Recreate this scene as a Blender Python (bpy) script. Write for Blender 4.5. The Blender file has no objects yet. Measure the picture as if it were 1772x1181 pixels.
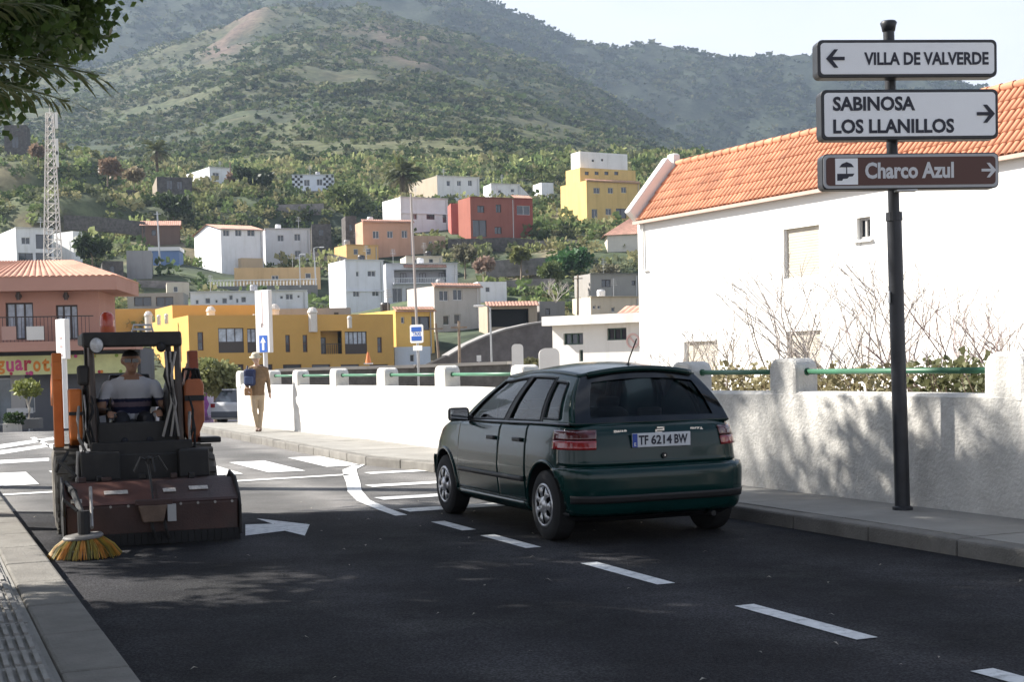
import bpy, bmesh, math, random
import numpy as np
from mathutils import Vector, Matrix, Euler, noise as mnoise
R = math.radians
random.seed(7); RNG = np.random.default_rng(11)
scene = bpy.context.scene
col = scene.collection

# ------------------------------------------------------------------ camera
F, H, PITCH, ROLL, CX, CY = 2450., 1.43, -.04, .022, 886., 730.
cd = bpy.data.cameras.new('camera'); cam = bpy.data.objects.new('camera', cd); col.objects.link(cam)
cd.sensor_width = 36; cd.lens = F / 1772 * 36; cd.shift_y = (CY - 590.5) / 1772
cd.clip_start = .1; cd.clip_end = 8000
cam.matrix_world = Matrix.Translation((0, 0, H)) @ Matrix.Rotation(math.pi / 2 + PITCH, 4, 'X') @ Matrix.Rotation(-ROLL, 4, 'Z')
scene.camera = cam

# ------------------------------------------------------------------ sun and sky
SUN_EL = R(38); SUN_H = Vector((-.955, .297)).normalized()
to_sun = Vector((SUN_H.x * math.cos(SUN_EL), SUN_H.y * math.cos(SUN_EL), math.sin(SUN_EL)))
sd = bpy.data.lights.new('sun', 'SUN'); sd.energy = 5.0; sd.angle = R(.55); sd.color = (1, .95, .87)
sun = bpy.data.objects.new('sun', sd); col.objects.link(sun)
sun.rotation_euler = to_sun.to_track_quat('Z', 'Y').to_euler(); sun.location = (-60, 20, 60)
world = bpy.data.worlds.new('World'); scene.world = world; world.use_nodes = True
wn = world.node_tree.nodes; wl = world.node_tree.links; wn.clear()
sky = wn.new('ShaderNodeTexSky'); sky.sky_type = 'NISHITA'; sky.sun_disc = False
sky.sun_elevation = SUN_EL; sky.sun_rotation = math.atan2(SUN_H.x, SUN_H.y)
sky.air_density = 1.0; sky.dust_density = 1.2; sky.ozone_density = 1.5
tc = wn.new('ShaderNodeTexCoord'); mp = wn.new('ShaderNodeMapping'); mp.inputs['Scale'].default_value = (1.3, 1.3, 3.4)
cn = wn.new('ShaderNodeTexNoise'); cn.inputs['Scale'].default_value = 1.7; cn.inputs['Detail'].default_value = 7; cn.inputs['Roughness'].default_value = .55
cr = wn.new('ShaderNodeValToRGB'); cr.color_ramp.elements[0].position = .46; cr.color_ramp.elements[1].position = .72
cr.color_ramp.elements[0].color = (.04, .04, .04, 1); cr.color_ramp.elements[1].color = (.85, .85, .85, 1)
mx = wn.new('ShaderNodeMixRGB'); mx.inputs['Color2'].default_value = (7.7, 7.85, 8.5, 1)
bg = wn.new('ShaderNodeBackground'); bg.inputs['Strength'].default_value = .05
wo = wn.new('ShaderNodeOutputWorld')
wl.new(tc.outputs['Generated'], mp.inputs['Vector']); wl.new(mp.outputs[0], cn.inputs['Vector']); wl.new(cn.outputs['Fac'], cr.inputs['Fac'])
sp = wn.new('ShaderNodeSeparateXYZ'); wl.new(tc.outputs['Generated'], sp.inputs[0])
hr = wn.new('ShaderNodeMapRange'); hr.interpolation_type = 'SMOOTHSTEP'; hr.inputs['From Min'].default_value = .62; hr.inputs['From Max'].default_value = .12; hr.inputs['To Min'].default_value = 0; hr.inputs['To Max'].default_value = 1.0
wl.new(sp.outputs['Z'], hr.inputs['Value']); mm = wn.new('ShaderNodeMath'); mm.operation = 'MAXIMUM'     # cloud bank low over the hills all round
nb = wn.new('ShaderNodeMath'); nb.operation = 'MULTIPLY_ADD'; nb.inputs[1].default_value = .9; nb.inputs[2].default_value = .5; wl.new(cn.outputs['Fac'], nb.inputs[0])
hb_ = wn.new('ShaderNodeMath'); hb_.operation = 'MULTIPLY'; hb_.use_clamp = True; wl.new(hr.outputs[0], hb_.inputs[0]); wl.new(nb.outputs[0], hb_.inputs[1])
wl.new(cr.outputs['Color'], mm.inputs[0]); wl.new(hb_.outputs[0], mm.inputs[1]); wl.new(mm.outputs[0], mx.inputs['Fac']); wl.new(sky.outputs[0], mx.inputs['Color1']); wl.new(mx.outputs[0], bg.inputs['Color']); wl.new(bg.outputs[0], wo.inputs['Surface'])
vs = scene.view_settings; vs.view_transform = 'Standard'; vs.look = 'None'; vs.exposure = 1.42; vs.gamma = 1; vs.use_curve_mapping = False
scene.render.engine = 'CYCLES'
cy = scene.cycles; cy.use_denoising = True; cy.max_bounces = 8; cy.diffuse_bounces = 3; cy.glossy_bounces = 4; cy.transmission_bounces = 6
cy.transparent_max_bounces = 12; cy.volume_bounces = 0; cy.caustics_reflective = False; cy.caustics_refractive = False; cy.sample_clamp_indirect = 6

# ------------------------------------------------------------------ measuring helpers
def ray(px, py):
    uu = (px - CX) / F; vv = (CY - py) / F
    c, s = math.cos(ROLL), math.sin(ROLL)
    u = uu * c + vv * s; v = -uu * s + vv * c
    c, s = math.cos(PITCH), math.sin(PITCH)
    return Vector((u, c - v * s, s + v * c))
O = Vector((0, 0, H))
def gz(px, py, z=0.):
    d = ray(px, py); return O + d * ((z - H) / d.z)
def gy(px, py, Y):
    d = ray(px, py); return O + d * (Y / d.y)
def gplane(px, py, P, n):
    d = ray(px, py); return O + d * ((P - O).dot(n) / d.dot(n))
A = .40; cA, sA = math.cos(A), math.sin(A)
def rd(s, t, z=0.): return Vector((t * cA - s * sA, t * sA + s * cA, z))      # along the road, across the road
def G(y): return 0. if y < 36 else (-.8 * (y - 36) / 20 if y < 56 else -.8)   # the street falls a little beyond the wall

# ------------------------------------------------------------------ materials
MATS = {}
def nodes_of(m):
    m.use_nodes = True; nt = m.node_tree; return nt, nt.nodes, nt.links, nt.nodes['Principled BSDF']
def mat(key, c, rough=.7, var=.0, vscale=3., bump=.0, bscale=40., metal=0., spec=.5, stain=None, stain_amt=.0, stain_scale=1.2, coat=0., coord='Object', detail=6, streak=False):
    if key in MATS: return MATS[key]
    m = bpy.data.materials.new(key); nt, N, L, b = nodes_of(m)
    b.inputs['Roughness'].default_value = rough; b.inputs['Metallic'].default_value = metal
    b.inputs['Specular IOR Level'].default_value = spec; b.inputs['Coat Weight'].default_value = coat; b.inputs['Coat Roughness'].default_value = .04
    b.inputs['Base Color'].default_value = (*c, 1)
    t = N.new('ShaderNodeTexCoord')
    last = None
    if var:
        n = N.new('ShaderNodeTexNoise'); n.inputs['Scale'].default_value = vscale; n.inputs['Detail'].default_value = detail; n.inputs['Roughness'].default_value = .65
        L.new(t.outputs[coord], n.inputs['Vector'])
        r = N.new('ShaderNodeValToRGB'); r.color_ramp.elements[0].position = .3; r.color_ramp.elements[1].position = .7
        r.color_ramp.elements[0].color = (*[max(0, x * (1 - var)) for x in c], 1); r.color_ramp.elements[1].color = (*[min(1, x * (1 + var)) for x in c], 1)
        L.new(n.outputs['Fac'], r.inputs['Fac']); last = r.outputs['Color']
    if stain:
        n = N.new('ShaderNodeTexNoise'); n.inputs['Scale'].default_value = stain_scale; n.inputs['Detail'].default_value = 8; n.inputs['Roughness'].default_value = .7
        if streak:
            mpp = N.new('ShaderNodeMapping'); mpp.inputs['Scale'].default_value = (1.6, 1.6, .14); L.new(t.outputs[coord], mpp.inputs['Vector']); L.new(mpp.outputs[0], n.inputs['Vector'])
        else: L.new(t.outputs[coord], n.inputs['Vector'])
        r = N.new('ShaderNodeValToRGB'); r.color_ramp.elements[0].position = .5; r.color_ramp.elements[1].position = .72
        r.color_ramp.elements[0].color = (0, 0, 0, 1); r.color_ramp.elements[1].color = (stain_amt,) * 3 + (1,)
        L.new(n.outputs['Fac'], r.inputs['Fac'])
        x = N.new('ShaderNodeMixRGB'); x.inputs['Color1'].default_value = (*c, 1); x.inputs['Color2'].default_value = (*stain, 1)
        if last: L.new(last, x.inputs['Color1'])
        L.new(r.outputs['Color'], x.inputs['Fac']); last = x.outputs['Color']
    if last: L.new(last, b.inputs['Base Color'])
    if bump:
        n = N.new('ShaderNodeTexNoise'); n.inputs['Scale'].default_value = bscale; n.inputs['Detail'].default_value = 5
        L.new(t.outputs[coord], n.inputs['Vector'])
        bp = N.new('ShaderNodeBump'); bp.inputs['Strength'].default_value = bump; bp.inputs['Distance'].default_value = .02
        L.new(n.outputs['Fac'], bp.inputs['Height']); L.new(bp.outputs['Normal'], b.inputs['Normal'])
    MATS[key] = m; return m
def leafmat(key, c1, c2, scale=1.5, trans=.35, attr=None, rough=.55):
    if key in MATS: return MATS[key]
    m = bpy.data.materials.new(key); nt, N, L, b = nodes_of(m)
    if attr:
        a = N.new('ShaderNodeAttribute'); a.attribute_name = attr; colr = a.outputs['Color']
    else:
        g = N.new('ShaderNodeTexCoord'); n = N.new('ShaderNodeTexNoise'); n.inputs['Scale'].default_value = scale; n.inputs['Detail'].default_value = 5
        L.new(g.outputs['Object'], n.inputs['Vector'])
        r = N.new('ShaderNodeValToRGB'); r.color_ramp.elements[0].position = .35; r.color_ramp.elements[1].position = .68
        r.color_ramp.elements[0].color = (*c1, 1); r.color_ramp.elements[1].color = (*c2, 1)
        L.new(n.outputs['Fac'], r.inputs['Fac']); colr = r.outputs['Color']
    L.new(colr, b.inputs['Base Color']); b.inputs['Roughness'].default_value = rough; b.inputs['Specular IOR Level'].default_value = .35 if rough < .8 else .0
    tr = N.new('ShaderNodeBsdfTranslucent'); L.new(colr, tr.inputs['Color'])
    ms = N.new('ShaderNodeMixShader'); ms.inputs['Fac'].default_value = trans
    L.new(b.outputs[0], ms.inputs[1]); L.new(tr.outputs[0], ms.inputs[2]); L.new(ms.outputs[0], N['Material Output'].inputs['Surface'])
    MATS[key] = m; return m
def glassmat(key, tint, refl=1., rough=.02):
    if key in MATS: return MATS[key]
    m = bpy.data.materials.new(key); m.use_nodes = True; nt = m.node_tree; N, L = nt.nodes, nt.links; N.clear()
    o = N.new('ShaderNodeOutputMaterial'); t = N.new('ShaderNodeBsdfTransparent'); t.inputs['Color'].default_value = (*tint, 1)
    g = N.new('ShaderNodeBsdfGlossy'); g.inputs['Roughness'].default_value = rough
    f = N.new('ShaderNodeFresnel'); f.inputs['IOR'].default_value = 1.5
    ma = N.new('ShaderNodeMath'); ma.operation = 'MULTIPLY'; ma.inputs[1].default_value = refl; ma.use_clamp = True
    mxs = N.new('ShaderNodeMixShader'); L.new(f.outputs[0], ma.inputs[0]); L.new(ma.outputs[0], mxs.inputs[0])
    L.new(t.outputs[0], mxs.inputs[1]); L.new(g.outputs[0], mxs.inputs[2]); L.new(mxs.outputs[0], o.inputs['Surface'])
    MATS[key] = m; return m
def wallmat(c, dirt=.25):
    k = 'wall_%02x%02x%02x' % tuple(int(x * 255) for x in c)
    return mat(k, c, .9, .06, .6, .25, 30., spec=.2, stain=(c[0] * .62, c[1] * .6, c[2] * .55), stain_amt=dirt + .2, stain_scale=.9, streak=True)
pane_m = mat('window_glass', (.03, .04, .055), .06, spec=.9)
frame_m = mat('window_frame_white', (.7, .7, .7), .5)
dframe_m = mat('window_frame_dark', (.06, .045, .04), .5)
tile_m = mat('roof_tile', (.58, .26, .155), .85, .35, 1.2, .2, 25., spec=.2, stain=(.38, .22, .16), stain_amt=.5, stain_scale=2.2)
black_m = mat('black_plastic', (.012, .012, .013), .5)
rubber_m = mat('rubber', (.016, .016, .017), .85, .3, 9.)
steel_m = mat('galvanised_steel', (.42, .43, .44), .45, .1, 6., metal=.7)
conc_m = mat('concrete', (.33, .32, .30), .92, .18, 1.6, .5, 50., spec=.2, stain=(.2, .19, .17), stain_amt=.5)
stone_m = mat('dark_stone', (.11, .10, .095), .95, .45, 2.2, .8, 9., spec=.15)

# ------------------------------------------------------------------ mesh helpers
def link(name, me, m, parent=None, smooth=False):
    o = bpy.data.objects.new(name, me); col.objects.link(o)
    if m is not None and not me.materials:
        for q in (m if isinstance(m, (list, tuple)) else [m]): me.materials.append(q)
    if smooth: me.polygons.foreach_set('use_smooth', [True] * len(me.polygons))
    if parent: o.parent = parent
    return o
def tag(o, label=None, cat=None, group=None, kind=None):
    if label: o['label'] = label
    if cat: o['category'] = cat
    if group: o['group'] = group
    if kind: o['kind'] = kind
    return o
def empty(name, loc=(0, 0, 0), rz=0.):
    o = bpy.data.objects.new(name, None); col.objects.link(o); o.location = loc; o.rotation_euler = (0, 0, rz); return o
def copy_tree(o, parent=None):
    c = o.copy(); col.objects.link(c); c.parent = parent
    for ch in o.children: copy_tree(ch, c)
    return c
class MB:
    def __init__(s): s.v = []; s.f = []; s.mi = []
    def add(s, vs, fs, mi=0):
        k = len(s.v); s.v += [tuple(q) for q in vs]; s.f += [tuple(i + k for i in f) for f in fs]; s.mi += [mi] * len(fs); return s
    def box(s, c, d, rz=0., rx=0., mi=0, M=None):
        x, y, z = d[0] / 2, d[1] / 2, d[2] / 2
        vs = [Vector(q) for q in ((-x, -y, -z), (x, -y, -z), (x, y, -z), (-x, y, -z), (-x, -y, z), (x, -y, z), (x, y, z), (-x, y, z))]
        mm = Matrix.Translation(c) @ (M if M else Matrix.Rotation(rz, 4, 'Z') @ Matrix.Rotation(rx, 4, 'X'))
        return s.add([mm @ q for q in vs], [(0, 3, 2, 1), (4, 5, 6, 7), (0, 1, 5, 4), (1, 2, 6, 5), (2, 3, 7, 6), (3, 0, 4, 7)], mi)
    def tube(s, p0, p1, r0, r1=None, n=8, mi=0, cap=True):
        r1 = r0 if r1 is None else r1; p0, p1 = Vector(p0), Vector(p1); d = p1 - p0
        q = d.to_track_quat('Z', 'Y'); a = [2 * math.pi * i / n for i in range(n)]
        vs = [p0 + q @ Vector((r0 * math.cos(t), r0 * math.sin(t), 0)) for t in a] + [p1 + q @ Vector((r1 * math.cos(t), r1 * math.sin(t), 0)) for t in a]
        fs = [(i, (i + 1) % n, n + (i + 1) % n, n + i) for i in range(n)]
        if cap: fs += [tuple(range(n - 1, -1, -1)), tuple(range(n, 2 * n))]
        return s.add(vs, fs, mi)
    def path(s, pts, r, n=6, mi=0, taper=None):
        pts = [Vector(p) for p in pts]; k0 = len(s.v); m = len(pts)
        for i, p in enumerate(pts):
            d = (pts[min(i + 1, m - 1)] - pts[max(i - 1, 0)]).normalized(); q = d.to_track_quat('Z', 'Y')
            rr = r if taper is None else r + (taper - r) * i / (m - 1)
            s.v += [tuple(p + q @ Vector((rr * math.cos(2 * math.pi * j / n), rr * math.sin(2 * math.pi * j / n), 0))) for j in range(n)]
        for i in range(m - 1):
            for j in range(n):
                s.f.append((k0 + i * n + j, k0 + i * n + (j + 1) % n, k0 + (i + 1) * n + (j + 1) % n, k0 + (i + 1) * n + j)); s.mi.append(mi)
        s.f.append(tuple(k0 + j for j in range(n - 1, -1, -1))); s.f.append(tuple(k0 + (m - 1) * n + j for j in range(n))); s.mi += [mi] * 2
        return s
    def prism(s, prof, x0, x1, axis='x', mi=0):
        n = len(prof); mk = {'x': lambda a, q: (a, q[0], q[1]), 'y': lambda a, q: (q[0], a, q[1]), 'z': lambda a, q: (q[0], q[1], a)}[axis]
        vs = [mk(x0, q) for q in prof] + [mk(x1, q) for q in prof]
        return s.add(vs, [tuple(range(n)), tuple(range(2 * n - 1, n - 1, -1))] + [(i, n + i, n + (i + 1) % n, (i + 1) % n) for i in range(n)], mi)
    def lathe(s, prof, n=24, M=None, mi=0, close=True):
        M = M or Matrix(); k = len(prof); vs = []
        for i in range(n):
            a = 2 * math.pi * i / n
            vs += [M @ Vector((r * math.cos(a), r * math.sin(a), z)) for r, z in prof]
        fs = [(i * k + j, ((i + 1) % n) * k + j, ((i + 1) % n) * k + j + 1, i * k + j + 1) for i in range(n) for j in range(k - 1)]
        return s.add(vs, fs, mi)
    def grid(s, fn, us, vs_, mi=0, skip=None):
        nu, nv = len(us), len(vs_); k = len(s.v)
        s.v += [tuple(fn(u, v)) for u in us for v in vs_]
        for i in range(nu - 1):
            for j in range(nv - 1):
                if skip and skip((us[i] + us[i + 1]) / 2, (vs_[j] + vs_[j + 1]) / 2): continue
                s.f.append((k + i * nv + j, k + (i + 1) * nv + j, k + (i + 1) * nv + j + 1, k + i * nv + j + 1)); s.mi.append(mi)
        return s
    def mesh(s, name='mesh', fix=True, weld=False):
        me = bpy.data.meshes.new(name); me.from_pydata(s.v, [], s.f)
        if any(s.mi): me.polygons.foreach_set('material_index', s.mi)
        if fix or weld:
            b = bmesh.new(); b.from_mesh(me)
            if weld: bmesh.ops.remove_doubles(b, verts=b.verts, dist=1e-4)
            bmesh.ops.recalc_face_normals(b, faces=b.faces); b.to_mesh(me); b.free()
        me.update(); return me
    def build(s, name, m, parent=None, smooth=False, bevel=0., weld=False, autos=False, fix=True):
        o = link(name, s.mesh(name, fix, weld), m, parent, smooth)
        if bevel:
            b = o.modifiers.new('bevel', 'BEVEL'); b.width = bevel; b.segments = 2; b.limit_method = 'ANGLE'
        if autos: o.data.set_sharp_from_angle(angle=R(40))
        return o
def np_mesh(name, V, Fq, m, parent=None, colors=None, smooth=False):
    """V (n,3), Fq (k,4) or (k,3) arrays -> one mesh, fast"""
    me = bpy.data.meshes.new(name); k = Fq.shape[1]
    me.vertices.add(len(V)); me.vertices.foreach_set('co', V.astype(np.float32).ravel())
    me.loops.add(Fq.size); me.loops.foreach_set('vertex_index', Fq.astype(np.int32).ravel())
    me.polygons.add(len(Fq)); me.polygons.foreach_set('loop_start', np.arange(0, Fq.size, k, dtype=np.int32)); me.polygons.foreach_set('loop_total', np.full(len(Fq), k, dtype=np.int32))
    if smooth: me.polygons.foreach_set('use_smooth', np.ones(len(Fq), dtype=bool))
    me.update(calc_edges=True)
    if colors is not None:
        at = me.color_attributes.new('tint', 'FLOAT_COLOR', 'POINT'); c4 = np.ones((len(V), 4), np.float32); c4[:, :3] = colors; at.data.foreach_set('color', c4.ravel())
    return link(name, me, m, parent)
def text_mesh(body, w, h, m, parent, name='lettering', M=None, bold=.0, extrude=.002, space=1.):
    cu = bpy.data.curves.new('txt', 'FONT'); cu.body = body; cu.size = 1; cu.offset = bold; cu.space_character = space; cu.resolution_u = 3
    t = bpy.data.objects.new('txt', cu); col.objects.link(t)
    me = bpy.data.meshes.new_from_object(t.evaluated_get(bpy.context.evaluated_depsgraph_get()))
    bpy.data.objects.remove(t); bpy.data.curves.remove(cu)
    n = len(me.vertices); a = np.empty(n * 3); me.vertices.foreach_get('co', a); a = a.reshape(-1, 3)
    lo, hi = a.min(0), a.max(0); sc = np.array([w / (hi[0] - lo[0]), h / (hi[1] - lo[1])])
    out = np.zeros((n, 3)); out[:, 0] = (a[:, 0] - lo[0]) * sc[0]; out[:, 2] = (a[:, 1] - lo[1]) * sc[1]    # x right, z up, facing -y
    me.vertices.foreach_set('co', out.ravel()); me.update(); me.name = name
    me.materials.clear()
    o = link(name, me, m, parent)
    if M is not None: o.matrix_local = M
    return o
def lerp(a, b, t): return a + (b - a) * t
def interp(x, xs, ys): return float(np.interp(x, xs, ys))
# ------------------------------------------------------------------ hillside houses: measured corners, depth and openings
# xl, xm, xr: left edge of the side wall, corner between side and front, right edge; yt, yb: top and base at the corner; Y: distance; a: turn of the front
HOUSES = [
 dict(n='house', l='white upper house with rough stone side and three small windows beside the palm', xl=704, xm=757, xr=830, yt=304, yb=338, Y=262, a=.5, c=(.78, .78, .78), sc=(.42, .36, .28), w=[(773, 313, 779, 322), (791, 313, 798, 322), (810, 312, 817, 322)]),
 dict(n='house', l='small low white house with a tiled lean-to above the red house', xl=844, xm=850, xr=900, yt=318, yb=341, Y=270, a=.35, c=(.8, .8, .79), w=[(862, 329, 867, 334), (884, 327, 890, 333)], lean=(900, 916)),
 dict(n='water_tank', l='white cubic water tank right of the small low white house', xl=933, xm=937, xr=958, yt=316, yb=335, Y=276, a=.35, c=(.8, .8, .8), w=[], cat='tank'),
 dict(n='house', l='tall pale yellow three-storey house with white attic on the slope', xl=971, xm=1016, xr=1108, yt=312, yb=380, Y=235, a=.5, c=(.72, .50, .20), w=[(1027, 325, 1038, 335), (1052, 325, 1061, 335), (1075, 324, 1084, 334), (1024, 362, 1034, 378), (1048, 361, 1058, 372), (1066, 361, 1084, 378)], tilecap=1, back=(980, 1004, 1100, 290, 312, (.72, .50, .20)), back2=(998, 1004, 1086, 262, 290, (.82, .8, .78))),
 dict(n='house', l='dark red two-storey house with carport opening on the hillside', xl=801, xm=815, xr=892, yt=341, yb=411, Y=212, a=.45, c=(.32, .12, .09), w=[(826, 356, 838, 368), (858, 354, 867, 368), (856, 393, 868, 405), (818, 381, 842, 410)], annex=(892, 924, 343, 408, (.33, .09, .07), [(894, 356, 917, 372)])),
 dict(n='outbuilding', l='bright red windowless block between the white house and the dark red house', xl=778, xm=781, xr=803, yt=352, yb=397, Y=218, a=.15, c=(.45, .13, .11), w=[], cat='building'),
 dict(n='house', l='white stepped house with two dark windows above the salmon house', xl=663, xm=694, xr=776, yt=341, yb=398, Y=224, a=.5, c=(.78, .78, .79), w=[(712, 370, 722, 380), (738, 369, 752, 380), (766, 370, 773, 386)], band=1),
 dict(n='house', l='salmon house with three white windows under a pink tiled edge', xl=616, xm=629, xr=716, yt=383, yb=438, Y=202, a=.35, c=(.56, .33, .23), w=[(645, 400, 656, 413), (670, 400, 680, 412), (695, 399, 705, 412)], tilecap=1, annex=(716, 772, 408, 440, (.48, .33, .24), [(742, 418, 748, 426)])),
 dict(n='house', l='big white house with bright side wall and grey barred windows', xl=571, xm=600, xr=666, yt=450, yb=562, Y=172, a=.45, c=(.76, .77, .82), w=[(636, 469, 650, 479), (616, 470, 621, 479), (644, 502, 656, 513), (611, 503, 622, 514)], band=1),
 dict(n='house', l='white house with long balconies and a red tile strip', xl=666, xm=669, xr=793, yt=457, yb=530, Y=180, a=.2, c=(.76, .76, .79), w=[(682, 467, 772, 490), (679, 499, 696, 524), (702, 499, 712, 524)], balc=(680, 774, 482, 491), strip=(698, 772, 463)),
 dict(n='house', l='plain grey-beige house with four dark square windows and red tile edge', xl=706, xm=753, xr=833, yt=495, yb=574, Y=140, a=.5, c=(.52, .48, .44), w=[(760, 503, 776, 521), (784, 501, 800, 520), (767, 546, 778, 563), (786, 544, 797, 562)], tilecap=1),
 dict(n='house', l='low yellow house with orange tile porch behind the taxi sign', xl=622, xm=686, xr=752, yt=537, yb=603, Y=124, a=.5, c=(.76, .48, .14), w=[(694, 549, 700, 560), (712, 548, 744, 572)], tilecap=1),
 dict(n='outbuilding', l='pale blue lower block with one dark square window below the yellow porch', xl=679, xm=684, xr=746, yt=601, yb=650, Y=118, a=.2, c=(.62, .68, .76), w=[(709, 614, 717, 627)], cat='building'),
 dict(n='carport', l='carport with orange roof edge and dark opening above the curved wall', xl=838, xm=844, xr=930, yt=528, yb=566, Y=130, a=.2, c=(.42, .34, .26), w=[(850, 535, 915, 566)], tilecap=1, cat='carport'),
 dict(n='house', l='bare grey concrete house with one black window beside the tall white wall', xl=1001, xm=1022, xr=1106, yt=474, yb=514, Y=172, a=.4, c=(.36, .34, .32), w=[(1041, 484, 1057, 497), (1093, 486, 1100, 494)]),
 dict(n='house', l='low beige house just below the bare concrete house', xl=1005, xm=1023, xr=1108, yt=514, yb=552, Y=148, a=.4, c=(.62, .54, .43), w=[(1026, 529, 1031, 535), (1034, 529, 1039, 535), (1058, 532, 1064, 540)]),
 dict(n='house', l='modern white house with black garage openings behind the lattice mast', xl=-24, xm=29, xr=94, yt=394, yb=457, Y=190, a=.55, c=(.82, .82, .83), w=[(37, 411, 52, 423), (62, 406, 90, 431), (32, 438, 57, 455), (62, 438, 90, 455)]),
 dict(n='outbuilding', l='bright white annexe right of the lattice mast', xl=96, xm=128, xr=143, yt=400, yb=457, Y=194, a=.9, c=(.82, .82, .8), w=[(131, 433, 136, 445)], cat='building'),
 dict(n='house', l='tall white house with blank front and orange tiled top storey', xl=338, xm=384, xr=457, yt=396, yb=474, Y=200, a=.55, c=(.80, .81, .84), w=[(386, 398, 397, 409), (407, 398, 418, 409), (428, 398, 441, 409)], hip=14, box=(413, 450, 448, 474, (.60, .46, .31))),
 dict(n='house', l='old white two-storey house with peeling front beside the tall white house', xl=456, xm=460, xr=538, yt=396, yb=453, Y=214, a=.25, c=(.70, .70, .71), w=[(480, 407, 491, 418), (509, 405, 520, 417), (482, 437, 492, 452), (510, 434, 521, 445)]),
 dict(n='terrace_house', l='long tan flat-roofed building with white balustrade', xl=398, xm=406, xr=555, yt=464, yb=497, Y=184, a=.15, c=(.56, .39, .21), w=[(470, 477, 482, 485), (528, 473, 538, 482)], cat='house'),
 dict(n='house', l='long white row house with many small dark windows above the yellow building', xl=326, xm=330, xr=532, yt=506, yb=538, Y=160, a=.12, c=(.76, .75, .78), w=[(338, 519, 344, 527), (355, 516, 364, 526), (372, 519, 377, 525), (384, 516, 393, 526), (396, 511, 403, 520), (408, 517, 413, 525), (417, 514, 426, 524), (484, 512, 490, 518), (494, 509, 507, 519), (514, 511, 519, 516)]),
 dict(n='stone_house', l='ruined dark stone house with two pale windows among bushes', xl=262, xm=272, xr=333, yt=306, yb=338, Y=250, a=.3, c=(.10, .09, .085), w=[(288, 312, 299, 328), (306, 314, 316, 328)], cat='house', stone=1, sc=(.3, .25, .2)),
 dict(n='house', l='small white gabled house high on the left slope', xl=318, xm=363, xr=400, yt=289, yb=319, Y=292, a=.6, c=(.82, .82, .82), w=[(368, 299, 379, 309)]),
 dict(n='house', l='white house with black checkerboard corners on the slope', xl=503, xm=506, xr=578, yt=303, yb=332, Y=272, a=.1, c=(.72, .75, .82), w=[(526, 311, 536, 322), (548, 310, 558, 321)], check=1),
 dict(n='shed', l='bare grey concrete cube on the slope left of the tall white house', xl=212, xm=220, xr=263, yt=434, yb=482, Y=180, a=.2, c=(.34, .335, .34), w=[], cat='shed'),
 dict(n='container', l='white topped blue container beside the concrete cube', xl=257, xm=259, xr=310, yt=432, yb=448, Y=194, a=.1, c=(.16, .24, .42), w=[], cat='container', whitetop=1),
 dict(n='shed', l='brown shed with orange tiled roof half hidden by bushes', xl=243, xm=246, xr=311, yt=390, yb=420, Y=216, a=.2, c=(.16, .11, .09), w=[(262, 398, 270, 408)], hip=10, cat='shed'),
 dict(n='stone_house', l='dark stone building right of the old white house', xl=536, xm=540, xr=574, yt=388, yb=432, Y=226, a=.15, c=(.13, .12, .11), w=[(551, 397, 560, 408)], cat='house', stone=1),
 dict(n='water_tank', l='long low grey concrete tank behind the yellow building', xl=216, xm=221, xr=318, yt=508, yb=534, Y=142, a=.12, c=(.36, .35, .33), w=[(232, 514, 262, 530), (270, 514, 300, 530)], cat='tank'),
 dict(n='outbuilding', l='grey block building right behind the yellow roof', xl=474, xm=478, xr=607, yt=535, yb=562, Y=135, a=.1, c=(.31, .30, .30), w=[(578, 541, 586, 553)], cat='building'),
 dict(n='house', l='ochre house just below and left of the salmon house', xl=583, xm=600, xr=655, yt=424, yb=450, Y=196, a=.5, c=(.60, .40, .18), w=[(612, 431, 620, 441), (634, 430, 642, 441)]),
 dict(n='outbuilding', l='flat white outbuilding right of the grey-beige house roof', xl=822, xm=827, xr=877, yt=488, yb=513, Y=152, a=.25, c=(.80, .80, .82), w=[(840, 497, 848, 506)], cat='building'),
 dict(n='outbuilding', l='rough grey block wall building right of the carport', xl=929, xm=934, xr=978, yt=522, yb=558, Y=133, a=.2, c=(.27, .255, .24), w=[(944, 534, 952, 545)], cat='building'),
 dict(n='stone_house', l='grey stone house directly left of the salmon house', xl=594, xm=599, xr=618, yt=374, yb=430, Y=212, a=.25, c=(.2, .18, .16), w=[(604, 388, 610, 400)], cat='house', stone=1),
 dict(n='house', l='small cream house peeking over the balconied white house', xl=697, xm=703, xr=766, yt=444, yb=470, Y=192, a=.25, c=(.66, .60, .50), w=[(716, 449, 724, 456), (742, 448, 750, 455)]),
 dict(n='outbuilding', l='low beige block left of the long white row house', xl=282, xm=289, xr=328, yt=489, yb=513, Y=168, a=.25, c=(.60, .54, .45), w=[(300, 496, 308, 506)], cat='building'),
 dict(n='stone_house', l='roofless stone ruin above the salmon roof', xl=172, xm=178, xr=214, yt=452, yb=478, Y=176, a=.3, c=(.2, .18, .16), w=[(190, 460, 199, 474)], cat='ruin', stone=1),
 dict(n='stone_house', l='old dark house under the hanging leaves at far left', xl=-5, xm=8, xr=48, yt=216, yb=266, Y=262, a=.2, c=(.14, .12, .11), w=[(20, 236, 32, 256)], cat='house', stone=1),
]
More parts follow.
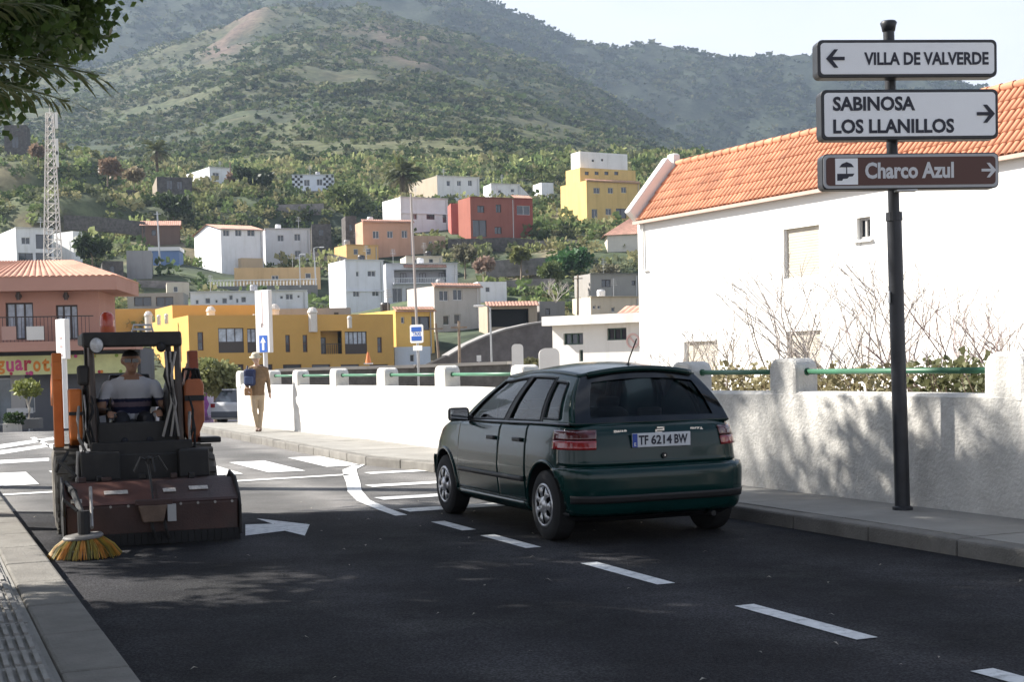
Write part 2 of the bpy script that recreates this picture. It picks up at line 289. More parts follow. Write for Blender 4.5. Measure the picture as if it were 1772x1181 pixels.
def house_frame(h):
    a = h['a']; P = gy(h['xm'], h['yb'], h['Y'])
    df = Vector((math.cos(a), math.sin(a), 0)); nf = Vector((math.sin(a), -math.cos(a), 0)); ds = Vector((-math.sin(a), math.cos(a), 0)); ns = Vector((-math.cos(a), -math.sin(a), 0))
    W = (gplane(h['xr'], h['yb'], P, nf) - P).dot(df)
    q = gplane(h['xl'], h['yb'], P, ns); D = max(4.5, min(14, (q - P).dot(ds)))
    zt = gy(h['xm'], h['yt'], h['Y']).z
    return P, df, ds, nf, ns, max(W, 1.), D, zt
CTRL = []
for h in HOUSES:
    h['fr'] = house_frame(h); P, df, ds, nf, ns, W, D, zt = h['fr']
    for u in (0, .2, .4, .6, .8, 1):
        for v in (-.12, 0, .5): CTRL.append((*(P + df * W * u + ds * D * v).xy, P.z - .25))
for px, py, Y in [(100, 330, 230), (170, 440, 180), (440, 360, 240), (560, 360, 245), (640, 330, 265), (870, 470, 175), (930, 440, 195), (1010, 450, 190), (960, 500, 160), (300, 462, 190), (60, 300, 260), (150, 482, 172), (760, 470, 190), (1060, 420, 200), (850, 440, 190)]:
    q = gy(px, py, Y); CTRL.append(tuple(q))
CT = np.array(CTRL)
PROF = ([56, 100, 118, 140, 172, 200, 212, 235, 262, 290, 340], [-2.2, -1.6, 1.2, 4.2, 8, 15.5, 19, 25, 32, 39.5, 50])
Y1 = ([-900, 0, 200, 250, 350, 420, 480, 560, 640, 740, 850, 960, 1060, 1150, 1250, 1500, 1772, 2700], [190, 150, 132, 120, 88, 56, 30, 16, 22, 48, 84, 132, 184, 230, 262, 288, 300, 320])
Y2 = ([-900, 0, 500, 780, 860, 900, 960, 1010, 1080, 1200, 1300, 1410, 1500, 1600, 1690, 1772, 2700], [-60, -110, -90, -40, 2, 22, 52, 74, 86, 88, 95, 103, 115, 130, 146, 182, 330])
def terr(x, Y):
    """terrain height (numpy arrays)"""
    p = CX + F * x / Y; hor = 632 - .022 * (p - 886)
    z = np.interp(Y, *PROF)
    zc = H + (hor - np.interp(p, *Y1)) / F * 1000.; z2 = H + (hor - np.interp(p, *Y2)) / F * 1550.
    t = np.clip((Y - 340) / 660, 0, 1); z = np.where(Y > 340, 50 + (zc - 50) * t ** 1.2, z)
    t = np.clip((Y - 1000) / 150, 0, 1); zd = zc - 10 * t * t * (3 - 2 * t)
    t = np.clip((Y - 1150) / 400, 0, 1); zb = (zc - 10) + (z2 - zc + 10) * t ** 1.05
    z = np.where(Y > 1000, zd, z); z = np.where(Y > 1150, zb, z); z = np.where(Y > 1550, zb - (Y - 1550) * .5, z)
    near = (Y < 345) & (Y > 108); idx = np.nonzero(near)[0]
    base = np.interp(CT[:, 1], *PROF); res = CT[:, 2] - base
    for k in range(0, len(idx), 4000):
        i = idx[k:k + 4000]; d2 = (x[i, None] - CT[None, :, 0]) ** 2 + (Y[i, None] - CT[None, :, 1]) ** 2
        w = np.exp(-d2 / (2 * 5. ** 2)); fade = np.clip((345 - Y[i]) / 30, 0, 1) * np.clip((Y[i] - 108) / 8, 0, 1)
        z[i] += (w * res).sum(1) / (w.sum(1) + .06) * fade
    return z
rows = np.concatenate([np.linspace(100, 345, 110), np.geomspace(350, 2300, 150)]); ps = np.concatenate([np.linspace(-900, -60, 24), np.linspace(-40, 1820, 220), np.linspace(1850, 2700, 22)])
PP, YY = np.meshgrid(ps, rows); XX = (PP - CX) / F * YY
x, y = XX.ravel(), YY.ravel(); z = terr(x, y)
def fbm(x, y, sc, oct_=5, seed=0.): return np.array([mnoise.fractal(Vector((a * sc + seed, b * sc, seed)), .9, 2.1, oct_) for a, b in zip(x, y)])
n1 = fbm(x, y, 1 / 160., 6, 3.1); n2 = fbm(x, y, 1 / 30., 4, 9.7)
amp = np.interp(y, [118, 340, 600, 1000, 1250, 1550], [0, .8, 8, 12, 20, 10]); z = z + n1 * amp + n2 * np.interp(y, [118, 340, 900, 1900], [.25, .8, 3.5, 6])
V = np.stack([x, y, z], 1); nc = len(ps); nr = len(rows)
ii, jj = np.meshgrid(np.arange(nr - 1), np.arange(nc - 1), indexing='ij'); k = (ii * nc + jj).ravel()
Fq = np.stack([k, k + 1, k + nc + 1, k + nc], 1)
# soil and low cover colours of the slopes (albedo, with cloud shadow painted into the back slope)
p = PP.ravel()
def sm(a, b, v): t = np.clip((v - a) / (b - a), 0, 1); return t * t * (3 - 2 * t)
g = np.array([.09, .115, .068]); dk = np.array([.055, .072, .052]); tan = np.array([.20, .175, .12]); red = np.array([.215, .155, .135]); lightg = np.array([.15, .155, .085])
m1 = sm(-.25, .35, n1)[:, None]; m2 = sm(-.3, .4, n2)[:, None]
C = dk * (1 - m2) + g * m2; C = C * (1 - .45 * m1) + lightg * .45 * m1
rockm = (sm(.1, .55, fbm(x, y, 1 / 14., 3, 21.)) * np.interp(y, [100, 230, 300, 500], [1., .9, .45, .35]))[:, None]; C = C * (1 - rockm) + tan * rockm
hpy = 632 - .022 * (p - 886) - (z - H) / y * F
scar = np.exp(-(((p - 425) - (62 - hpy) * .75) / 34) ** 2) * sm(125, 95, hpy) * sm(8, 22, hpy) * (y > 600) * (y < 1005) * sm(-.5, .1, n2)
scar2 = .75 * np.exp(-((p - 690 - (hpy - 80) * .9) / 95) ** 2) * sm(150, 110, hpy) * sm(40, 60, hpy) * (y > 600) * (y < 1005) * sm(-.2, .4, n2)
sc_ = np.clip(scar + scar2, 0, 1)[:, None] * .9; C = C * (1 - sc_) + red * sc_
far = sm(1050, 1250, y)[:, None]; C = C * (1 - far) + (dk * .72 + g * .22 * m2) * far  # back slope: cloud shadow painted in as a darker woodland colour
field = (np.exp(-((p - 1000) / 330.) ** 2) * sm(345, 420, y) * sm(620, 470, y))[:, None] * .7; C = C * (1 - field) + np.array([.17, .18, .085]) * field
terr_m = mat('hillside_soil', (.1, .1, .06), .95, spec=.1, bump=.6, bscale=.35)
nt, N_, L_, b_ = terr_m.node_tree, terr_m.node_tree.nodes, terr_m.node_tree.links, terr_m.node_tree.nodes['Principled BSDF']
at = N_.new('ShaderNodeAttribute'); at.attribute_name = 'tint'
nz = N_.new('ShaderNodeTexNoise'); nz.inputs['Scale'].default_value = .25; nz.inputs['Detail'].default_value = 8; nz.inputs['Roughness'].default_value = .7
t_ = N_.new('ShaderNodeTexCoord'); L_.new(t_.outputs['Object'], nz.inputs['Vector'])
rp = N_.new('ShaderNodeValToRGB'); rp.color_ramp.elements[0].position = .35; rp.color_ramp.elements[1].position = .65; rp.color_ramp.elements[0].color = (.55, .55, .55, 1); rp.color_ramp.elements[1].color = (1.45, 1.4, 1.3, 1)
mu = N_.new('ShaderNodeMixRGB'); mu.blend_type = 'MULTIPLY'; mu.inputs['Fac'].default_value = 1
L_.new(nz.outputs['Fac'], rp.inputs['Fac']); L_.new(at.outputs['Color'], mu.inputs['Color1']); L_.new(rp.outputs['Color'], mu.inputs['Color2']); L_.new(mu.outputs[0], b_.inputs['Base Color'])
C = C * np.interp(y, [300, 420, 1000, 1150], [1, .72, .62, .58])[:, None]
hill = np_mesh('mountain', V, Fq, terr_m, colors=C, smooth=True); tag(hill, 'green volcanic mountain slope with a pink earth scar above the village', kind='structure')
TZ = z.reshape(nr, nc)
def tz(px_, Y_):
    """terrain height at column p and distance Y (arrays), bilinear from the mesh"""
    i = np.clip(np.searchsorted(rows, Y_) - 1, 0, nr - 2); j = np.clip(np.searchsorted(ps, px_) - 1, 0, nc - 2)
    fy = (Y_ - rows[i]) / (rows[i + 1] - rows[i]); fx = (px_ - ps[j]) / (ps[j + 1] - ps[j])
    return (TZ[i, j] * (1 - fx) + TZ[i, j + 1] * fx) * (1 - fy) + (TZ[i + 1, j] * (1 - fx) + TZ[i + 1, j + 1] * fx) * fy
def terrain_at(x_, y_): return float(tz(np.array([CX + F * x_ / y_]), np.array([float(y_)]))[0])

# ------------------------------------------------------------------ ground and street
gnd_m = mat('dry_ground', (.19, .165, .13), .95, .35, .8, .5, 12., spec=.15)
mb = MB(); ys = [-60, 0, 20, 36, 42, 48, 56, 80, 112]; mb.grid(lambda u, v: (u, v, G(v) - .05), [-160, -60, -20, 0, 20, 60, 160], ys); mb.build('ground', gnd_m).__setitem__('kind', 'structure')
asph_m = mat('asphalt', (.125, .122, .120), .88, .28, .9, .55, 160., spec=.3, stain=(.085, .083, .08), stain_amt=.6, stain_scale=.35, detail=9)
def road_sheet(name, quads, m, dz):
    b = MB()
    for q in quads: b.grid(lambda u, v, q=q: (lambda w: (w.x, w.y, G(w.y) + dz))(rd(lerp(q[0], q[1], v), lerp(q[2], q[3], u))), [i / 6 for i in range(7)], [i / 40 for i in range(41)])
    return b.build(name, m, weld=True)
road = road_sheet('road', [(-12, 60, .72, 6.9)], asph_m, 0.); road['kind'] = 'structure'
junction = road_sheet('side_street', [(22, 75, -32, .72)], asph_m, 0.); junction['kind'] = 'structure'
new_m = mat('new_asphalt', (.024, .024, .027), .9, .55, .7, .6, 150., spec=.15, stain=(.06, .06, .06), stain_amt=.7, stain_scale=.6, detail=9)
b = MB(); q = [rd(-11, .76), rd(-11, 6.85), rd(13.05, 6.85), rd(13.3, 4.9), rd(14.0, 3.0), rd(15.9, .76)]; b.add([(v.x, v.y, .004) for v in q], [tuple(range(6))]); b.build('resurfaced_asphalt', new_m, road)
def aggregate(m_, amt):
    """stone chippings in the asphalt and the paler wheel tracks that traffic polishes"""
    N, L = m_.node_tree.nodes, m_.node_tree.links; b_ = N['Principled BSDF']; src = b_.inputs['Base Color'].links[0].from_socket
    t = N.new('ShaderNodeTexCoord'); n = N.new('ShaderNodeTexNoise'); n.inputs['Scale'].default_value = 75; n.inputs['Detail'].default_value = 3; L.new(t.outputs['Object'], n.inputs['Vector'])
    r = N.new('ShaderNodeValToRGB'); r.color_ramp.elements[0].position = .38; r.color_ramp.elements[1].position = .68; r.color_ramp.elements[0].color = (1 - amt,) * 3 + (1,); r.color_ramp.elements[1].color = (1 + amt * 2.2,) * 3 + (1,); L.new(n.outputs['Fac'], r.inputs['Fac'])
    x = N.new('ShaderNodeMixRGB'); x.blend_type = 'MULTIPLY'; x.inputs['Fac'].default_value = 1; L.new(src, x.inputs['Color1']); L.new(r.outputs['Color'], x.inputs['Color2'])
    d = N.new('ShaderNodeVectorMath'); d.operation = 'DOT_PRODUCT'; d.inputs[1].default_value = (cA, sA, 0); L.new(t.outputs['Object'], d.inputs[0])
    w = N.new('ShaderNodeMath'); w.operation = 'PINGPONG'; w.inputs[1].default_value = .85; L.new(d.outputs['Value'], w.inputs[0])
    n2 = N.new('ShaderNodeTexNoise'); n2.inputs['Scale'].default_value = .9; L.new(t.outputs['Object'], n2.inputs['Vector']); a = N.new('ShaderNodeMath'); a.operation = 'MULTIPLY_ADD'; a.inputs[1].default_value = .5; L.new(n2.outputs['Fac'], a.inputs[0]); L.new(w.outputs[0], a.inputs[2])
    r2 = N.new('ShaderNodeValToRGB'); r2.color_ramp.elements[0].position = .55; r2.color_ramp.elements[1].position = 1.; r2.color_ramp.elements[0].color = (.85, .85, .85, 1); r2.color_ramp.elements[1].color = (1.45, 1.43, 1.4, 1); L.new(a.outputs[0], r2.inputs['Fac'])
    y = N.new('ShaderNodeMixRGB'); y.blend_type = 'MULTIPLY'; y.inputs['Fac'].default_value = 1; L.new(x.outputs[0], y.inputs['Color1']); L.new(r2.outputs['Color'], y.inputs['Color2']); L.new(y.outputs[0], b_.inputs['Base Color'])
aggregate(asph_m, .28); aggregate(new_m, .4)
paint_m = mat('road_paint', (.74, .74, .73), .75, .12, 9., .3, 90., spec=.3, stain=(.22, .22, .22), stain_amt=.8, stain_scale=13.)
def paint(name, poly, dz=.009):
    """poly in (s, t); drawn flat on the road"""
    b = MB(); vs = [rd(s, t) for s, t in poly]; b.add([(v.x, v.y, G(v.y) + dz) for v in vs], [tuple(range(len(vs)))]); return b.build(name, paint_m, road)
def st(px, py): w = gz(px, py); return (w.y * cA - w.x * sA, w.x * cA + w.y * sA)
for t in (1.22, 2.1, 3.0, 3.9, 4.78): paint('crossing_stripe', [(19.4, t - .26), (19.4, t + .26), (22.0, t + .28), (22.0, t - .28)])
paint('crossing_stripe', [(19.95, 5.5), (19.95, 6.03), (22.5, 6.1), (22.5, 5.55)])
paint('stop_line', [(17.85, .95), (18.2, 5.34), (18.42, 5.34), (18.07, .95)])
cv = [(20.1, 6.05, .17), (19.2, 5.62, .2), (18.2, 5.34, .2), (17, 5.02, .18), (15.8, 4.68, .17), (14.6, 4.42, .15), (13.6, 4.32, .13), (12.9, 4.28, .12)]
paint('edge_line', [(s, t - w / 2) for s, t, w in cv] + [(s, t + w / 2) for s, t, w in reversed(cv)])
for s, t0 in ((18.35, 5.62), (16.35, 5.02), (14.7, 4.62), (13.35, 4.46)): paint('hatch_stripe', [(s - .17, t0), (s - .17, 6.55), (s + .17, 6.55), (s + .17, t0)])
for s0, s1 in ((12.25, 11.35), (11.0, 10.0), (8.95, 7.95), (6.95, 5.85), (5.0, 4.0)):
    s0, s1 = {12.25: st(750, 906) and (12.2, 11.4), 11.0: (10.98, 10.02), 8.95: (9.05, 7.92), 6.95: (7.0, 5.85), 5.0: (5.02, 4.0)}[s0]
    paint('lane_dash', [(s0, 4.33), (s0, 4.46), (s1, 4.46), (s1, 4.33)])
arr = [(424.6, 929.5), (424.6, 910), (471.8, 908.9), (444, 899.4), (536, 910), (527.5, 929.5), (493, 920.9)]
paint('turn_arrow', [st(*q) for q in arr] + [(st(424.6, 910)[0] + .05, st(424.6, 910)[1] - 1.1)][:0])
for q in ([(0, 770), (92, 757), (95, 761), (0, 777)], [(0, 780), (95, 768), (95, 772), (0, 787)], [(0, 797), (85, 793), (85, 798), (0, 803)], [(60, 757), (97, 776), (97, 780), (52, 758)]):
    b = MB(); b.add([tuple(gz(*c, z=.006)) for c in q], [(0, 1, 2, 3)]); b.build('junction_line', paint_m, junction)
# pavements with kerb stones
kerb_m = mat('kerb_stone', (.195, .185, .168), .9, .22, 3., .5, 60., spec=.2, stain=(.14, .13, .12), stain_amt=.6)
pave_m = mat('pavement_concrete', (.28, .27, .25), .92, .15, 1.5, .4, 70., spec=.2, stain=(.2, .19, .17), stain_amt=.55, stain_scale=.9)
def strip(name, path_l, path_r, z, m, parent=None, kind='structure'):
    b = MB(); n = len(path_l)
    vs = [rd(s, t) for s, t in path_l] + [rd(s, t) for s, t in path_r]
    b.add([(v.x, v.y, G(v.y) + z) for v in vs] + [(v.x, v.y, G(v.y) - .1) for v in vs],
          [(i, i + 1, n + i + 1, n + i) for i in range(n - 1)] + [(i, 2 * n + i, 2 * n + i + 1, i + 1) for i in range(n - 1)] + [(n + i, n + i + 1, 3 * n + i + 1, 3 * n + i) for i in range(n - 1)] + [(0, n, 3 * n, 2 * n), (n - 1, 3 * n - 1, 4 * n - 1, 2 * n - 1)])
    o = b.build(name, m, parent)
    if not parent: o['kind'] = kind
    return o
PATH = [(-8, 6.75), (8, 6.78), (14, 6.72), (16.5, 6.62), (18.5, 6.4), (20, 6.1), (24, 6.12), (30, 6.2), (36, 6.22), (44, 6.0)]
WALLP = [(-8, 7.98), (8, 8.0), (14, 7.85), (16.5, 7.75), (18.5, 7.7), (20, 7.66), (24, 7.64), (30, 7.38), (36, 7.28), (44, 7.1)]
pave_r = strip('pavement', [(s, t + .16) for s, t in PATH], [(s, t + .5) for s, t in WALLP], .125, pave_m)
def along(path, s): return float(np.interp(s, [q[0] for q in path], [q[1] for q in path]))
def kerb_run(s0, s1, path, sgn, parent, w=.16, step=1.0):
    s = s0
    while s < s1:
        e = min(s + step - .012, s1); a0, a1 = along(path, s), along(path, e); b = MB(); zz = .128 + random.uniform(-.004, .004)
        c = [rd(s, a0), rd(e, a1), rd(e, a1 + sgn * w), rd(s, a0 + sgn * w)]
        b.add([(v.x, v.y, G(v.y) - .1) for v in c] + [(v.x, v.y, G(v.y) + zz) for v in c], [(3, 2, 1, 0), (4, 5, 6, 7), (0, 1, 5, 4), (1, 2, 6, 5), (2, 3, 7, 6), (3, 0, 4, 7)])
        b.build('kerb_stone', kerb_m, parent, bevel=.018); s += step
kerb_run(4, 38, PATH, 1, pave_r)
s = 5.0
while s < 36:             # cast slabs between kerb and wall
    e_ = s + 1.49; c = [rd(s, along(PATH, s) + .165), rd(e_, along(PATH, e_) + .165), rd(e_, along(WALLP, e_) + .02), rd(s, along(WALLP, s) + .02)]; zz = .131 + random.uniform(-.003, .003); b = MB()
    b.add([(v.x, v.y, G(v.y) + .10) for v in c] + [(v.x, v.y, G(v.y) + zz) for v in c], [(4, 5, 6, 7), (0, 1, 5, 4), (1, 2, 6, 5), (2, 3, 7, 6), (3, 0, 4, 7)]); b.build('paving_slab', pave_m, pave_r); s += 1.505
LP = [(-8, .85), (26, .85)]
pave_l = strip('pavement_left', [(-10, -9), (21.9, -9)], [(-10, .545), (21.9, .545)], .118, pave_m)
kerb_run(3.5, 21, LP, -1, pave_l, .30, .98)
slot_m = mat('drain_slab', (.27, .26, .245), .9, .2, 5., .4, 80., spec=.2)
s = 4.0
while s < 13.6:           # ribbed paving slabs behind the kerb
    b = MB(); b.box((.0, .0, .0), (.385, .385, .05))
    for k in range(8): b.box((-.16 + k * .0457, 0, .032), (.022, .33, .016))
    o = b.build('ribbed_slab', slot_m, pave_l); w = rd(s, .32, .108 + random.uniform(-.003, .003)); o.location = w; o.rotation_euler = (0, 0, A); s += .4
# ------------------------------------------------------------------ building helpers
def facade(b, P, du, n, W, z0, z1, holes, depth=.18, mi=0):
    """wall rectangle from P along du (W wide, z0..z1) with real openings: holes (u0, u1, za, zb)"""
    hs = [(max(.02, a), min(W - .02, c), max(z0 + .02, e), min(z1 - .02, f)) for a, c, e, f in holes]
    us = sorted({0., W, *[q for h in hs for q in h[:2]]}); zs = sorted({z0, z1, *[q for h in hs for q in h[2:]]})
    pt = lambda u, z, d=0.: (P.x + du.x * u - n.x * d, P.y + du.y * u - n.y * d, z)
    for i in range(len(us) - 1):
        for j in range(len(zs) - 1):
            uc, zc = (us[i] + us[i + 1]) / 2, (zs[j] + zs[j + 1]) / 2
            if any(h[0] < uc < h[1] and h[2] < zc < h[3] for h in hs): continue
            b.add([pt(us[i], zs[j]), pt(us[i + 1], zs[j]), pt(us[i + 1], zs[j + 1]), pt(us[i], zs[j + 1])], [(0, 1, 2, 3)], mi)
    for u0, u1, a, c in hs:
        q = [(u0, a), (u1, a), (u1, c), (u0, c)]
        for k in range(4):
            (ua, za), (ub, zb) = q[k], q[(k + 1) % 4]
            b.add([pt(ua, za), pt(ub, zb), pt(ub, zb, depth), pt(ua, za, depth)], [(0, 1, 2, 3)], mi)
    return hs
def window(parent, P, du, n, hole, depth=.18, fm=None, pm=None, mull=1, fw=.06, name='window', trans=0):
    u0, u1, a, c = hole; b = MB(); fm = fm or frame_m
    at = lambda u, z, d: Vector((P.x + du.x * u - n.x * d, P.y + du.y * u - n.y * d, z)); rz = math.atan2(du.y, du.x)
    def bar(ua, ub, za, zb): b.box(at((ua + ub) / 2, (za + zb) / 2, depth - .04), (ub - ua, .05, zb - za), rz)
    bar(u0, u1, a, a + fw); bar(u0, u1, c - fw, c); bar(u0, u0 + fw, a + fw, c - fw); bar(u1 - fw, u1, a + fw, c - fw)
    for k in range(mull): m_ = lerp(u0, u1, (k + 1) / (mull + 1)); bar(m_ - fw / 2, m_ + fw / 2, a + fw, c - fw)
    if trans: bar(u0 + fw, u1 - fw, lerp(a, c, trans) - fw / 2, lerp(a, c, trans) + fw / 2)
    w = b.build(name, fm, parent)
    g = MB(); g.box(at((u0 + u1) / 2, (a + c) / 2, depth + .005), (u1 - u0, .012, c - a), rz); g.build('pane', pm or pane_m, w)
    return w
def shell(b, P, df, ds, nf, ns, W, D, z0, z1, holes=(), sholes=(), par=.35, mi=0, smi=0):
    hs = facade(b, P, df, nf, W, z0, z1, holes, mi=mi)
    Q = P + ds * D; sh = facade(b, Q, -ds, ns, D, z0, z1, sholes, mi=smi)
    Rr = P + df * W; facade(b, Rr, ds, -ns, D, z0, z1, (), mi=mi); facade(b, Rr + ds * D, -df, -nf, W, z0, z1, (), mi=mi)
    # parapet top and recessed roof
    th = .2; a, c, e, f = P, P + df * W, P + df * W + ds * D, P + ds * D
    ai, ci, ei, fi = a + (df + ds) * th, c + (-df + ds) * th, e - (df + ds) * th, f + (df - ds) * th
    v = [(q.x, q.y, z1) for q in (a, c, e, f)] + [(q.x, q.y, z1) for q in (ai, ci, ei, fi)] + [(q.x, q.y, z1 - par) for q in (ai, ci, ei, fi)]
    b.add(v, [(0, 1, 5, 4), (1, 2, 6, 5), (2, 3, 7, 6), (3, 0, 4, 7), (4, 5, 9, 8), (5, 6, 10, 9), (6, 7, 11, 10), (7, 4, 8, 11), (8, 9, 10, 11)], mi)
    return hs, sh, Q
def tile_slope(parent, name, e0, e1, r0, r1, m, pitch=.22, amp=.045, rows=1):
    """corrugated tile sheet: eave e0-e1, ridge r0-r1"""
    L = (e1 - e0).length; n = max(4, int(L / pitch)) ; b = MB(); up = (e1 - e0).cross(r0 - e0).normalized()
    if up.z < 0: up = -up
    us = [i / (4 * n) for i in range(4 * n + 1)]
    def fn(u, v): return e0.lerp(e1, u).lerp(r0.lerp(r1, u), v) + up * (amp * abs(math.sin(math.pi * u * n)) + (.02 if rows > 1 else 0) * (1 - (v * rows) % 1))
    b.grid(fn, us, [i / max(1, rows) for i in range(max(1, rows) + 1)]); b.grid(lambda u, v: fn(u, 0) - up * (.08 * v + .0), us, [0, 1])
    return b.build(name, m, parent)
dark_m = mat('dark_interior', (.02, .02, .02), .9)
tile_far = mat('roof_tile_far', (.50, .29, .22), .85, .25, 1.5, spec=.2)
def base_obj(h, P):
    e = empty(h['n'], (P.x, P.y, P.z)); return e
def kid(o, root):                       # child built in world space: keep it there
    o.parent = root; o.matrix_parent_inverse = Matrix.Translation(-Vector(root.location)) if not root.rotation_euler.z else (Matrix.Translation(root.location) @ Matrix.Rotation(root.rotation_euler.z, 4, 'Z')).inverted(); return o
class WRoot:
    """collects parts built in world space under one Empty"""
    def __init__(s, name, loc): s.e = empty(name, loc); s.n0 = None
    def fix(s):
        inv = Matrix.Translation(-Vector(s.e.location))
        for c in s.e.children: c.matrix_parent_inverse = inv
        return s.e
for h in HOUSES:
    P, df, ds, nf, ns, W, D, zt = h['fr']; z0 = P.z - 5
    root = WRoot(h['n'], (P.x, P.y, P.z)); e = root.e
    def pxh(r, P_=P, n_=nf, d_=df):
        q0 = gplane(r[0], (r[1] + r[3]) / 2, P_, n_); q1 = gplane(r[2], (r[1] + r[3]) / 2, P_, n_); m_ = (r[0] + r[2]) / 2
        return ((q0 - P_).dot(d_), (q1 - P_).dot(d_), gplane(m_, r[3], P_, n_).z, gplane(m_, r[1], P_, n_).z)
    holes = [pxh(r) for r in h['w']]
    wm = stone_m if h.get('stone') else wallmat(h['c'])
    b = MB(); hs, sh, Q = shell(b, P, df, ds, nf, ns, W, D, z0, zt, holes, smi=1)
    b.build('wall', [wm, wallmat(h['sc']) if 'sc' in h else wm], e, fix=False)
    for q in hs:
        wd, ht = q[1] - q[0], q[3] - q[2]
        if wd > 3.2 or (h['n'] == 'carport'):
            g = MB(); g.box(Vector((0, 0, 0)) + P + df * ((q[0] + q[1]) / 2) - nf * 1.2 + Vector((0, 0, (q[2] + q[3]) / 2 - P.z)), (wd, .05, ht), math.atan2(df.y, df.x)); g.build('recess', dark_m if h['n'] == 'carport' else wallmat((.45, .44, .46)), e)
            if h.get('balc'):
                for k in range(3): window(e, P, df, nf, (q[0] + .9 + k * 2.5, q[0] + 1.7 + k * 2.5, q[2] + .15, q[3] - .35), 1.19, dframe_m)
        else: window(e, P, df, nf, q, fm=dframe_m if h['c'][0] < .5 or wd > 1.4 else frame_m, mull=1 if wd > .75 else 0)
    up = Vector((0, 0, 1)); rz = math.atan2(df.y, df.x)
    if h.get('tilecap'):
        e0 = P + nf * .35 - df * .15; e0.z = zt - .12; e1 = e0 + df * (W + .3); tile_slope(e, 'tile_edge', e0, e1, e0 - nf * .75 + up * .42, e1 - nf * .75 + up * .42, tile_far, .3)
    if h.get('hip'):
        e0 = P + nf * .4 - df * .3; e0.z = zt - .05; e1 = e0 + df * (W + .6); hh = h['hip'] / F * h['Y']
        r0 = e0 - nf * (D * .5) + up * hh; r1 = r0 + df * (W + .6)
        tile_slope(e, 'tiled_roof', e0, e1, r0, r1, tile_far, .3)
        f0, f1 = e0 - nf * (D + .8), e1 - nf * (D + .8); tile_slope(e, 'tiled_roof', f0, f1, r0, r1, tile_far, .3)
        g = MB(); 
        for s_, k_ in ((e0 + df * .3, f0 + df * .3), (e1 - df * .3, f1 - df * .3)): g.add([s_ - up * .1, k_ - up * .1, (s_ + k_) / 2 + up * (hh - .12)], [(0, 1, 2)])
        g.build('gable', wm, e)
    if h.get('band'):
        g = MB(); g.box(P + df * (W / 2) + nf * .08 + up * (lerp(0, zt - P.z, .52)), (W + .1, .2, .16), rz); g.build('cornice', wm, e)
    for key in ('annex',):
        if key in h:
            x0, x1, yt, yb, c, ws = h[key]; P2 = gplane(x0, yb, P, nf) - nf * .3; W2 = (gplane(x1, yb, P, nf) - P2).dot(df); z2 = gplane((x0 + x1) / 2, yt, P, nf).z
            b = MB(); hs2, _, _ = shell(b, P2 + df * .02, df, ds, nf, ns, W2, D * .8, z0, z2, [pxh(r, P2, nf, df) for r in ws], par=.2); b.build('annexe', wallmat(c), e, fix=False)
            for q in hs2: window(e, P2 + df * .02, df, nf, q, fm=frame_m)
            if h['c'][1] < .15:
                e0 = P2 + nf * .3; e0.z = z2; e1 = e0 + df * W2; tile_slope(e, 'tile_edge', e0, e1, e0 - nf * 1.4 + up * .55, e1 - nf * 1.4 + up * .55, tile_far, .3)
    for key in ('back', 'back2'):
        if key in h:
            xl, xm, xr, yt, yb, c = h[key]; P2 = P - nf * (2.2 if key == 'back' else 4.); n2 = nf
            A0 = gplane(xm, yb, P2, n2); W2 = (gplane(xr, yb, P2, n2) - A0).dot(df); z2 = gplane(xm, yt, P2, n2).z
            ws = [(1012 + k * 17, 297, 1019 + k * 17, 303) for k in range(4)] if key == 'back' else [(1024, 276, 1028, 280), (1040, 275, 1044, 279)]
            b = MB(); hs2, _, _ = shell(b, A0, df, ds, nf, ns, W2, D * (.55 if key == 'back' else .35), P.z + 1, z2, [pxh(r, A0, nf, df) for r in ws], par=.2); b.build('upper_storey' if key == 'back' else 'attic', wallmat(c), e, fix=False)
            for q in hs2: window(e, A0, df, nf, q, fm=dframe_m, mull=0, fw=.04)
    if 'balc' in h:
        x0, x1, y0, y1 = h['balc']; q0 = gplane(x0, y1, P, nf); q1 = gplane(x1, y1, P, nf); hh = (y1 - y0) / F * h['Y']
        g = MB(); L = (q1 - q0).length; g.box((q0 + q1) / 2 + nf * .45, (L, .9, .15), rz); g.build('balcony_slab', wm, e)
        g = MB(); g.box((q0 + q1) / 2 + nf * .85 + up * hh, (L, .1, .08), rz)
        for k in range(int(L / .22)): g.box(q0 + df * (.1 + k * .22) + nf * .85 + up * hh / 2, (.07, .07, hh), rz)
        g.build('balustrade', frame_m, e)
        x0, x1, y0 = h['strip']; q0 = gplane(x0, y0, P, nf) + nf * .5; q1 = gplane(x1, y0, P, nf) + nf * .5; tile_slope(e, 'tile_edge', q0, q1, q0 - nf * .55 + up * .35, q1 - nf * .55 + up * .35, tile_far, .3)
    if 'box' in h:
        x0, x1, yt, yb, c = h['box']; q0 = gplane(x0, yb, P, nf); q1 = gplane(x1, yb, P, nf); z1 = gplane(x0, yt, P, nf).z
        g = MB(); g.box((q0 + q1) / 2 + nf * .6 + up * ((z1 - q0.z) / 2 - .5), ((q1 - q0).length, 1.2, z1 - q0.z + 1), rz); g.build('porch', wallmat(c), e)
    if 'lean' in h:
        q0 = P + df * W + nf * .1; q0.z = zt - .2; q1 = gplane(h['lean'][1], 337, P, nf); g0 = q0 + ds * 4; g1 = q1 + ds * 4; tile_slope(e, 'lean_to_roof', q1, g1, q0, g0, tile_far, .3)
        g = MB(); g.add([P + df * W - up * 2, q1 - up * 3, q1 - up * .1, q0 - up * .1], [(0, 1, 2, 3)]); g.build('lean_to_wall', wm, e)
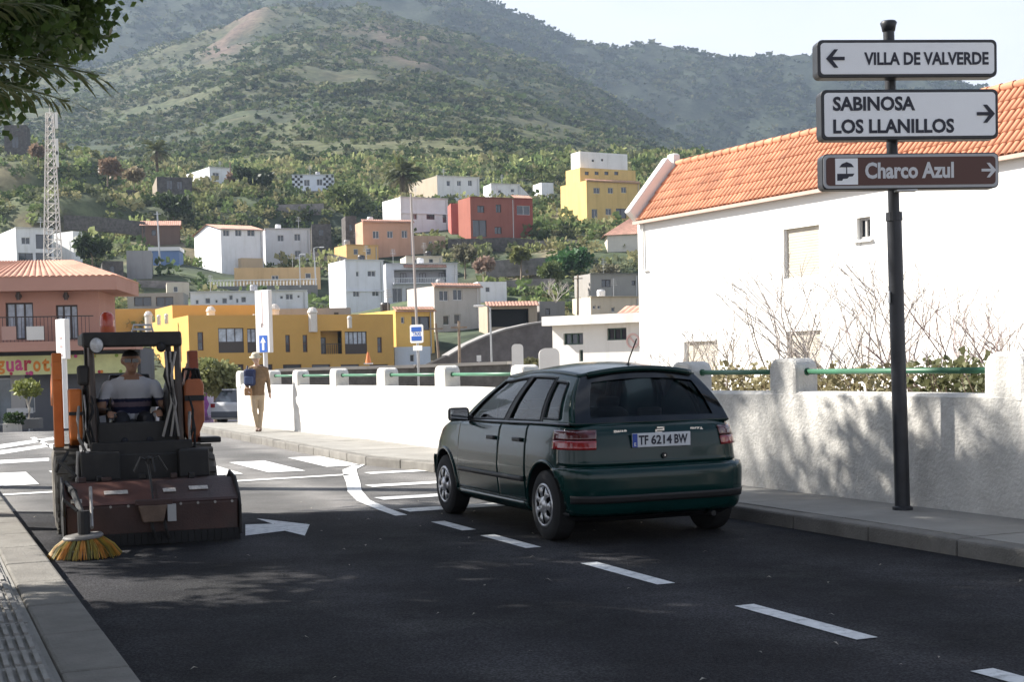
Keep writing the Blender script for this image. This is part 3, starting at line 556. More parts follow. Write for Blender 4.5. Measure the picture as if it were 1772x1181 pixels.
    if 'check' in h:
        for base in (0., W - 2.0):
            for i in range(4):
                for j in range(6):
                    if (i + j) % 2: MB().box(P + df * (base + .25 + i * .5) + nf * .02 + up * (zt - P.z - .3 - j * .5), (.48, .04, .48), rz).build('checker_square', black_m, e)
        g = MB(); g.box(P + df * W / 2 + nf * .7 - up * .1, (W, 1.4, .2), rz); g.build('terrace_slab', conc_m, e)
    if 'whitetop' in h:
        g = MB(); g.box(P + df * W / 2 + ds * D / 2 + up * (zt - P.z + .05), (W + .3, D + .3, .5), rz); g.build('lid', frame_m, e)
    rq = random.Random(h['xl'] + 7)
    if h['n'] in ('house', 'terrace_house') and not h.get('hip'):
        q = P + df * (W * rq.uniform(.2, .8)) + ds * (D * .5)
        if rq.random() < .6: MB().lathe([(0, -.3), (.42, -.3), (.45, .7), (.38, .85), (0, .9)], 12, Matrix.Translation((q.x, q.y, zt))).build('water_drum', rq.choice((frame_m, mat('grey_drum', (.3, .3, .31), .6), mat('black_drum', (.03, .03, .035), .5))), e)
        q = P + df * (W * rq.uniform(.1, .9)) + ds * (D * .3); b = MB(); b.tube((q.x, q.y, zt - .3), (q.x, q.y, zt + 2.0), .03, n=5)
        for k in range(4): b.tube((q.x - .4 + .05 * k, q.y, zt + 1.3 + .2 * k), (q.x + .4 - .05 * k, q.y, zt + 1.3 + .2 * k), .02, n=4)
        b.build('tv_aerial', steel_m, e)
    if W > 3.5 and h['n'] == 'house':
        b = MB(); q = P + df * (W - .35) + nf * .06; b.tube((q.x, q.y, P.z - 1), (q.x, q.y, zt - .2), .05, n=6); b.build('downpipe', frame_m if h['c'][0] < .6 else steel_m, e)
        MB().box(P + df * (W / 2) + nf * .02 + up * (zt - P.z + .03), (W + .12, .5, .07), rz).build('roof_edge', wallmat(tuple(x * .85 for x in h['c'])), e)
    root.fix(); tag(e, h['l'], h.get('cat', 'house'), 'hillside buildings')
    h['obj'] = e
# long white balustrade of the tan building
q0, q1 = gy(327, 497, 181), gy(549, 493, 183); root = WRoot('balustrade', q0); L = (q1 - q0).length; d = (q1 - q0) / L; rz = math.atan2(d.y, d.x); hh = .75
g = MB(); g.box((q0 + q1) / 2 + Vector((0, 0, hh)), (L, .16, .12), rz); g.build('handrail', frame_m, root.e)
for k in range(int(L / .42)): MB().lathe([(.0, 0), (.09, 0), (.06, .15), (.1, .3), (.05, .6), (.09, .7), (0, .7)], 6, Matrix.Translation(q0 + d * (.2 + k * .42))).build('baluster', frame_m, root.e)
g = MB(); g.box((q0 + q1) / 2 + Vector((0, .3, -1.2)), (L, .8, 2.4), rz); g.build('retaining_base', wallmat((.2, .2, .2)), root.e)
tag(root.fix(), 'long white balustrade on a dark base below the tan building', 'balustrade')

# ------------------------------------------------------------------ big white building on the right, with individual roof tiles
ba = .50; bdir = Vector((-math.sin(ba), math.cos(ba), 0)); bn = Vector((-math.cos(ba), -math.sin(ba), 0))   # runs away to the left, faces the street
PB = gy(1390, 480, 40.); PB.z = 0
def onb(px, py, off=0.): return gplane(px, py, PB + bn * off, bn)
Lf = onb(1103, 372); Rt_u = -13.0; Lu = (Lf - PB).dot(bdir); z_e = onb(1390, 322).z
root = WRoot('white_building', PB); e = root.e
S0 = PB + bdir * Rt_u; Wb = Lu - Rt_u; wb_m = mat('white_render', (.80, .795, .77), .9, .03, .7, .2, 40., spec=.2, stain=(.66, .63, .58), stain_amt=.35, stain_scale=.35)
def hb(r):
    q0 = onb(r[0], (r[1] + r[3]) / 2); q1 = onb(r[2], (r[1] + r[3]) / 2); m_ = (r[0] + r[2]) / 2
    u = sorted(((q0 - S0).dot(bdir), (q1 - S0).dot(bdir))); return (u[0], u[1], onb(m_, r[3]).z, onb(m_, r[1]).z)
wins = [hb(r) for r in ((1356, 393, 1418, 480), (1483, 376, 1506, 414), (1362, 573, 1420, 650), (1184, 591, 1242, 650))]
b = MB(); hs = facade(b, S0, bdir, bn, Wb, -1.2, z_e, wins, .16)
DB = 7.5; DR = 3.2; back = -bn * DB
for p0, d0, w0 in ((S0 + bdir * Wb, -bn, DB), (S0 + back, bn, DB)): facade(b, p0, d0, bdir, w0, -1.2, z_e, ())
facade(b, S0 + back, bdir, -bn, Wb, -1.2, z_e, ()); b.build('wall', wb_m, e, fix=False)
shut_m = mat('roller_shutter', (.50, .455, .38), .6, .06, 2.)
for k, q in enumerate(hs):
    if k == 1: window(e, S0, bdir, bn, q, .16, mat('grey_frame', (.35, .34, .33), .5), mull=1, fw=.07); continue
    u0, u1, a, c = q; n_ = int((c - a) / .075); w = MB()
    rz = math.atan2(bdir.y, bdir.x)
    ctr = S0 + bdir * ((u0 + u1) / 2) - bn * .12
    for s_ in (u0 + .02, u1 - .02): w.box(S0 + bdir * s_ - bn * .10 + Vector((0, 0, (a + c) / 2)), (.05, .07, c - a), rz)
    w = w.build('window', frame_m, e); g = MB()
    for j in range(n_): zc = a + (j + .5) * (c - a) / n_; g.box(ctr + Vector((0, 0, zc)), (u1 - u0 - .02, .02 + .01 * (j % 2), (c - a) / n_ - .006), rz)
    g.build('roller_shutter', shut_m, w)
g = MB(); g.box(S0 + bdir * ((hs[1][0] + hs[1][1]) / 2) + bn * .02 + Vector((0, 0, hs[1][2] - .05)), (hs[1][1] - hs[1][0] + .2, .12, .06), math.atan2(bdir.y, bdir.x)); g.build('sill', frame_m, e)
# roof plane
up = Vector((0, 0, 1)); zr = gplane(1160, 272, PB - bn * (DR / 2), bn).z - .22; ov = .28
slope = (-bn * (DR / 2) + up * (zr - z_e)); sl = slope.length; sdir = slope / sl; nrm = bdir.cross(sdir); nrm = nrm if nrm.z > 0 else -nrm; nrm.normalize()
E0 = S0 + bn * ov * .6 + up * (z_e + .02 - ov * .6 * (zr - z_e) / (DR / 2))
b = MB(); b.add([E0 - nrm * .05, E0 + bdir * Wb - nrm * .05, E0 + bdir * Wb + slope * 1.05 - nrm * .05, E0 + slope * 1.05 - nrm * .05], [(0, 1, 2, 3)])
bk0 = E0 + slope * 1.05 - nrm * .05; b.add([bk0, bk0 + bdir * Wb, bk0 + bdir * Wb - bn * (DB - DR / 2) - up * .5, bk0 - bn * (DB - DR / 2) - up * .5], [(0, 1, 2, 3)])
roof = b.build('roof', tile_m, e)
rot = Matrix((bdir, sdir, nrm)).transposed().to_4x4()
tb = MB(); nseg = 5; rL, pitch = .40, .205     # cover tile: tapered half barrel
vs = []
for yv, rr, zz in ((0, .094, .022), (rL + .05, .078, .0)):
    for o_ in (0, .014):
        for i in range(nseg + 1): a_ = math.pi * i / nseg; vs.append(((rr - o_) * math.cos(a_), yv, zz + (rr - o_) * math.sin(a_) * .62))
k_ = nseg + 1
fs = [(i, i + 1, 2 * k_ + i + 1, 2 * k_ + i) for i in range(nseg)] + [(i, k_ + i, k_ + i + 1, i + 1) for i in range(nseg)]
tb.add(vs, fs); tmesh = tb.mesh('roof_tile'); tmesh.materials.append(tile_m); tmesh.polygons.foreach_set('use_smooth', [True] * len(tmesh.polygons))
tv = np.array(vs); ncol = int(Wb / pitch); nrow = int(sl * 1.04 / rL); tiles = []
for i in range(ncol):
    for j in range(nrow): tiles.append((i, j))
vis = sorted(tiles, key=lambda q: (E0 + bdir * (q[0] * pitch) + sdir * (q[1] * rL)).y)
vis = [q for q in vis if (lambda w: 1100 < CX + F * w.x / w.y < 1790)(E0 + bdir * (q[0] * pitch))]
near = set(vis[:290]); restV = []; restF = []; cnt = 0; rnp = np.array(rot.to_3x3())
for i, j in tiles:
    pos = E0 + bdir * ((i + .5) * pitch) + sdir * (j * rL + random.uniform(-.008, .008)) + nrm * random.uniform(-.004, .006)
    if (i, j) in near:
        o = bpy.data.objects.new('roof_tile', tmesh); col.objects.link(o); o.parent = e; o.matrix_world = Matrix.Translation(pos) @ rot @ Matrix.Rotation(random.uniform(-.02, .02), 4, 'Z')
        o.matrix_basis = o.matrix_world
    else:
        restV.append(tv @ rnp.T + np.array(pos)); restF.append(np.array(fs) + cnt); cnt += len(tv)
o = np_mesh('roof_tiling', np.concatenate(restV), np.concatenate(restF), tile_m, e, smooth=True); o['kind'] = 'stuff'
# ridge cap, gable coping, eave line
rdg = E0 + slope * 1.04 + nrm * .03; g = MB()
for k in range(int(Wb / .42)): g.tube(rdg + bdir * (k * .42), rdg + bdir * (k * .42 + .46), .13, .105, 8, cap=False)
g.build('ridge_tiles', tile_m, e, smooth=True)
g = MB(); g.box(E0 + bdir * (Wb / 2) - up * .06 + nrm * .0, (.09, Wb, .10), M=Matrix.Rotation(math.atan2(bdir.y, bdir.x) - math.pi / 2, 4, 'Z')); g.build('eave', mat('eave_mortar', (.50, .38, .32), .9, .1), e)
gc = E0 + bdir * (Wb + .02) - slope * .03; g = MB(); mmx = Matrix((bdir, sdir, nrm)).transposed().to_4x4()
g.box(gc + sdir * (sl * .56) + nrm * .12, (.32, sl * 1.0, .58), M=mmx); g.build('gable_coping', wb_m, e, bevel=.06)
g = MB(); g.box(gc + slope * 1.08 + up * .05, (.42, .3, .62), M=Matrix.Rotation(math.atan2(bdir.y, bdir.x), 4, 'Z')); g.build('coping_finial', wb_m, e, bevel=.08)
g = MB(); q = onb(1112, 385, .05); g.tube(q, q - up * 1.6, .03, n=6); g.tube(q - up * 1.6, q - up * 1.6 - bdir * .25, .03, n=6); g.build('drainpipe', wb_m, e)
root.fix(); tag(e, 'big white rendered building with orange tiled roof right of the road', 'building')
# the sealed tiles keep the world placement
# small tiled house behind its gable
q = gy(1047, 408, 195); q1 = gy(1106, 404, 195); r0 = gy(1095, 372, 199); root = WRoot('house', q)
b = MB(); b.box((q + q1) / 2 + Vector((.8, 3, -2.1)), ((q1 - q).length + 1, 6, 4)); b.build('wall', wallmat((.66, .62, .55)), root.e)
tile_slope(root.e, 'tiled_roof', q + Vector((-.3, -.3, 0)), q1 + Vector((3, -.3, 0)), r0 + Vector((.2, 1.5, 0)), r0 + Vector((3.5, 1.5, 0)), tile_far, .3)
b = MB(); b.add([q + Vector((-.3, -.3, 0)), q + Vector((-.3, 6.3, 0)), r0 + Vector((.2, 1.5, 0))], [(0, 1, 2)]); b.build('gable', tile_far, root.e)
tag(root.fix(), 'small beige house with orange hipped roof peeking past the white gable', 'house')

# ------------------------------------------------------------------ low white building with strip windows
a = -.62; P = gy(957, 634, 70); df = Vector((math.cos(a), math.sin(a), 0)); nf = Vector((math.sin(a), -math.cos(a), 0)); ds = -nf; ns = -df
W = (gplane(1125, 632, P, nf) - P).dot(df); zt = gy(957, 553, 70).z; root = WRoot('building', P); e = root.e
def ph(r):
    q0 = gplane(r[0], (r[1] + r[3]) / 2, P, nf); q1 = gplane(r[2], (r[1] + r[3]) / 2, P, nf); m_ = (r[0] + r[2]) / 2
    return ((q0 - P).dot(df), (q1 - P).dot(df), gplane(m_, r[3], P, nf).z, gplane(m_, r[1], P, nf).z)
b = MB(); hs, _, _ = shell(b, P, df, ds, nf, ns, W, 8, -2, zt, [ph((975, 577, 1009, 597)), ph((1050, 568, 1084, 589)), ph((1002, 606, 1009, 626))]); wm = wallmat((.80, .78, .74)); b.build('wall', wm, e, fix=False)
for q in hs: window(e, P, df, nf, q, fm=mat('green_frame', (.05, .09, .07), .5), mull=2 if q[1] - q[0] > .6 else 0)
g = MB(); g.box(P + df * W / 2 + nf * .25 + Vector((0, 0, zt - P.z - .1)), (W + .5, .6, .45), math.atan2(df.y, df.x)); g.build('roof_band', wm, e)
e0 = P + df * (W * .72) + nf * .4; e0.z = zt + .12; e1 = e0 + df * W * .3; tile_slope(e, 'tile_edge', e0, e1, e0 + ds * .8 + Vector((0, 0, .35)), e1 + ds * .8 + Vector((0, 0, .35)), tile_far, .3)
q = gplane(1095, 590, P + nf * .05, nf); g = MB(); M_ = Matrix.Translation(q) @ Matrix.Rotation(a, 4, 'Z') @ Matrix.Rotation(math.pi / 2, 4, 'X')
g.lathe([(.28, -.02), (.36, -.02), (.36, .02), (.28, .02), (.28, -.02)], 20, M_); g.box(q, (.5, .03, .07), M=Matrix.Rotation(a, 4, 'Z') @ Matrix.Rotation(R(45), 4, 'Y')); g.build('prohibition_mark', mat('faded_red_paint', (.72, .48, .44), .5), e)
tag(root.fix(), 'low white building with two strip windows right of the curved wall', 'building')

# ------------------------------------------------------------------ yellow building behind the wall
a = .42; P = gy(328, 623, 110); df = Vector((math.cos(a), math.sin(a), 0)); nf = Vector((math.sin(a), -math.cos(a), 0)); ds = -nf; ns = -df
W = (gplane(682, 620, P, nf) - P).dot(df); D = (gplane(222, 620, P, ns) - P).dot(ds); zt = gy(328, 546, 110).z; root = WRoot('yellow_building', P); e = root.e
yel_m = mat('yellow_render', (.63, .375, .115), .9, .05, .6, .2, 30., spec=.2, stain=(.5, .31, .09), stain_amt=.3, stain_scale=.4)
ups = [ph(r) for r in ((342, 575, 352, 607), (378, 568, 422, 611), (428, 569, 450, 611), (494, 580, 502, 610), (524, 580, 532, 610), (555, 573, 592, 613), (597, 574, 635, 613), (653, 584, 661, 611))]
lows = [ph((340 + k * 50, 631, 372 + k * 50, 660)) for k in range(7)]
b = MB(); hs, _, _ = shell(b, P, df, ds, nf, ns, W, max(D, 9), -1.5, zt, ups + lows, par=.3, sholes=()); b.build('wall', yel_m, e, fix=False)
cur_m = mat('curtained_glass', (.42, .47, .55), .15, .5, 1.6, spec=.8)
for k, q in enumerate(hs):
    u0, u1, za, zb = q; big = k in (1, 2, 6); low = k >= len(ups)
    if k == 5:
        g = MB(); g.box(P + df * ((u0 + u1) / 2) - nf * 1.2 + Vector((0, 0, (za + zb) / 2 - P.z)), (u1 - u0, .06, zb - za), math.atan2(df.y, df.x)); g.build('loggia_wall', yel_m, e)
        window(e, P, df, nf, (u0 + .1, u0 + .75, za + .02, zb - .5), 1.16, dframe_m, name='door', mull=0)
        g = MB()
        for j in range(10): g.box(P + df * (u0 + (j + .5) * (u1 - u0) / 10) - nf * .1 + Vector((0, 0, za - P.z + .4)), (.03, .03, .8), math.atan2(df.y, df.x))
        g.box(P + df * ((u0 + u1) / 2) - nf * .1 + Vector((0, 0, za - P.z + .82)), (u1 - u0, .05, .05), math.atan2(df.y, df.x)); g.build('railing', dframe_m, e)
    elif big:
        zm = lerp(za, zb, .42)
        window(e, P, df, nf, (u0, u1, zm, zb), fm=dframe_m, pm=cur_m, mull=2 if k != 6 else 4)
        g = MB(); g.box(P + df * ((u0 + u1) / 2) - nf * .08 + Vector((0, 0, (za + zm) / 2 - P.z)), (u1 - u0, .05, zm - za), math.atan2(df.y, df.x)); g.build('spandrel_panel', dframe_m, e)
    else: window(e, P, df, nf, q, fm=mat('brown_frame', (.12, .05, .035), .5), mull=0, trans=0 if low else .5, pm=pane_m)
# side porch opening, set-back upper block, roof vents
A0 = P + ds * 9 + df * .5; b = MB(); shell(b, A0, df, ds, nf, ns, 8, 8, 0, gy(250, 531, 120).z, ()); b.build('upper_block', yel_m, e, fix=False)
A1 = gy(172, 552, 128); b = MB(); shell(b, A1, df, ds, nf, ns, 9, 8, -2, gy(172, 535, 128).z, ()); b.build('rear_block', yel_m, e, fix=False)
vent_m = wallmat((.75, .70, .64))
for px, py, s_ in ((257, 553, 1.), (365, 546, 1.1), (541, 549, 1.2), (288, 550, .5), (275, 552, .5), (440, 551, .5), (605, 555, .6), (475, 545, 1.3)):
    q = gy(px, py, 114); g = MB(); g.lathe([(0, -1.), (.30, -1.), (.30, .25), (.36, .28), (.34, .4), (.2, .62), (.0, .66)], 10, Matrix.Translation(q) @ Matrix.Scale(s_, 4)); g.build('roof_vent', vent_m, e, smooth=False)
tag(root.fix(), 'mustard yellow two-storey building with dark framed windows behind the wall', 'building')

# ------------------------------------------------------------------ salmon shop building, left
a = .10; P0 = gy(-110, 750, 55); df = Vector((math.cos(a), math.sin(a), 0)); nf = Vector((math.sin(a), -math.cos(a), 0)); ds = -nf; ns = -df; P = P0.copy(); P.z = -.8
root = WRoot('shop_building', P); e = root.e; W = (gplane(172, 560, P, nf) - P).dot(df); z1 = gplane(100, 598, P, nf).z; zt = gplane(100, 505, P, nf).z; D = 3.6
sal_m = mat('salmon_render', (.50, .285, .225), .9, .05, .6, .2, 30., spec=.2, stain=(.36, .19, .14), stain_amt=.35, stain_scale=.5)
grey_m = wallmat((.13, .135, .15))
ups = [ph((10, 524, 58, 588)), ph((97, 528, 135, 588))]; b = MB(); hs, _, _ = shell(b, P, df, ds, nf, ns, W, D, z1, zt, ups, par=.05); b.build('upper_wall', sal_m, e, fix=False)
for q in hs: window(e, P, df, nf, q, fm=dframe_m, pm=cur_m, mull=2, name='balcony_door')
gl = [ph((-70, 662, -30, 735)), ph((-10, 655, 22, 737)), ph((42, 656, 56, 715))]; Pg = P - nf * .4; W2 = (gplane(243, 700, P, nf) - P).dot(df)
b = MB(); hs2, _, _ = shell(b, Pg, df, ds, nf, ns, W2, D, P.z, z1 - .15, gl, par=.02); b.build('ground_floor', grey_m, e, fix=False)
for q in hs2: window(e, Pg, df, nf, q, fm=steel_m, mull=0, name='shop_door', pm=mat('shop_glass', (.16, .2, .24), .08, .3, .8, spec=.9))
rz = math.atan2(df.y, df.x); q = gplane(28, 700, Pg, nf); g = MB(); g.box(q + df * .1 + nf * .03 + Vector((0, 0, .3)), (.55, .05, 2.2), rz); g.build('shutter_panel', wallmat((.42, .41, .40)), e)
g = MB(); g.box(P + df * (W2 / 2) + nf * .45 + Vector((0, 0, z1 - P.z - .05)), (W2 + .2, 1.7, .36), rz); g.build('balcony_slab', sal_m, e)
# railing of the balcony with white panels
g = MB(); nb = int(W / .14)
for k in range(nb): g.box(P + df * (k * .14) + nf * 1.2 + Vector((0, 0, z1 - P.z + .6)), (.018, .018, .95), rz)
g.box(P + df * W / 2 + nf * 1.2 + Vector((0, 0, z1 - P.z + 1.08)), (W, .05, .04), rz); g.build('railing', dframe_m, e)
for x0, x1, cc in ((46, 76, (.72, .70, .66)), (3, 28, (.5, .32, .27))):
    q0, q1 = gplane(x0, 577, P + nf * 1.25, nf), gplane(x1, 577, P + nf * 1.25, nf); g = MB(); g.box((q0 + q1) / 2, ((q1 - q0).length, .03, .52), rz); g.build('balcony_panel', wallmat(cc), e)
for x in (34, 116):
    q = gplane(x, 513, P + nf * .1, nf); g = MB(); g.tube(q, q + nf * .2, .09, .12, 10); g.tube(q + nf * .2 - Vector((0, 0, .15)), q + nf * .2 + Vector((0, 0, .15)), .08, n=10); g.build('wall_lamp', dframe_m, e)
# hipped tile roof with deep fascia
zf = gplane(100, 484, P, nf).z; o_ = .85; c0 = P - df * o_ + nf * o_; c1 = P + df * (W + o_) + nf * o_; c2 = c1 + ds * (D + 2 * o_); c3 = c0 + ds * (D + 2 * o_)
for c in (c0, c1, c2, c3): c.z = zf
g = MB(); g.box((c0 + c2) / 2 + Vector((0, 0, -.22)), ((c1 - c0).length, (c2 - c1).length, .5), rz); g.build('fascia', sal_m, e)
r0 = c0.lerp(c3, .5) + df * 2.2 + Vector((0, 0, .85)); r1 = c1.lerp(c2, .5) - df * 2.2 + Vector((0, 0, .85))
for q in (c0, c1, c2, c3): q += Vector((0, 0, .05))
salt_m = mat('salmon_tile', (.50, .275, .20), .85, .22, 1.2, spec=.2)
tile_slope(e, 'tiled_roof', c0, c1, r0, r1, salt_m, .25, .05, 10); tile_slope(e, 'tiled_roof', c1, c2, r1, r1, salt_m, .25, .05, 10); tile_slope(e, 'tiled_roof', c3, c2, r0, r1, salt_m, .25, .05, 1); tile_slope(e, 'tiled_roof', c0, c3, r0, r0, salt_m, .25, .05, 1)
# shop fascia sign: pale green board with fruit-coloured letters
zs0, zs1 = gplane(50, 649, P + nf * .5, nf).z, gplane(50, 616, P + nf * .5, nf).z; g = MB(); g.box(P + df * (W2 / 2) + nf * .5 + Vector((0, 0, (zs0 + zs1) / 2 - P.z)), (W2, .08, zs1 - zs0), rz); sg = g.build('shop_sign', mat('sign_green', (.60, .62, .30), .6, .15, 1.5), e)
u0 = (gplane(-20, 632, P + nf * .5, nf) - P).dot(df); u1 = (gplane(104, 632, P + nf * .5, nf) - P).dot(df)
M_ = Matrix.Translation(P + df * u0 + nf * .55 + Vector((0, 0, zs0 - P.z + .14))) @ Matrix.Rotation(rz, 4, 'Z')
fru = [mat('fruit_red', (.42, .035, .06), .6), mat('fruit_pink', (.55, .07, .22), .6), mat('fruit_orange', (.65, .22, .03), .6), mat('fruit_green', (.22, .33, .05), .6)]
for k, ch in enumerate('oguarote'):
    w_ = (u1 - u0) / 8; text_mesh(ch, w_ * .86, .42 if ch not in 'gt' else .52, fru[(k * 2 + k // 3) % 3], e, 'sign_letter', M_ @ Matrix.Translation((k * w_, 0, -.1 if ch == 'g' else random.uniform(-.03, .03))), .03)
for k in range(14):
    u = u0 + (u1 - u0) * random.random() * 1.9; q = P + df * u + nf * .56 + Vector((0, 0, random.choice((zs0 + .06, zs1 - .06)) - P.z)); g = MB(); r_ = random.uniform(.05, .09)
    g.lathe([(0, -.01), (r_ * .8, -.008), (r_, 0), (r_ * .8, .01), (0, .014)], 10, Matrix.Translation(q) @ Matrix.Rotation(rz, 4, 'Z') @ Matrix.Rotation(math.pi / 2, 4, 'X')); g.build('fruit_motif', fru[k % 4], e)
tag(root.fix(), 'salmon shop building with tiled roof, balcony and colourful fruit sign', 'building')
SHOP = (P.copy(), df, nf)
# ------------------------------------------------------------------ roadside wall with posts and green rail
rough_m = mat('rough_white_wall', (.66, .64, .60), .95, .16, 3.5, .6, 34., spec=.15, stain=(.46, .44, .41), stain_amt=.55, stain_scale=1.3, detail=9)
rail_m = mat('green_rail', (.045, .15, .085), .45, .2, 3., spec=.5)
wp = [(s, along(WALLP, s)) for s in np.arange(6, 34.6, 1.425)]
wall = empty('roadside_wall', rd(*wp[3]))
inv = Matrix.Translation(-Vector(wall.location))
def wchild(o): o.parent = wall; o.matrix_parent_inverse = inv; return o
b = MB(); n = len(wp); TH = .28
for k, (s, t) in enumerate(wp):
    a_, c_ = rd(s, t), rd(s, t + TH); g_ = G(a_.y); zt_ = .98 + .125 + g_ * .7 + random.uniform(-.008, .008)
    b.v += [(a_.x, a_.y, g_), (a_.x, a_.y, zt_ - .03), (a_.x + .03, a_.y + .01, zt_), (c_.x - .03, c_.y, zt_), (c_.x, c_.y, zt_ - .03), (c_.x, c_.y, g_ - .5)]
for k in range(n - 1):
    for j in range(5): b.f.append((k * 6 + j, k * 6 + j + 1, k * 6 + j + 7, k * 6 + j + 6)); b.mi.append(0)
b.f += [(0, 1, 2, 3, 4, 5), tuple((n - 1) * 6 + j for j in range(5, -1, -1))]; b.mi += [0, 0]
wchild(b.build('wall_body', rough_m))
def rounded_post(w, d, h, r=.13, n=6):
    prof = [(-w / 2, 0), (-w / 2, h - r)] + [(-w / 2 + r - r * math.cos(i * math.pi / 2 / n), h - r + r * math.sin(i * math.pi / 2 / n)) for i in range(1, n + 1)]
    prof += [(-x, z) for x, z in reversed(prof)]
    return MB().prism(prof, -d / 2, d / 2, 'y').mesh('post', True)
post_me = rounded_post(.47, .272, .42); post_me.materials.append(rough_m)
def s_of(px, py, z=.125): w = gz(px, py, z); return w.y * cA - w.x * sA
# posts where the photograph has them
def s_at(px):      # position along the wall whose face is seen at column px
    best = min(np.arange(6, 34.5, .02), key=lambda s: abs((lambda w: CX + F * w.x / w.y)(rd(s, along(WALLP, s) + .1)) - (px + (px - 886) * .0 + 1.5)))
    return float(best)
ss = [s_at(px) for px in (1752, 1367, 905, 770, 667, 584, 518, 470)] + [34.3]
ss = [ss[0] - 2.85] + ss + [(ss[1] + ss[2]) / 2 + .7, (ss[1] + ss[2]) / 2 - 1.2]; ss.sort()
for k, s in enumerate(ss):
    w = rd(s, along(WALLP, s) + TH / 2); o = bpy.data.objects.new('post', post_me); col.objects.link(o); o.location = (w.x, w.y, G(w.y) * .7 + 1.02 + random.uniform(-.02, .02)); o.rotation_euler = (random.uniform(-.01, .01), random.uniform(-.01, .01), A + math.pi / 2 + random.uniform(-.03, .03))
    if k == len(ss) - 1: o.scale = (1.15, 1.15, 1.0)
    b_ = o.modifiers.new('bevel', 'BEVEL'); b_.width = .035; b_.segments = 2; b_.limit_method = 'ANGLE'; wchild(o)
for k in range(len(ss) - 1):
    p0 = rd(ss[k] + .15, along(WALLP, ss[k]) + TH / 2); p1 = rd(ss[k + 1] - .15, along(WALLP, ss[k + 1]) + TH / 2); p0.z = 1.30 + G(p0.y) * .7; p1.z = 1.30 + G(p1.y) * .7
    wchild(MB().tube(p0, p1, .027, n=10).build('rail', rail_m, smooth=True))
    for q, sg in ((p0, 1), (p1, -1)): wchild(MB().tube(q, q + (p1 - p0).normalized() * .09 * sg, .038, n=10).build('rail_socket', rail_m))
tag(wall, 'rough whitewashed roadside wall with rounded posts and a green rail', 'wall', kind='thing')

# ------------------------------------------------------------------ walls and street furniture behind it
def wall_run(name, pts, h0, th, m, label, coping=None, cat='wall'):
    """pts: top-edge points; goes down to h0 below"""
    root = WRoot(name, pts[0]); b = MB(); n = len(pts)
    for p in pts:
        for dy, dz in ((0, -h0), (0, 0), (th, 0), (th, -h0)): b.v.append((p.x, p.y + dy, p.z + dz))
    for k in range(n - 1):
        for j in range(4): b.f.append((k * 4 + j, k * 4 + (j + 1) % 4, k * 4 + 4 + (j + 1) % 4, k * 4 + 4 + j)); b.mi.append(0)
    b.f += [(0, 1, 2, 3), tuple((n - 1) * 4 + j for j in (3, 2, 1, 0))]; b.mi += [0, 0]
    b.build('wall_face', m, root.e)
    if coping:
        for k in range(n - 1):
            p, q = pts[k], pts[k + 1]; d = q - p; MB().box((p + q) / 2 + Vector((0, th / 2, .05)), (d.length - .01, th + .12, .1), M=d.to_track_quat('X', 'Z').to_matrix().to_4x4()).build('coping', coping, root.e)
    return tag(root.fix(), label, cat, kind='thing')
lane_wall = wall_run('street_wall', [gy(px, py, Y) for px, py, Y in ((476, 644, 47), (560, 641, 47), (640, 639, 46.5), (720, 637, 46), (800, 634, 46), (882, 631, 45.5))], 2.2, .35, mat('grey_mortar', (.13, .125, .12), .95, .35, 3., .7, 18., spec=.15), 'dark grey street wall with pale coping seen above the roadside wall', wallmat((.5, .47, .43)))
lane2 = wall_run('street_wall', [gy(px, py, Y) for px, py, Y in ((884, 632, 45.5), (912, 640, 45), (1010, 652, 44))], 2.2, .35, rough_m, 'short whitewashed street wall hidden behind the car roof')
cwall = wall_run('retaining_wall', [gy(px, py, Y) for px, py, Y in ((736, 634, 84), (770, 618, 84), (800, 600, 85), (835, 584, 86), (870, 572, 87), (910, 563, 88), (957, 556, 89), (985, 554, 90))], 8, .5, mat('grey_wall', (.135, .125, .125), .95, .3, .8, .5, 10., spec=.15, stain=(.2, .19, .18), stain_amt=.6, stain_scale=.6), 'dark grey retaining wall curving up behind the taxi sign', wallmat((.3, .29, .28)))
for pts, lab in (([(925, 417, 206), (980, 414, 205), (1040, 419, 203), (1100, 424, 202)], 'long grey stone terrace wall below the tall pale yellow house'), ([(775, 414, 206), (820, 413, 205), (880, 411, 205), (925, 415, 204)], 'stone terrace wall in front of the dark red house'), ([(840, 487, 168), (900, 484, 168), (960, 482, 168)], 'low terrace wall among bushes above the carport'), ([(150, 478, 174), (215, 484, 174), (322, 488, 176)], 'rubble terrace wall below the concrete cube'), ([(540, 436, 200), (575, 440, 198), (600, 446, 196)], 'stone terrace wall under the dark stone building'), ([(110, 372, 218), (180, 376, 217), (250, 384, 216)], 'dark field wall on the slope right of the mast'), ([(330, 350, 246), (420, 356, 245), (560, 352, 246)], 'long field wall across the scrub above the tall white house'), ([(840, 452, 186), (900, 448, 186), (980, 444, 187)], 'stone terrace wall behind the slim yellow-green tree'), ([(60, 318, 250), (150, 322, 250), (240, 330, 249)], 'dark field wall high on the left slope')):
    wall_run('terrace_wall', [gy(*q) for q in pts], 2.2, .5, stone_m if 'dark' in lab else mat('terrace_stone', (.24, .22, .21), .95, .35, 1.2, .7, 7., spec=.15), lab)
mw = MB(); q0, q1 = gy(326, 736, 63), gy(424, 733, 64); zz = gy(370, 671, 63).z - q0.z; d = q1 - q0; root = WRoot('mural_wall', q0)
mw.box((q0 + q1) / 2 + Vector((-1.2, .1, zz / 2 - .1)), (d.length + 3.4, .2, zz + .2), math.atan2(d.y, d.x)); mw.build('wall_face', wallmat((.62, .63, .72)), root.e)
pur = mat('mural_purple', (.24, .07, .30), .8, .4, 4.); pur2 = mat('mural_violet', (.36, .16, .42), .8, .4, 4.)
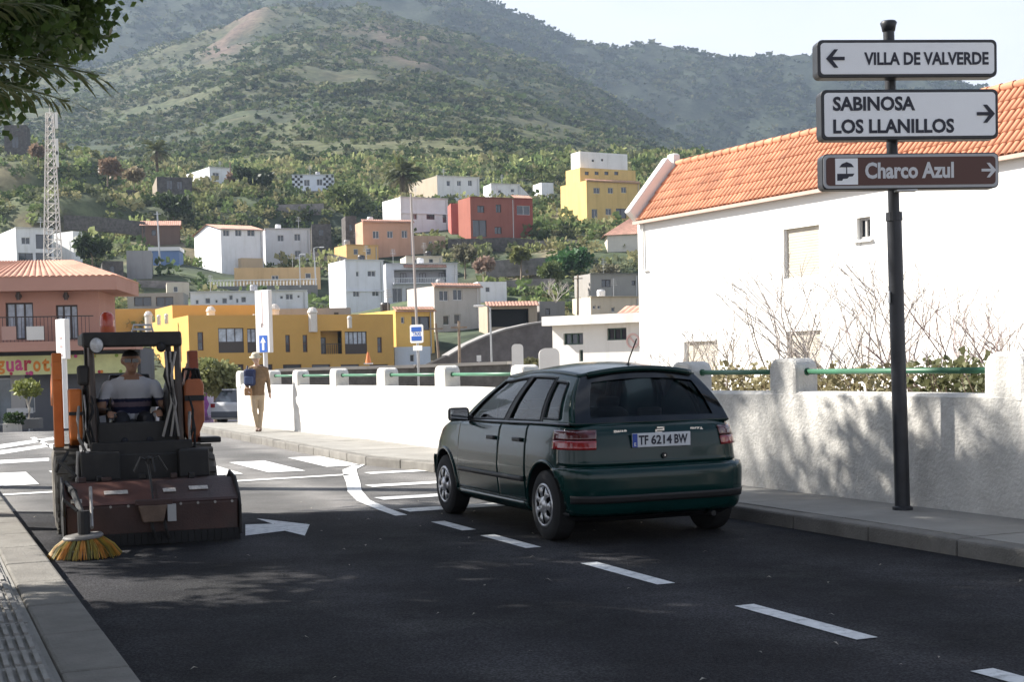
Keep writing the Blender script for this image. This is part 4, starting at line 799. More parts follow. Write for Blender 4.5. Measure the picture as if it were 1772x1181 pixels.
def mural(pts, m_): 
    b = MB(); P_ = q0 - Vector((0, .03, 0)); nn = Vector((d.y, -d.x, 0)).normalized(); v = [gplane(px, py, q0 + nn * .02, nn) for px, py in pts]; b.add(v, [tuple(range(len(v)))]); b.build('painted_figure', m_, root.e)
mural([(350, 728), (352, 705), (350, 695), (354, 682), (357, 675), (360, 680), (358, 690), (362, 700), (358, 712), (362, 728)], pur)
mural([(369, 726), (371, 706), (369, 697), (373, 682), (376, 678), (378, 684), (375, 696), (378, 706), (375, 726)], pur2)
mural([(330, 735), (332, 720), (340, 716), (348, 722), (366, 719), (380, 724), (392, 720), (394, 733)], mat('mural_mix', (.40, .28, .45), .8, .6, 7.))
tag(root.fix(), 'pale mural wall painted with purple figures at the road bend', 'wall', kind='thing')

# totem, taxi sign, posts, cone
white_m = mat('white_paint', (.78, .77, .75), .5, .04, 2.); blue_m = mat('sign_blue', (.02, .10, .42), .4)
def flat_text(*a, **k): return text_mesh(*a, **k)
def totem(px0, px1, py0, py1, pyb, Y, label, arrow=True):
    q = gy((px0 + px1) / 2, py1, Y); w = (px1 - px0) / F * Y; hh = (py1 - py0) / F * Y; gb = gy((px0 + px1) / 2, pyb, Y); root = empty('totem_sign', (q.x, q.y, gb.z), -.75); w /= .75; lz = q.z - gb.z
    MB().box((0, 0, lz + hh / 2), (w, .14, hh)).build('panel', white_m, root, bevel=.02)
    MB().tube((.02, 0, 0), (.02, 0, lz), .075, n=10).build('post', white_m, root)
    if arrow:
        MB().box((.03, -.075, lz + .28), (w * .58, .012, w * .75)).build('blue_plate', blue_m, root)
        b = MB(); a_ = w * .13; z_ = lz + .28; b.prism([(.03 - a_ * .6, z_ - w * .28), (.03 + a_ * .6, z_ - w * .28), (.03 + a_ * .6, z_ + w * .05), (.03 + a_ * 1.5, z_ + w * .05), (.03, z_ + w * .3), (.03 - a_ * 1.5, z_ + w * .05), (.03 - a_ * .6, z_ + w * .05)], -.086, -.082, 'y'); b.build('arrow', white_m, root)
        text_mesh('P', w * .16, w * .2, black_m, root, 'letter', Matrix.Translation((-.06, -.078, lz + .78)))
        MB().box((.0, -.074, lz + 1.35), (w * .06, .008, 1.1)).build('faint_stripe', wallmat((.7, .55, .53)), root)
    else:
        for k in range(3): MB().box((.02, -.074, lz + .1 + k * .22), (w * .25, .008, .05)).build('faint_mark', wallmat((.6, .45, .43)), root)
    tag(root, label, 'sign')
totem(444, 473, 503, 611, 650, 44, 'tall white totem sign with blue arrow plate behind the pedestrian')
totem(98, 122, 553, 622, 742, 36, 'narrow white totem sign beside the orange lift arm', False)
q = gy(722, 594, 44.8); gb = gy(722, 634, 44.8); root = empty('taxi_sign', (q.x, q.y, gb.z - 1), -.6); lz = q.z - root.location.z
MB().tube((0, 0.03, 0), (0, .03, lz + .5), .035, n=8).build('post', steel_m, root)
MB().prism([(-.26, .04), (-.22, 0), (.22, 0), (.26, .04), (.26, .54), (.22, .58), (-.22, .58), (-.26, .54)], -.03, 0, 'y').build('plate', white_m, root).location = (0, 0, lz)
for z_ in (.08, .37): MB().box((0, -.034, lz + z_ + .065), (.40, .006, .14)).build('blue_band', blue_m, root)
text_mesh('TAXI', .32, .11, blue_m, root, 'lettering', Matrix.Translation((-.16, -.036, lz + .235)), .02)
MB().box((.03, -.02, lz - .16), (.36, .02, .16)).build('sub_plate', white_m, root)
tag(root, 'square blue and white taxi sign on a thin post behind the wall', 'sign')
def pole(name, top, bot, Y, r, m, label, arm=None, cat='pole'):
    p1, p0 = gy(*top, Y), gy(*bot, Y); root = empty(name, p0); d = p1 - p0
    MB().tube((0, 0, -2.), d, r, r * .75, 8).build('shaft', m, root)
    if arm:
        b = MB(); b.path([d, d + Vector((arm * .3, 0, .12)), d + Vector((arm, 0, .15))], r * .5); b.build('arm', m, root)
        MB().box(d + Vector((arm * 1.1, 0, .12)), (.6, .22, .12)).build('lamp_head', white_m, root, bevel=.03)
    elif name == 'utility_pole':
        MB().box(d - Vector((0, 0, .35)), (.9, .08, .09)).build('crossarm', m, root)
    return tag(root, label, cat, None)
wood_m = mat('weathered_pole', (.25, .19, .14), .9, .3, 4.)
pole('mast', (711, 335), (723, 565), 62, .06, mat('pale_mast', (.45, .40, .37), .7), 'tall thin pinkish pole rising above the taxi sign')
pole('utility_pole', (754, 560), (763, 622), 92, .10, wood_m, 'leaning brown pole left of the curving retaining wall')
pole('utility_pole', (794, 556), (795, 632), 78, .09, wood_m, 'upright brown pole in front of the curving retaining wall')
pole('utility_pole', (1000, 476), (999, 548), 138, .12, wood_m, 'brown pole between bushes left of the low beige house')
pole('utility_pole', (272, 366), (276, 432), 185, .13, steel_m, 'grey pole above the blue container')
pole('utility_pole', (398, 280), (400, 318), 288, .15, wood_m, 'short pole beside the small white gabled house')
pole('street_lamp', (543, 430), (546, 466), 178, .10, steel_m, 'street lamp on the terrace right of the old white house', .9, 'street lamp')
pole('street_lamp', (848, 533), (851, 622), 84, .07, steel_m, 'thin white street lamp in front of the carport', -.6, 'street lamp')
pole('street_lamp', (518, 442), (519, 470), 180, .08, steel_m, 'small lamp before the old white house front', .35, 'street lamp')
# white gate posts and cone on the street wall
for px0, px1, py0, lab in ((886, 906, 596, 'round-topped white gate post rising behind the car roof'), (933, 968, 603, 'wide white gate post beside the low white building')):
    q = gy((px0 + px1) / 2, 636, 44); w = (px1 - px0) / F * 44; hh = (636 - py0) / F * 44; o = link('gate_post', rounded_post(w, w * .9, hh + 1.2, w * .32), white_m); o.location = (q.x, q.y, q.z - 1.2); tag(o, lab, 'post')
q = gy(637, 634, 46.4); root = empty('traffic_cone', (q.x, q.y + .1, q.z + .06)); MB().box((0, 0, .02), (.28, .28, .04)).build('base', white_m, root); MB().lathe([(.0, .04), (.10, .04), (.03, .40), (0, .40)], 12).build('cone', mat('cone_orange', (.65, .20, .06), .6), root); tag(root, 'small orange cone with white base on the street wall', 'cone')
q = gy(829, 630, 47); root = empty('small_sign', (q.x, q.y, q.z - .2)); MB().tube((0, 0, 0), (0, 0, .35), .02, n=6).build('post', steel_m, root); MB().box((0, -.02, .38), (.15, .02, .2)).build('plate', white_m, root); tag(root, 'tiny blank white sign plate before the retaining wall', 'sign')

# lattice mast
root = empty('lattice_mast', gy(92, 462, 150)); b0 = Vector(root.location); topv = gy(86, 196, 150) - b0; hh = topv.length; lat_m = mat('mast_paint', (.62, .58, .56), .6, .15, 2.)
def leg(i, t): w = lerp(1.05, .42, t); a_ = R(45 + 90 * i); return Vector((math.cos(a_) * w, math.sin(a_) * w, 0)) + topv * t
for i in range(4): MB().tube(leg(i, -.15), leg(i, 1), .07, .05, 6).build('leg', lat_m, root)
N = 17
for k in range(N):
    for i in range(4):
        t0, t1 = k / N, (k + 1) / N; j = (i + 1) % 4
        MB().tube(leg(i, t0), leg(j, t1), .03, n=4).tube(leg(i, t1), leg(j, t1), .03, n=4).build('brace', lat_m, root)
for k, t in enumerate((.95, .78, .70)): MB().box(topv * t + Vector((.75, -.2, 0)), (.28, .15, 1.7)).build('antenna', white_m, root, bevel=.03)
MB().tube(topv, topv + Vector((0, 0, 1.2)), .04, n=6).build('rod', lat_m, root)
tag(root, 'tall pale steel lattice mast rising behind the salmon roof', 'mast')
# potted tree, planter and bench at the shop
P, df, nf = SHOP
q = gy(50, 742, 52); root = empty('potted_tree', (q.x, q.y, q.z)); MB().box((.0, 0, .18), (.9, .5, .36)).build('planter', wallmat((.16, .16, .16)), root)
b = MB(); b.path([(0, 0, .3), (.05, 0, .7), (-.05, 0, 1.05), (-.12, 0, 1.3)], .06, 6, taper=.03); b.path([(0, 0, .8), (.15, .05, 1.25)], .03, 5); b.build('trunk', wallmat((.5, .46, .4)), root)
def leaves(n, c, rad, size, seed, flat=.6, shell=.55, up=.35):
    """n leaf quads in an ellipsoid; returns V, F arrays"""
    r = np.random.default_rng(seed); u = r.normal(size=(n, 3)); u /= np.linalg.norm(u, axis=1)[:, None]; rr = (shell + (1 - shell) * r.random(n)) ** 1.0
    p_ = np.array(c) + u * rr[:, None] * np.array(rad)
    d_ = r.normal(size=(n, 3)); d_[:, 2] += up; d_ = d_ + u * .7; d_ /= np.linalg.norm(d_, axis=1)[:, None]
    s_ = np.cross(d_, r.normal(size=(n, 3))); s_ /= np.linalg.norm(s_, axis=1)[:, None]
    L_ = size * r.uniform(.6, 1.3, n)[:, None]; w_ = L_ * .42
    V_ = np.stack([p_ - s_ * w_ * .15, p_ + d_ * L_ * .5 + s_ * w_, p_ + d_ * L_, p_ + d_ * L_ * .5 - s_ * w_], 1).reshape(-1, 3)
    return V_, np.arange(4 * n).reshape(-1, 4)
V_, F_ = leaves(420, (-.05, 0, 1.45), (.5, .5, .32), .16, 5); np_mesh('crown', V_, F_, leafmat('pot_leaf', (.16, .19, .05), (.28, .30, .09)), root)
tag(root, 'small round-headed tree in a dark planter before the shop', 'tree')
q = gy(22, 748, 51); root = empty('planter', (q.x, q.y, q.z)); MB().box((0, 0, .15), (.55, .45, .32)).build('box', wallmat((.5, .48, .44)), root, bevel=.02)
V_, F_ = leaves(260, (.05, 0, .45), (.38, .3, .22), .14, 6); np_mesh('foliage', V_, F_, leafmat('dark_leaf', (.02, .04, .015), (.05, .08, .025)), root); tag(root, 'pale planter box with a dark shrub at the shop front', 'planter')
q = gy(32, 722, 53.5); root = empty('bench', (q.x, q.y, -.7)); MB().box((0, 0, .52), (1.0, .4, .05)).build('seat', steel_m, root); MB().box((0, .2, .8), (1.0, .04, .2)).build('backrest', steel_m, root)
for x_ in (-.45, .45): MB().box((x_, 0, .25), (.05, .36, .5)).build('leg', steel_m, root)
tag(root, 'light metal bench against the grey shop wall', 'bench')

# ------------------------------------------------------------------ signpost
SP = gz(1562, 884, .125); post = empty('signpost', SP); dk_m = mat('dark_post_paint', (.022, .024, .03), .42, .3, 5., spec=.5)
lean = (gy(1538, 60, SP.y) - SP); lx = lean.x / lean.z; top_z = gy(1538, 50, SP.y).z - SP.z
def pz(z_): return Vector((lx * z_, 0, z_))
MB().lathe([(0, 0), (.085, 0), (.085, .03), (.066, .04), (.066, .04)], 16).build('base_plate', dk_m, post)
MB().tube(pz(.03), pz(gy(1548, 378, SP.y).z - SP.z), .064, .062, 16).build('lower_pole', dk_m, post, smooth=True, autos=True)
zj = gy(1548, 378, SP.y).z - SP.z
MB().tube(pz(zj), pz(top_z), .047, .046, 16).build('upper_pole', dk_m, post, smooth=True, autos=True)
MB().tube(pz(zj - .02), pz(zj + .05), .070, .068, 16).build('collar', dk_m, post)
MB().lathe([(0, -.02), (.052, -.02), (.06, .02), (.07, .05), (.058, .065), (0, .07)], 16, Matrix.Translation(pz(top_z))).build('cap', dk_m, post, smooth=True)
MB().box(pz(.125 + gy(1556, 540, SP.y).z - SP.z) + Vector((-.07, -.02, 0)), (.01, .05, .1)).build('sticker', white_m, post)
face_w = mat('reflective_white', (.90, .92, .95), .4, .02, 2.); ink = mat('sign_ink', (.012, .014, .03), .5); brown = mat('sign_brown', (.085, .03, .022), .45); rim_g = mat('sign_rim_grey', (.42, .43, .45), .5)
def rrect(w, h, r, n=4):
    pts = []
    for cx_, cz_, a0 in ((w / 2 - r, h / 2 - r, 0), (-w / 2 + r, h / 2 - r, 90), (-w / 2 + r, -h / 2 + r, 180), (w / 2 - r, -h / 2 + r, 270)):
        pts += [(cx_ + r * math.cos(R(a0 + 90 * i / n)), cz_ + r * math.sin(R(a0 + 90 * i / n))) for i in range(n + 1)]
    return pts
def arrow_poly(x, z, s, d):       # chevron arrow pointing d = +1 right / -1 left, tip at x
    t = s * .26
    return [[(x, z), (x - d * s * .55, z + s * .6), (x - d * (s * .55 + t), z + s * .6), (x - d * t * 1.35, z), ], [(x, z), (x - d * t * 1.35, z), (x - d * (s * .55 + t), z - s * .6), (x - d * s * .55, z - s * .6)], [(x - d * t * .8, z + t * .42), (x - d * s * 1.25, z + t * .42), (x - d * s * 1.25, z - t * .42), (x - d * t * .8, z - t * .42)]]
yaw = .085
def board(p, label, kindb):
    c = [gy(*q, SP.y - .16) for q in p]; cx_ = sum(q.x for q in c) / 4 - SP.x; cz_ = sum(q.z for q in c) / 4 - SP.z; w = ((c[1].x - c[0].x) + (c[2].x - c[3].x)) / 2 / math.cos(yaw); h_ = ((c[0].z - c[3].z) + (c[1].z - c[2].z)) / 2
    bo = MB().prism(rrect(w, h_, .045), -.02, .12, 'y').build('sign_board', dk_m, post, bevel=.008); bo.location = (cx_, -.16, cz_); bo.rotation_euler = (0, 0, yaw); bo['label'] = label
    if kindb == 'brown':
        MB().prism(rrect(w - .02, h_ - .02, .04), -.024, -.019, 'y').build('border', rim_g, bo); MB().prism(rrect(w - .065, h_ - .065, .03), -.028, -.022, 'y').build('face', brown, bo)
    else: MB().prism(rrect(w - .055, h_ - .055, .03), -.025, -.019, 'y').build('face', face_w, bo)
    return bo, w, h_
def arrow(bo, x, z, s, d, m_):
    b = MB()
    for k, poly in enumerate(arrow_poly(x, z, s, d)): b.prism(poly, -.0315 - k * .0004, -.026, 'y')
    b.build('arrow', m_, bo)
b1, w, h_ = board([(1409, 70), (1728, 68), (1729, 133), (1411, 136)], 'white direction board pointing left', 'w')
def bx(px): return (px - 1409) / 319 * w - w / 2
arrow(b1, bx(1424), .0, h_ * .40, -1, ink); text_mesh('VILLA DE VALVERDE', bx(1712) - bx(1491), .105, ink, b1, 'lettering', Matrix.Translation((bx(1491), -.0285, -.055)), .032)
b2, w, h_ = board([(1416, 157), (1730, 153), (1731, 240), (1417, 244)], 'white direction board with two lines pointing right', 'w')
arrow(b2, bx(1721), .0, h_ * .30, 1, ink); text_mesh('SABINOSA', bx(1577) - bx(1430), .118, ink, b2, 'lettering', Matrix.Translation((bx(1430), -.0285, .03)), .034); text_mesh('LOS LLANILLOS', bx(1647) - bx(1430), .118, ink, b2, 'lettering', Matrix.Translation((bx(1430), -.0285, -.155)), .034)
b3, w, h_ = board([(1418, 268), (1731, 263), (1732, 325), (1419, 330)], 'brown tourist board with beach icon pointing right', 'brown')
lw = mat('sign_letter_white', (.62, .63, .66), .5); arrow(b3, bx(1722), .0, h_ * .34, 1, lw); text_mesh('Charco Azul', bx(1645) - bx(1485), .135, lw, b3, 'lettering', Matrix.Translation((bx(1485), -.0315, -.062)), .034)
ic = MB().box((bx(1452), -.029, 0), (.19, .004, .215)).build('icon_plate', face_w, b3); b = MB(); ix = bx(1452); b.prism([(ix - .062, .035), (ix - .04, .062), (ix, .078), (ix + .04, .062), (ix + .062, .035)], -.034, -.0312, 'y'); b.prism([(ix - .004, -.02), (ix + .004, -.02), (ix + .004, .04), (ix - .004, .04)], -.0335, -.0312, 'y'); b.prism([(ix - .08, -.075), (ix - .04, -.075), (ix - .03, -.06), (ix + .005, -.058), (ix + .02, -.042), (ix + .05, -.04), (ix + .065, -.018), (ix - .08, -.018)], -.0332, -.0312, 'y'); b.build('beach_symbol', ink, b3)
MB().box(pz(gy(1556, 331, SP.y).z - SP.z) + Vector((.07, -.12, 0)), (.17, .1, .035)).build('clamp', steel_m, post)
tag(post, 'dark signpost with two white direction boards and a brown tourist board', 'signpost')
# ------------------------------------------------------------------ vegetation
def instance(protoV, protoF, pos, scl, rot, cols, jit=None):
    """many copies of a small mesh -> arrays"""
    n = len(pos); k = len(protoV); c, s = np.cos(rot), np.sin(rot)
    Vv = np.repeat(protoV[None], n, 0) * scl[:, None, :]
    X_ = Vv[..., 0] * c[:, None] - Vv[..., 1] * s[:, None]; Y_ = Vv[..., 0] * s[:, None] + Vv[..., 1] * c[:, None]
    Vv = np.stack([X_, Y_, Vv[..., 2]], -1) + pos[:, None, :]
    Ff = (protoF[None] + (np.arange(n) * k)[:, None, None]).reshape(-1, protoF.shape[1])
    return Vv.reshape(-1, 3), Ff, np.repeat(cols, k, 0)
def merged(chunks):
    V_, F_, C_ = [], [], []; o_ = 0
    for v, f, c in chunks: V_.append(v); F_.append(f + o_); C_.append(c); o_ += len(v)
    return np.concatenate(V_), np.concatenate(F_), np.concatenate(C_)
def in_house(x_, y_, front=5.):
    bad = np.zeros(len(x_), bool)
    for h in HOUSES:
        P, df, ds, nf, ns, W, D, zt = h['fr']; dx, dy = x_ - P.x, y_ - P.y; u = dx * df.x + dy * df.y; v = dx * ds.x + dy * ds.y
        bad |= (u > -1.6) & (u < W + 1.6) & (v > -front) & (v < D + .5)
    return bad
shrub_m = leafmat('hillside_leaves', (.05, .07, .03), (.1, .12, .05), attr='tint', trans=.28, rough=.9)
pal = np.array([[.085, .115, .045], [.125, .150, .062], [.055, .078, .036], [.155, .168, .075], [.18, .17, .09], [.10, .11, .065]])
def scatter_cols(x_, y_, r, lite=1.):
    i = r.integers(0, len(pal), len(x_)); nn = fbm(x_, y_, 1 / 25., 3, 4.); c = pal[i] * (1 + .55 * np.clip(nn, -.8, .8))[:, None]
    return c * r.uniform(.75, 1.3, (len(x_), 1)) * lite
r = np.random.default_rng(3)
n = 6800; pp = r.uniform(-80, 1230, n); yy = 118 + (345 - 118) * r.random(n) ** .85; xx = (pp - CX) / F * yy
keep = ~in_house(xx, yy); keep &= ~((yy < 215) & (pp > 190) & (pp < 1100) & (r.random(n) < .45)); keep &= ~((pp > 560) & (pp < 960) & (yy < 135)); zq = tz(pp, yy)
for h in HOUSES:       # nothing grows across the house fronts the photograph shows
    top_ = 632 - .022 * (pp - 886) - (zq + 1.6 - H) / yy * F; rw = 1.2 / yy * F
    keep &= ~((yy < h['fr'][0].y) & (pp > h['xl'] - rw) & (pp < h['xr'] + rw) & (top_ < h['yb'] - 6) & (top_ > h['yt'] - 40))
xx, yy, pp = xx[keep], yy[keep], pp[keep]; zz = tz(pp, yy)
sz = r.uniform(.55, 1.35, len(xx)) * np.where(r.random(len(xx)) < .12, 1.5, 1.); sz *= np.interp(yy, [118, 345], [.75, 1.25])
chunks = []; cc = scatter_cols(xx, yy, r, 1.5)
for k in range(6):
    v_, f_ = leaves(46, (0, 0, .55), (1, 1, .8), .58, 40 + k, shell=.45, up=.5); m_ = np.arange(len(xx)) % 6 == k
    pos = np.stack([xx, yy, zz - .1], 1)[m_]; s_ = np.stack([sz[m_], sz[m_], sz[m_] * r.uniform(.7, 1.15, m_.sum())], 1)
    chunks.append(instance(v_, f_, pos, s_, r.uniform(0, 6.28, m_.sum()), cc[m_]))
V_, F_, C_ = merged(chunks); o = np_mesh('hillside_scrub', V_, F_, shrub_m, colors=C_); tag(o, 'green scrub and bushes covering the slope between the houses', kind='stuff')
def blob(sub, seed):
    return leaves(15 if sub == 2 else 9, (0, 0, .35), (1, 1, .55), 1.15, seed, shell=.15, up=.6)
scrub_m = leafmat('mountain_scrub', (0, 0, 0), (0, 0, 0), attr='tint', trans=.35, rough=1.)
chunks = []
for (n, y0, y1, p0, p1, s0, s1, sub, lite, pw) in ((13000, 345, 640, -80, 1450, .5, 1.9, 2, 1.0, 1.), (17000, 600, 1010, -80, 1500, .8, 2.8, 1, .8, 1.), (11000, 1150, 1560, -80, 1850, 2.2, 5.5, 1, .5, .8)):  # farthest band tinted darker, as part of the painted cloud shadow
    pp = r.uniform(p0, p1, n); yy = y0 + (y1 - y0) * r.random(n) ** pw; xx = (pp - CX) / F * yy; zz = tz(pp, yy); dens = fbm(xx, yy, 1 / 70., 4, 8.)
    hp = 632 - (zz - H) / yy * F
    bare = (np.exp(-(((pp - 425) - (62 - hp) * .75) / 30) ** 2) * (hp < 120) * (yy > 600) * (yy < 1005)) > .4
    keep = (dens > (-.22 if sub == 1 else -.12) + r.normal(0, .15, n)) & ~(bare & (r.random(n) < .85)); pp, yy, xx, zz = pp[keep], yy[keep], xx[keep], zz[keep]
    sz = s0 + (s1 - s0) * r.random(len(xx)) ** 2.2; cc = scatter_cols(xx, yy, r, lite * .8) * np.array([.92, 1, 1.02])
    for k in range(4):
        v_, f_ = blob(sub, 90 + k); m_ = np.arange(len(xx)) % 4 == k
        chunks.append(instance(v_, f_, np.stack([xx, yy, zz], 1)[m_], np.stack([sz[m_], sz[m_], sz[m_] * r.uniform(.5, .85, m_.sum())], 1), r.uniform(0, 6.28, m_.sum()), cc[m_]))
V_, F_, C_ = merged(chunks); o = np_mesh('mountain_scrub', V_, F_, scrub_m, colors=C_); tag(o, 'dark scrub and woodland dotted over the mountain, cloud shadow painted into the back slope', kind='stuff')

# single hillside bushes and trees that stand out
def bush(name, px, pyb, pyt, wpx, Y, c1, c2, label, n=900, trunk=True, size=.5, cat='bush', seed=1, dz=0.):
    q = gy(px, pyb, Y); h_ = (pyb - pyt) / F * Y; w_ = wpx / F * Y / 2; root = empty(name, (q.x, q.y, q.z)); rr = np.random.default_rng(seed)
    vs, fs, k = [], [], 0
    for j in range(9):
        c = ((rr.random() - .5) * w_ * 1.1, (rr.random() - .5) * w_ * 1.1, h_ * rr.uniform(.35, .72)); ra = w_ * rr.uniform(.35, .6)
        v_, f_ = leaves(n // 9, c, (ra, ra, min(ra * .9, h_ * .33)), size, seed * 31 + j, shell=.3); vs.append(v_); fs.append(f_ + k); k += len(v_)
    np_mesh('crown', np.concatenate(vs), np.concatenate(fs), leafmat('leaf_' + name + str(seed), c1, c2, .8), root)
    if trunk:
        b = MB(); b.tube((0, 0, -1), (0, 0, h_ * .5), .05 * h_ * .5 + .04, .04, 6)
        for j in range(4): a_ = rr.uniform(0, 6.28); b.tube((0, 0, h_ * .25), (math.cos(a_) * w_ * .5, math.sin(a_) * w_ * .5, h_ * .6), .05, .02, 5)
        b.build('trunk', wood_m, root)
    tag(root, label, cat, 'bushes and trees that stand out on the slope'); return root
gr1, gr2, dg1, dg2, br1, br2 = (.07, .10, .035), (.14, .17, .06), (.025, .04, .016), (.06, .085, .03), (.20, .13, .085), (.30, .22, .15)
for a_ in (('bush', 66, 278, 248, 26, 246, br1, br2, 'brown dry bush between the old dark house and the lattice mast', 500, True, .7, 'bush', 2),
  ('tree', 160, 462, 398, 62, 176, dg1, dg2, 'dark leafy tree right of the bright white annexe', 1500, True, .6, 'tree', 3),
  ('bush', 186, 312, 272, 44, 236, br1, br2, 'tall brown dry bush on the dark slope right of the mast', 700, True, .7, 'bush', 4),
  ('bush', 232, 318, 290, 40, 240, (.24, .19, .12), (.34, .29, .19), 'tan dry bush left of the ruined stone house', 700, True, .7, 'bush', 5),
  ('tree', 440, 330, 290, 70, 276, dg1, dg2, 'dark spreading tree right of the small white gabled house', 1500, True, .9, 'tree', 6),
  ('bush', 411, 326, 298, 36, 280, br1, (.26, .18, .15), 'reddish brown bush beside the short pole', 600, True, .8, 'bush', 7),
  ('tree', 902, 472, 412, 34, 184, (.13, .14, .04), (.24, .25, .09), 'slim yellow-green tree below the dark red house', 900, True, .5, 'tree', 8),
  ('tree', 805, 470, 418, 44, 186, (.12, .12, .07), (.22, .20, .13), 'grey-green tree right of the salmon house', 900, True, .5, 'tree', 9),
  ('bush', 985, 474, 432, 90, 182, (.03, .08, .03), (.07, .16, .05), 'fresh green bank of broad leaves below the grey terrace wall', 2200, False, .55, 'bush', 10),
  ('bush', 838, 478, 440, 40, 178, (.28, .19, .15), (.4, .3, .24), 'pale pinkish flowering bush above the white gate roofs', 700, True, .45, 'bush', 11),
  ('bush', 955, 492, 452, 50, 172, gr1, gr2, 'round olive green bush above the carport', 1000, True, .45, 'bush', 12),
  ('bush', 600, 372, 320, 84, 250, gr1, gr2, 'light green thicket left of the tall palm', 1600, False, .7, 'bush', 13),
  ('tree', 300, 380, 338, 70, 232, dg1, gr1, 'dark green tree below the ruined stone house', 1400, True, .7, 'tree', 14),
  ('bush', 1050, 482, 456, 66, 176, (.13, .13, .08), (.24, .22, .14), 'greyish bush above the bare concrete house', 900, True, .45, 'bush', 15),
  ('bush', 372, 690, 622, 104, 60, (.20, .22, .09), (.36, .36, .18), 'feathery pale green hedge bush before the yellow building', 3800, True, .22, 'bush', 16),
  ('bush', 925, 642, 622, 40, 66, (.12, .12, .06), (.2, .19, .1), 'dry low bush at the foot of the grey retaining wall', 500, True, .22, 'bush', 17)): bush(*a_)

# palms
palm_leaf = leafmat('palm_leaf', (.08, .10, .035), (.17, .18, .07), 2., .35)
dry_palm = leafmat('dry_palm_leaf', (.16, .12, .06), (.24, .19, .1), 2., .2)
bark_m = mat('palm_bark', (.14, .105, .075), .95, .35, 9., .9, 30., spec=.1)
def frond(b, base, az, el, L, droop, nl=26, lw=.035, ll=.5, r=random):
    """arched rachis with two rows of leaflets"""
    n = 9; pts = []; p_ = Vector(base); e_ = el
    for i in range(n + 1):
        pts.append(p_.copy()); p_ = p_ + Vector((math.cos(az) * math.cos(e_), math.sin(az) * math.cos(e_), math.sin(e_))) * (L / n); e_ -= droop / n
    b.path(pts, .018 * L / 2.2, 4, taper=.004)
    for i in range(nl):
        t = .12 + .88 * i / nl; k_ = min(n - 1, int(t * n)); q = pts[k_].lerp(pts[k_ + 1], t * n - k_); d_ = (pts[k_ + 1] - pts[k_]).normalized()
        sd_ = d_.cross(Vector((0, 0, 1))).normalized(); l_ = ll * (1 - .75 * abs(t - .42) ** 1.2) * r.uniform(.85, 1.1)
        for sg in (-1, 1):
            dr = (sd_ * sg * .8 + d_ * .65 + Vector((0, 0, r.uniform(-.35, .12)))).normalized(); w_ = d_ * lw
            b.add([q - w_ * .5, q + dr * l_ * .5 - w_ * .6, q + dr * l_ + Vector((0, 0, -.12 * l_)), q + dr * l_ * .5 + w_ * .6], [(0, 1, 2, 3)])
def palm(loc, trunk_h, r0, L, nf_, label, seed, nl=26, lw=.035, ll=.5, lean=(0, 0), group=None, dry=6, els=(-5, 78), dro=(55, 95)):
    rr = random.Random(seed); root = empty('palm_tree', loc); top = Vector((lean[0], lean[1], trunk_h)); b = MB()
    pts = [Vector((0, 0, -.6)).lerp(top, t / 8) for t in range(9)]; b.path(pts, r0, 10, taper=r0 * .8)
    for k in range(int(trunk_h / .16)): t = k * .16 / trunk_h; b.lathe([(r0 * .9, 0), (r0 * 1.12, .09), (r0 * .9, .12)], 10, Matrix.Translation(Vector((0, 0, 0)).lerp(top, t)))
    b.build('trunk', bark_m, root)
    for k in range(nf_):
        b = MB(); frond(b, top, k * 2.399 + rr.uniform(-.2, .2), R(rr.uniform(*els)) , L * rr.uniform(.85, 1.1), R(rr.uniform(*dro)), nl, lw, ll, rr); b.build('frond', palm_leaf, root, fix=False)
    for k in range(dry): b = MB(); frond(b, top - Vector((0, 0, .15)), k * 2.4, R(rr.uniform(-50, -15)), L * .75, R(40), nl // 2, lw, ll * .8, rr); b.build('dry_frond', dry_palm, root, fix=False)
    return tag(root, label, 'palm tree', group)
q = gy(697, 336, 256); palm((q.x, q.y, q.z), 3.4, .45, 4.6, 40, 'broad palm tree above the white stepped house', 1, 20, .26, 1.3)
q = gy(272, 292, 280); palm((q.x, q.y, q.z), 3.4, .3, 3.3, 26, 'lone palm tree above the ruined stone house', 2, 14, .24, 1.1)
# palms on the near left pavement: fronds reach into the picture, crowns shade the street
palm(rd(8.3, -.85, .12), 2.55, .2, 1.75, 26, 'palm whose green fronds hang in at the left edge', 5, 44, .022, .40, (.1, -.1), dry=0, els=(25, 80), dro=(25, 60))
palm(rd(21.8, -2.0, .12), 9.8, .2, 2.9, 30, 'tall palm left of the road whose fronds shade the wall', 6, 34, .03, .55)

# broadleaf street trees on the left pavement
tl_m = leafmat('street_tree_leaf', (.03, .06, .016), (.105, .16, .045), 1.2, .45, rough=.35)
bk_m = mat('tree_bark', (.10, .085, .07), .95, .35, 6., .9, 22., spec=.1)
rr = np.random.default_rng(77); vs, fs, k = [], [], 0; tips = []
for j in range(330):
    u = rr.normal(size=3); u /= np.linalg.norm(u); rad = rr.uniform(.35, 1.) ** .6; c = np.array([u[0] * 3.2, u[1] * 3.2, u[2] * 2.1]) * rad
    if rr.random() < .0: continue
    ra = rr.uniform(.32, .62); v_, f_ = leaves(200, c, (ra, ra, ra * .75), .098, 1000 + j, shell=.1, up=-.2); vs.append(v_); fs.append(f_ + k); k += len(v_); tips.append(c)
crownV, crownF = np.concatenate(vs), np.concatenate(fs)
lite = [j for j in range(330) if j % 4 == 0]; k = 0; v2, f2 = [], []
for j in lite: v2.append(vs[j] * np.array([1.12, 1.12, 1.2])); f2.append(fs[j] - fs[j].min() + k); k += len(vs[j])
root = empty('street_tree', rd(15.3, -.85, .12)); crown = np_mesh('crown', crownV, crownF, tl_m, root); crown.location = (0, 0, 5.85)
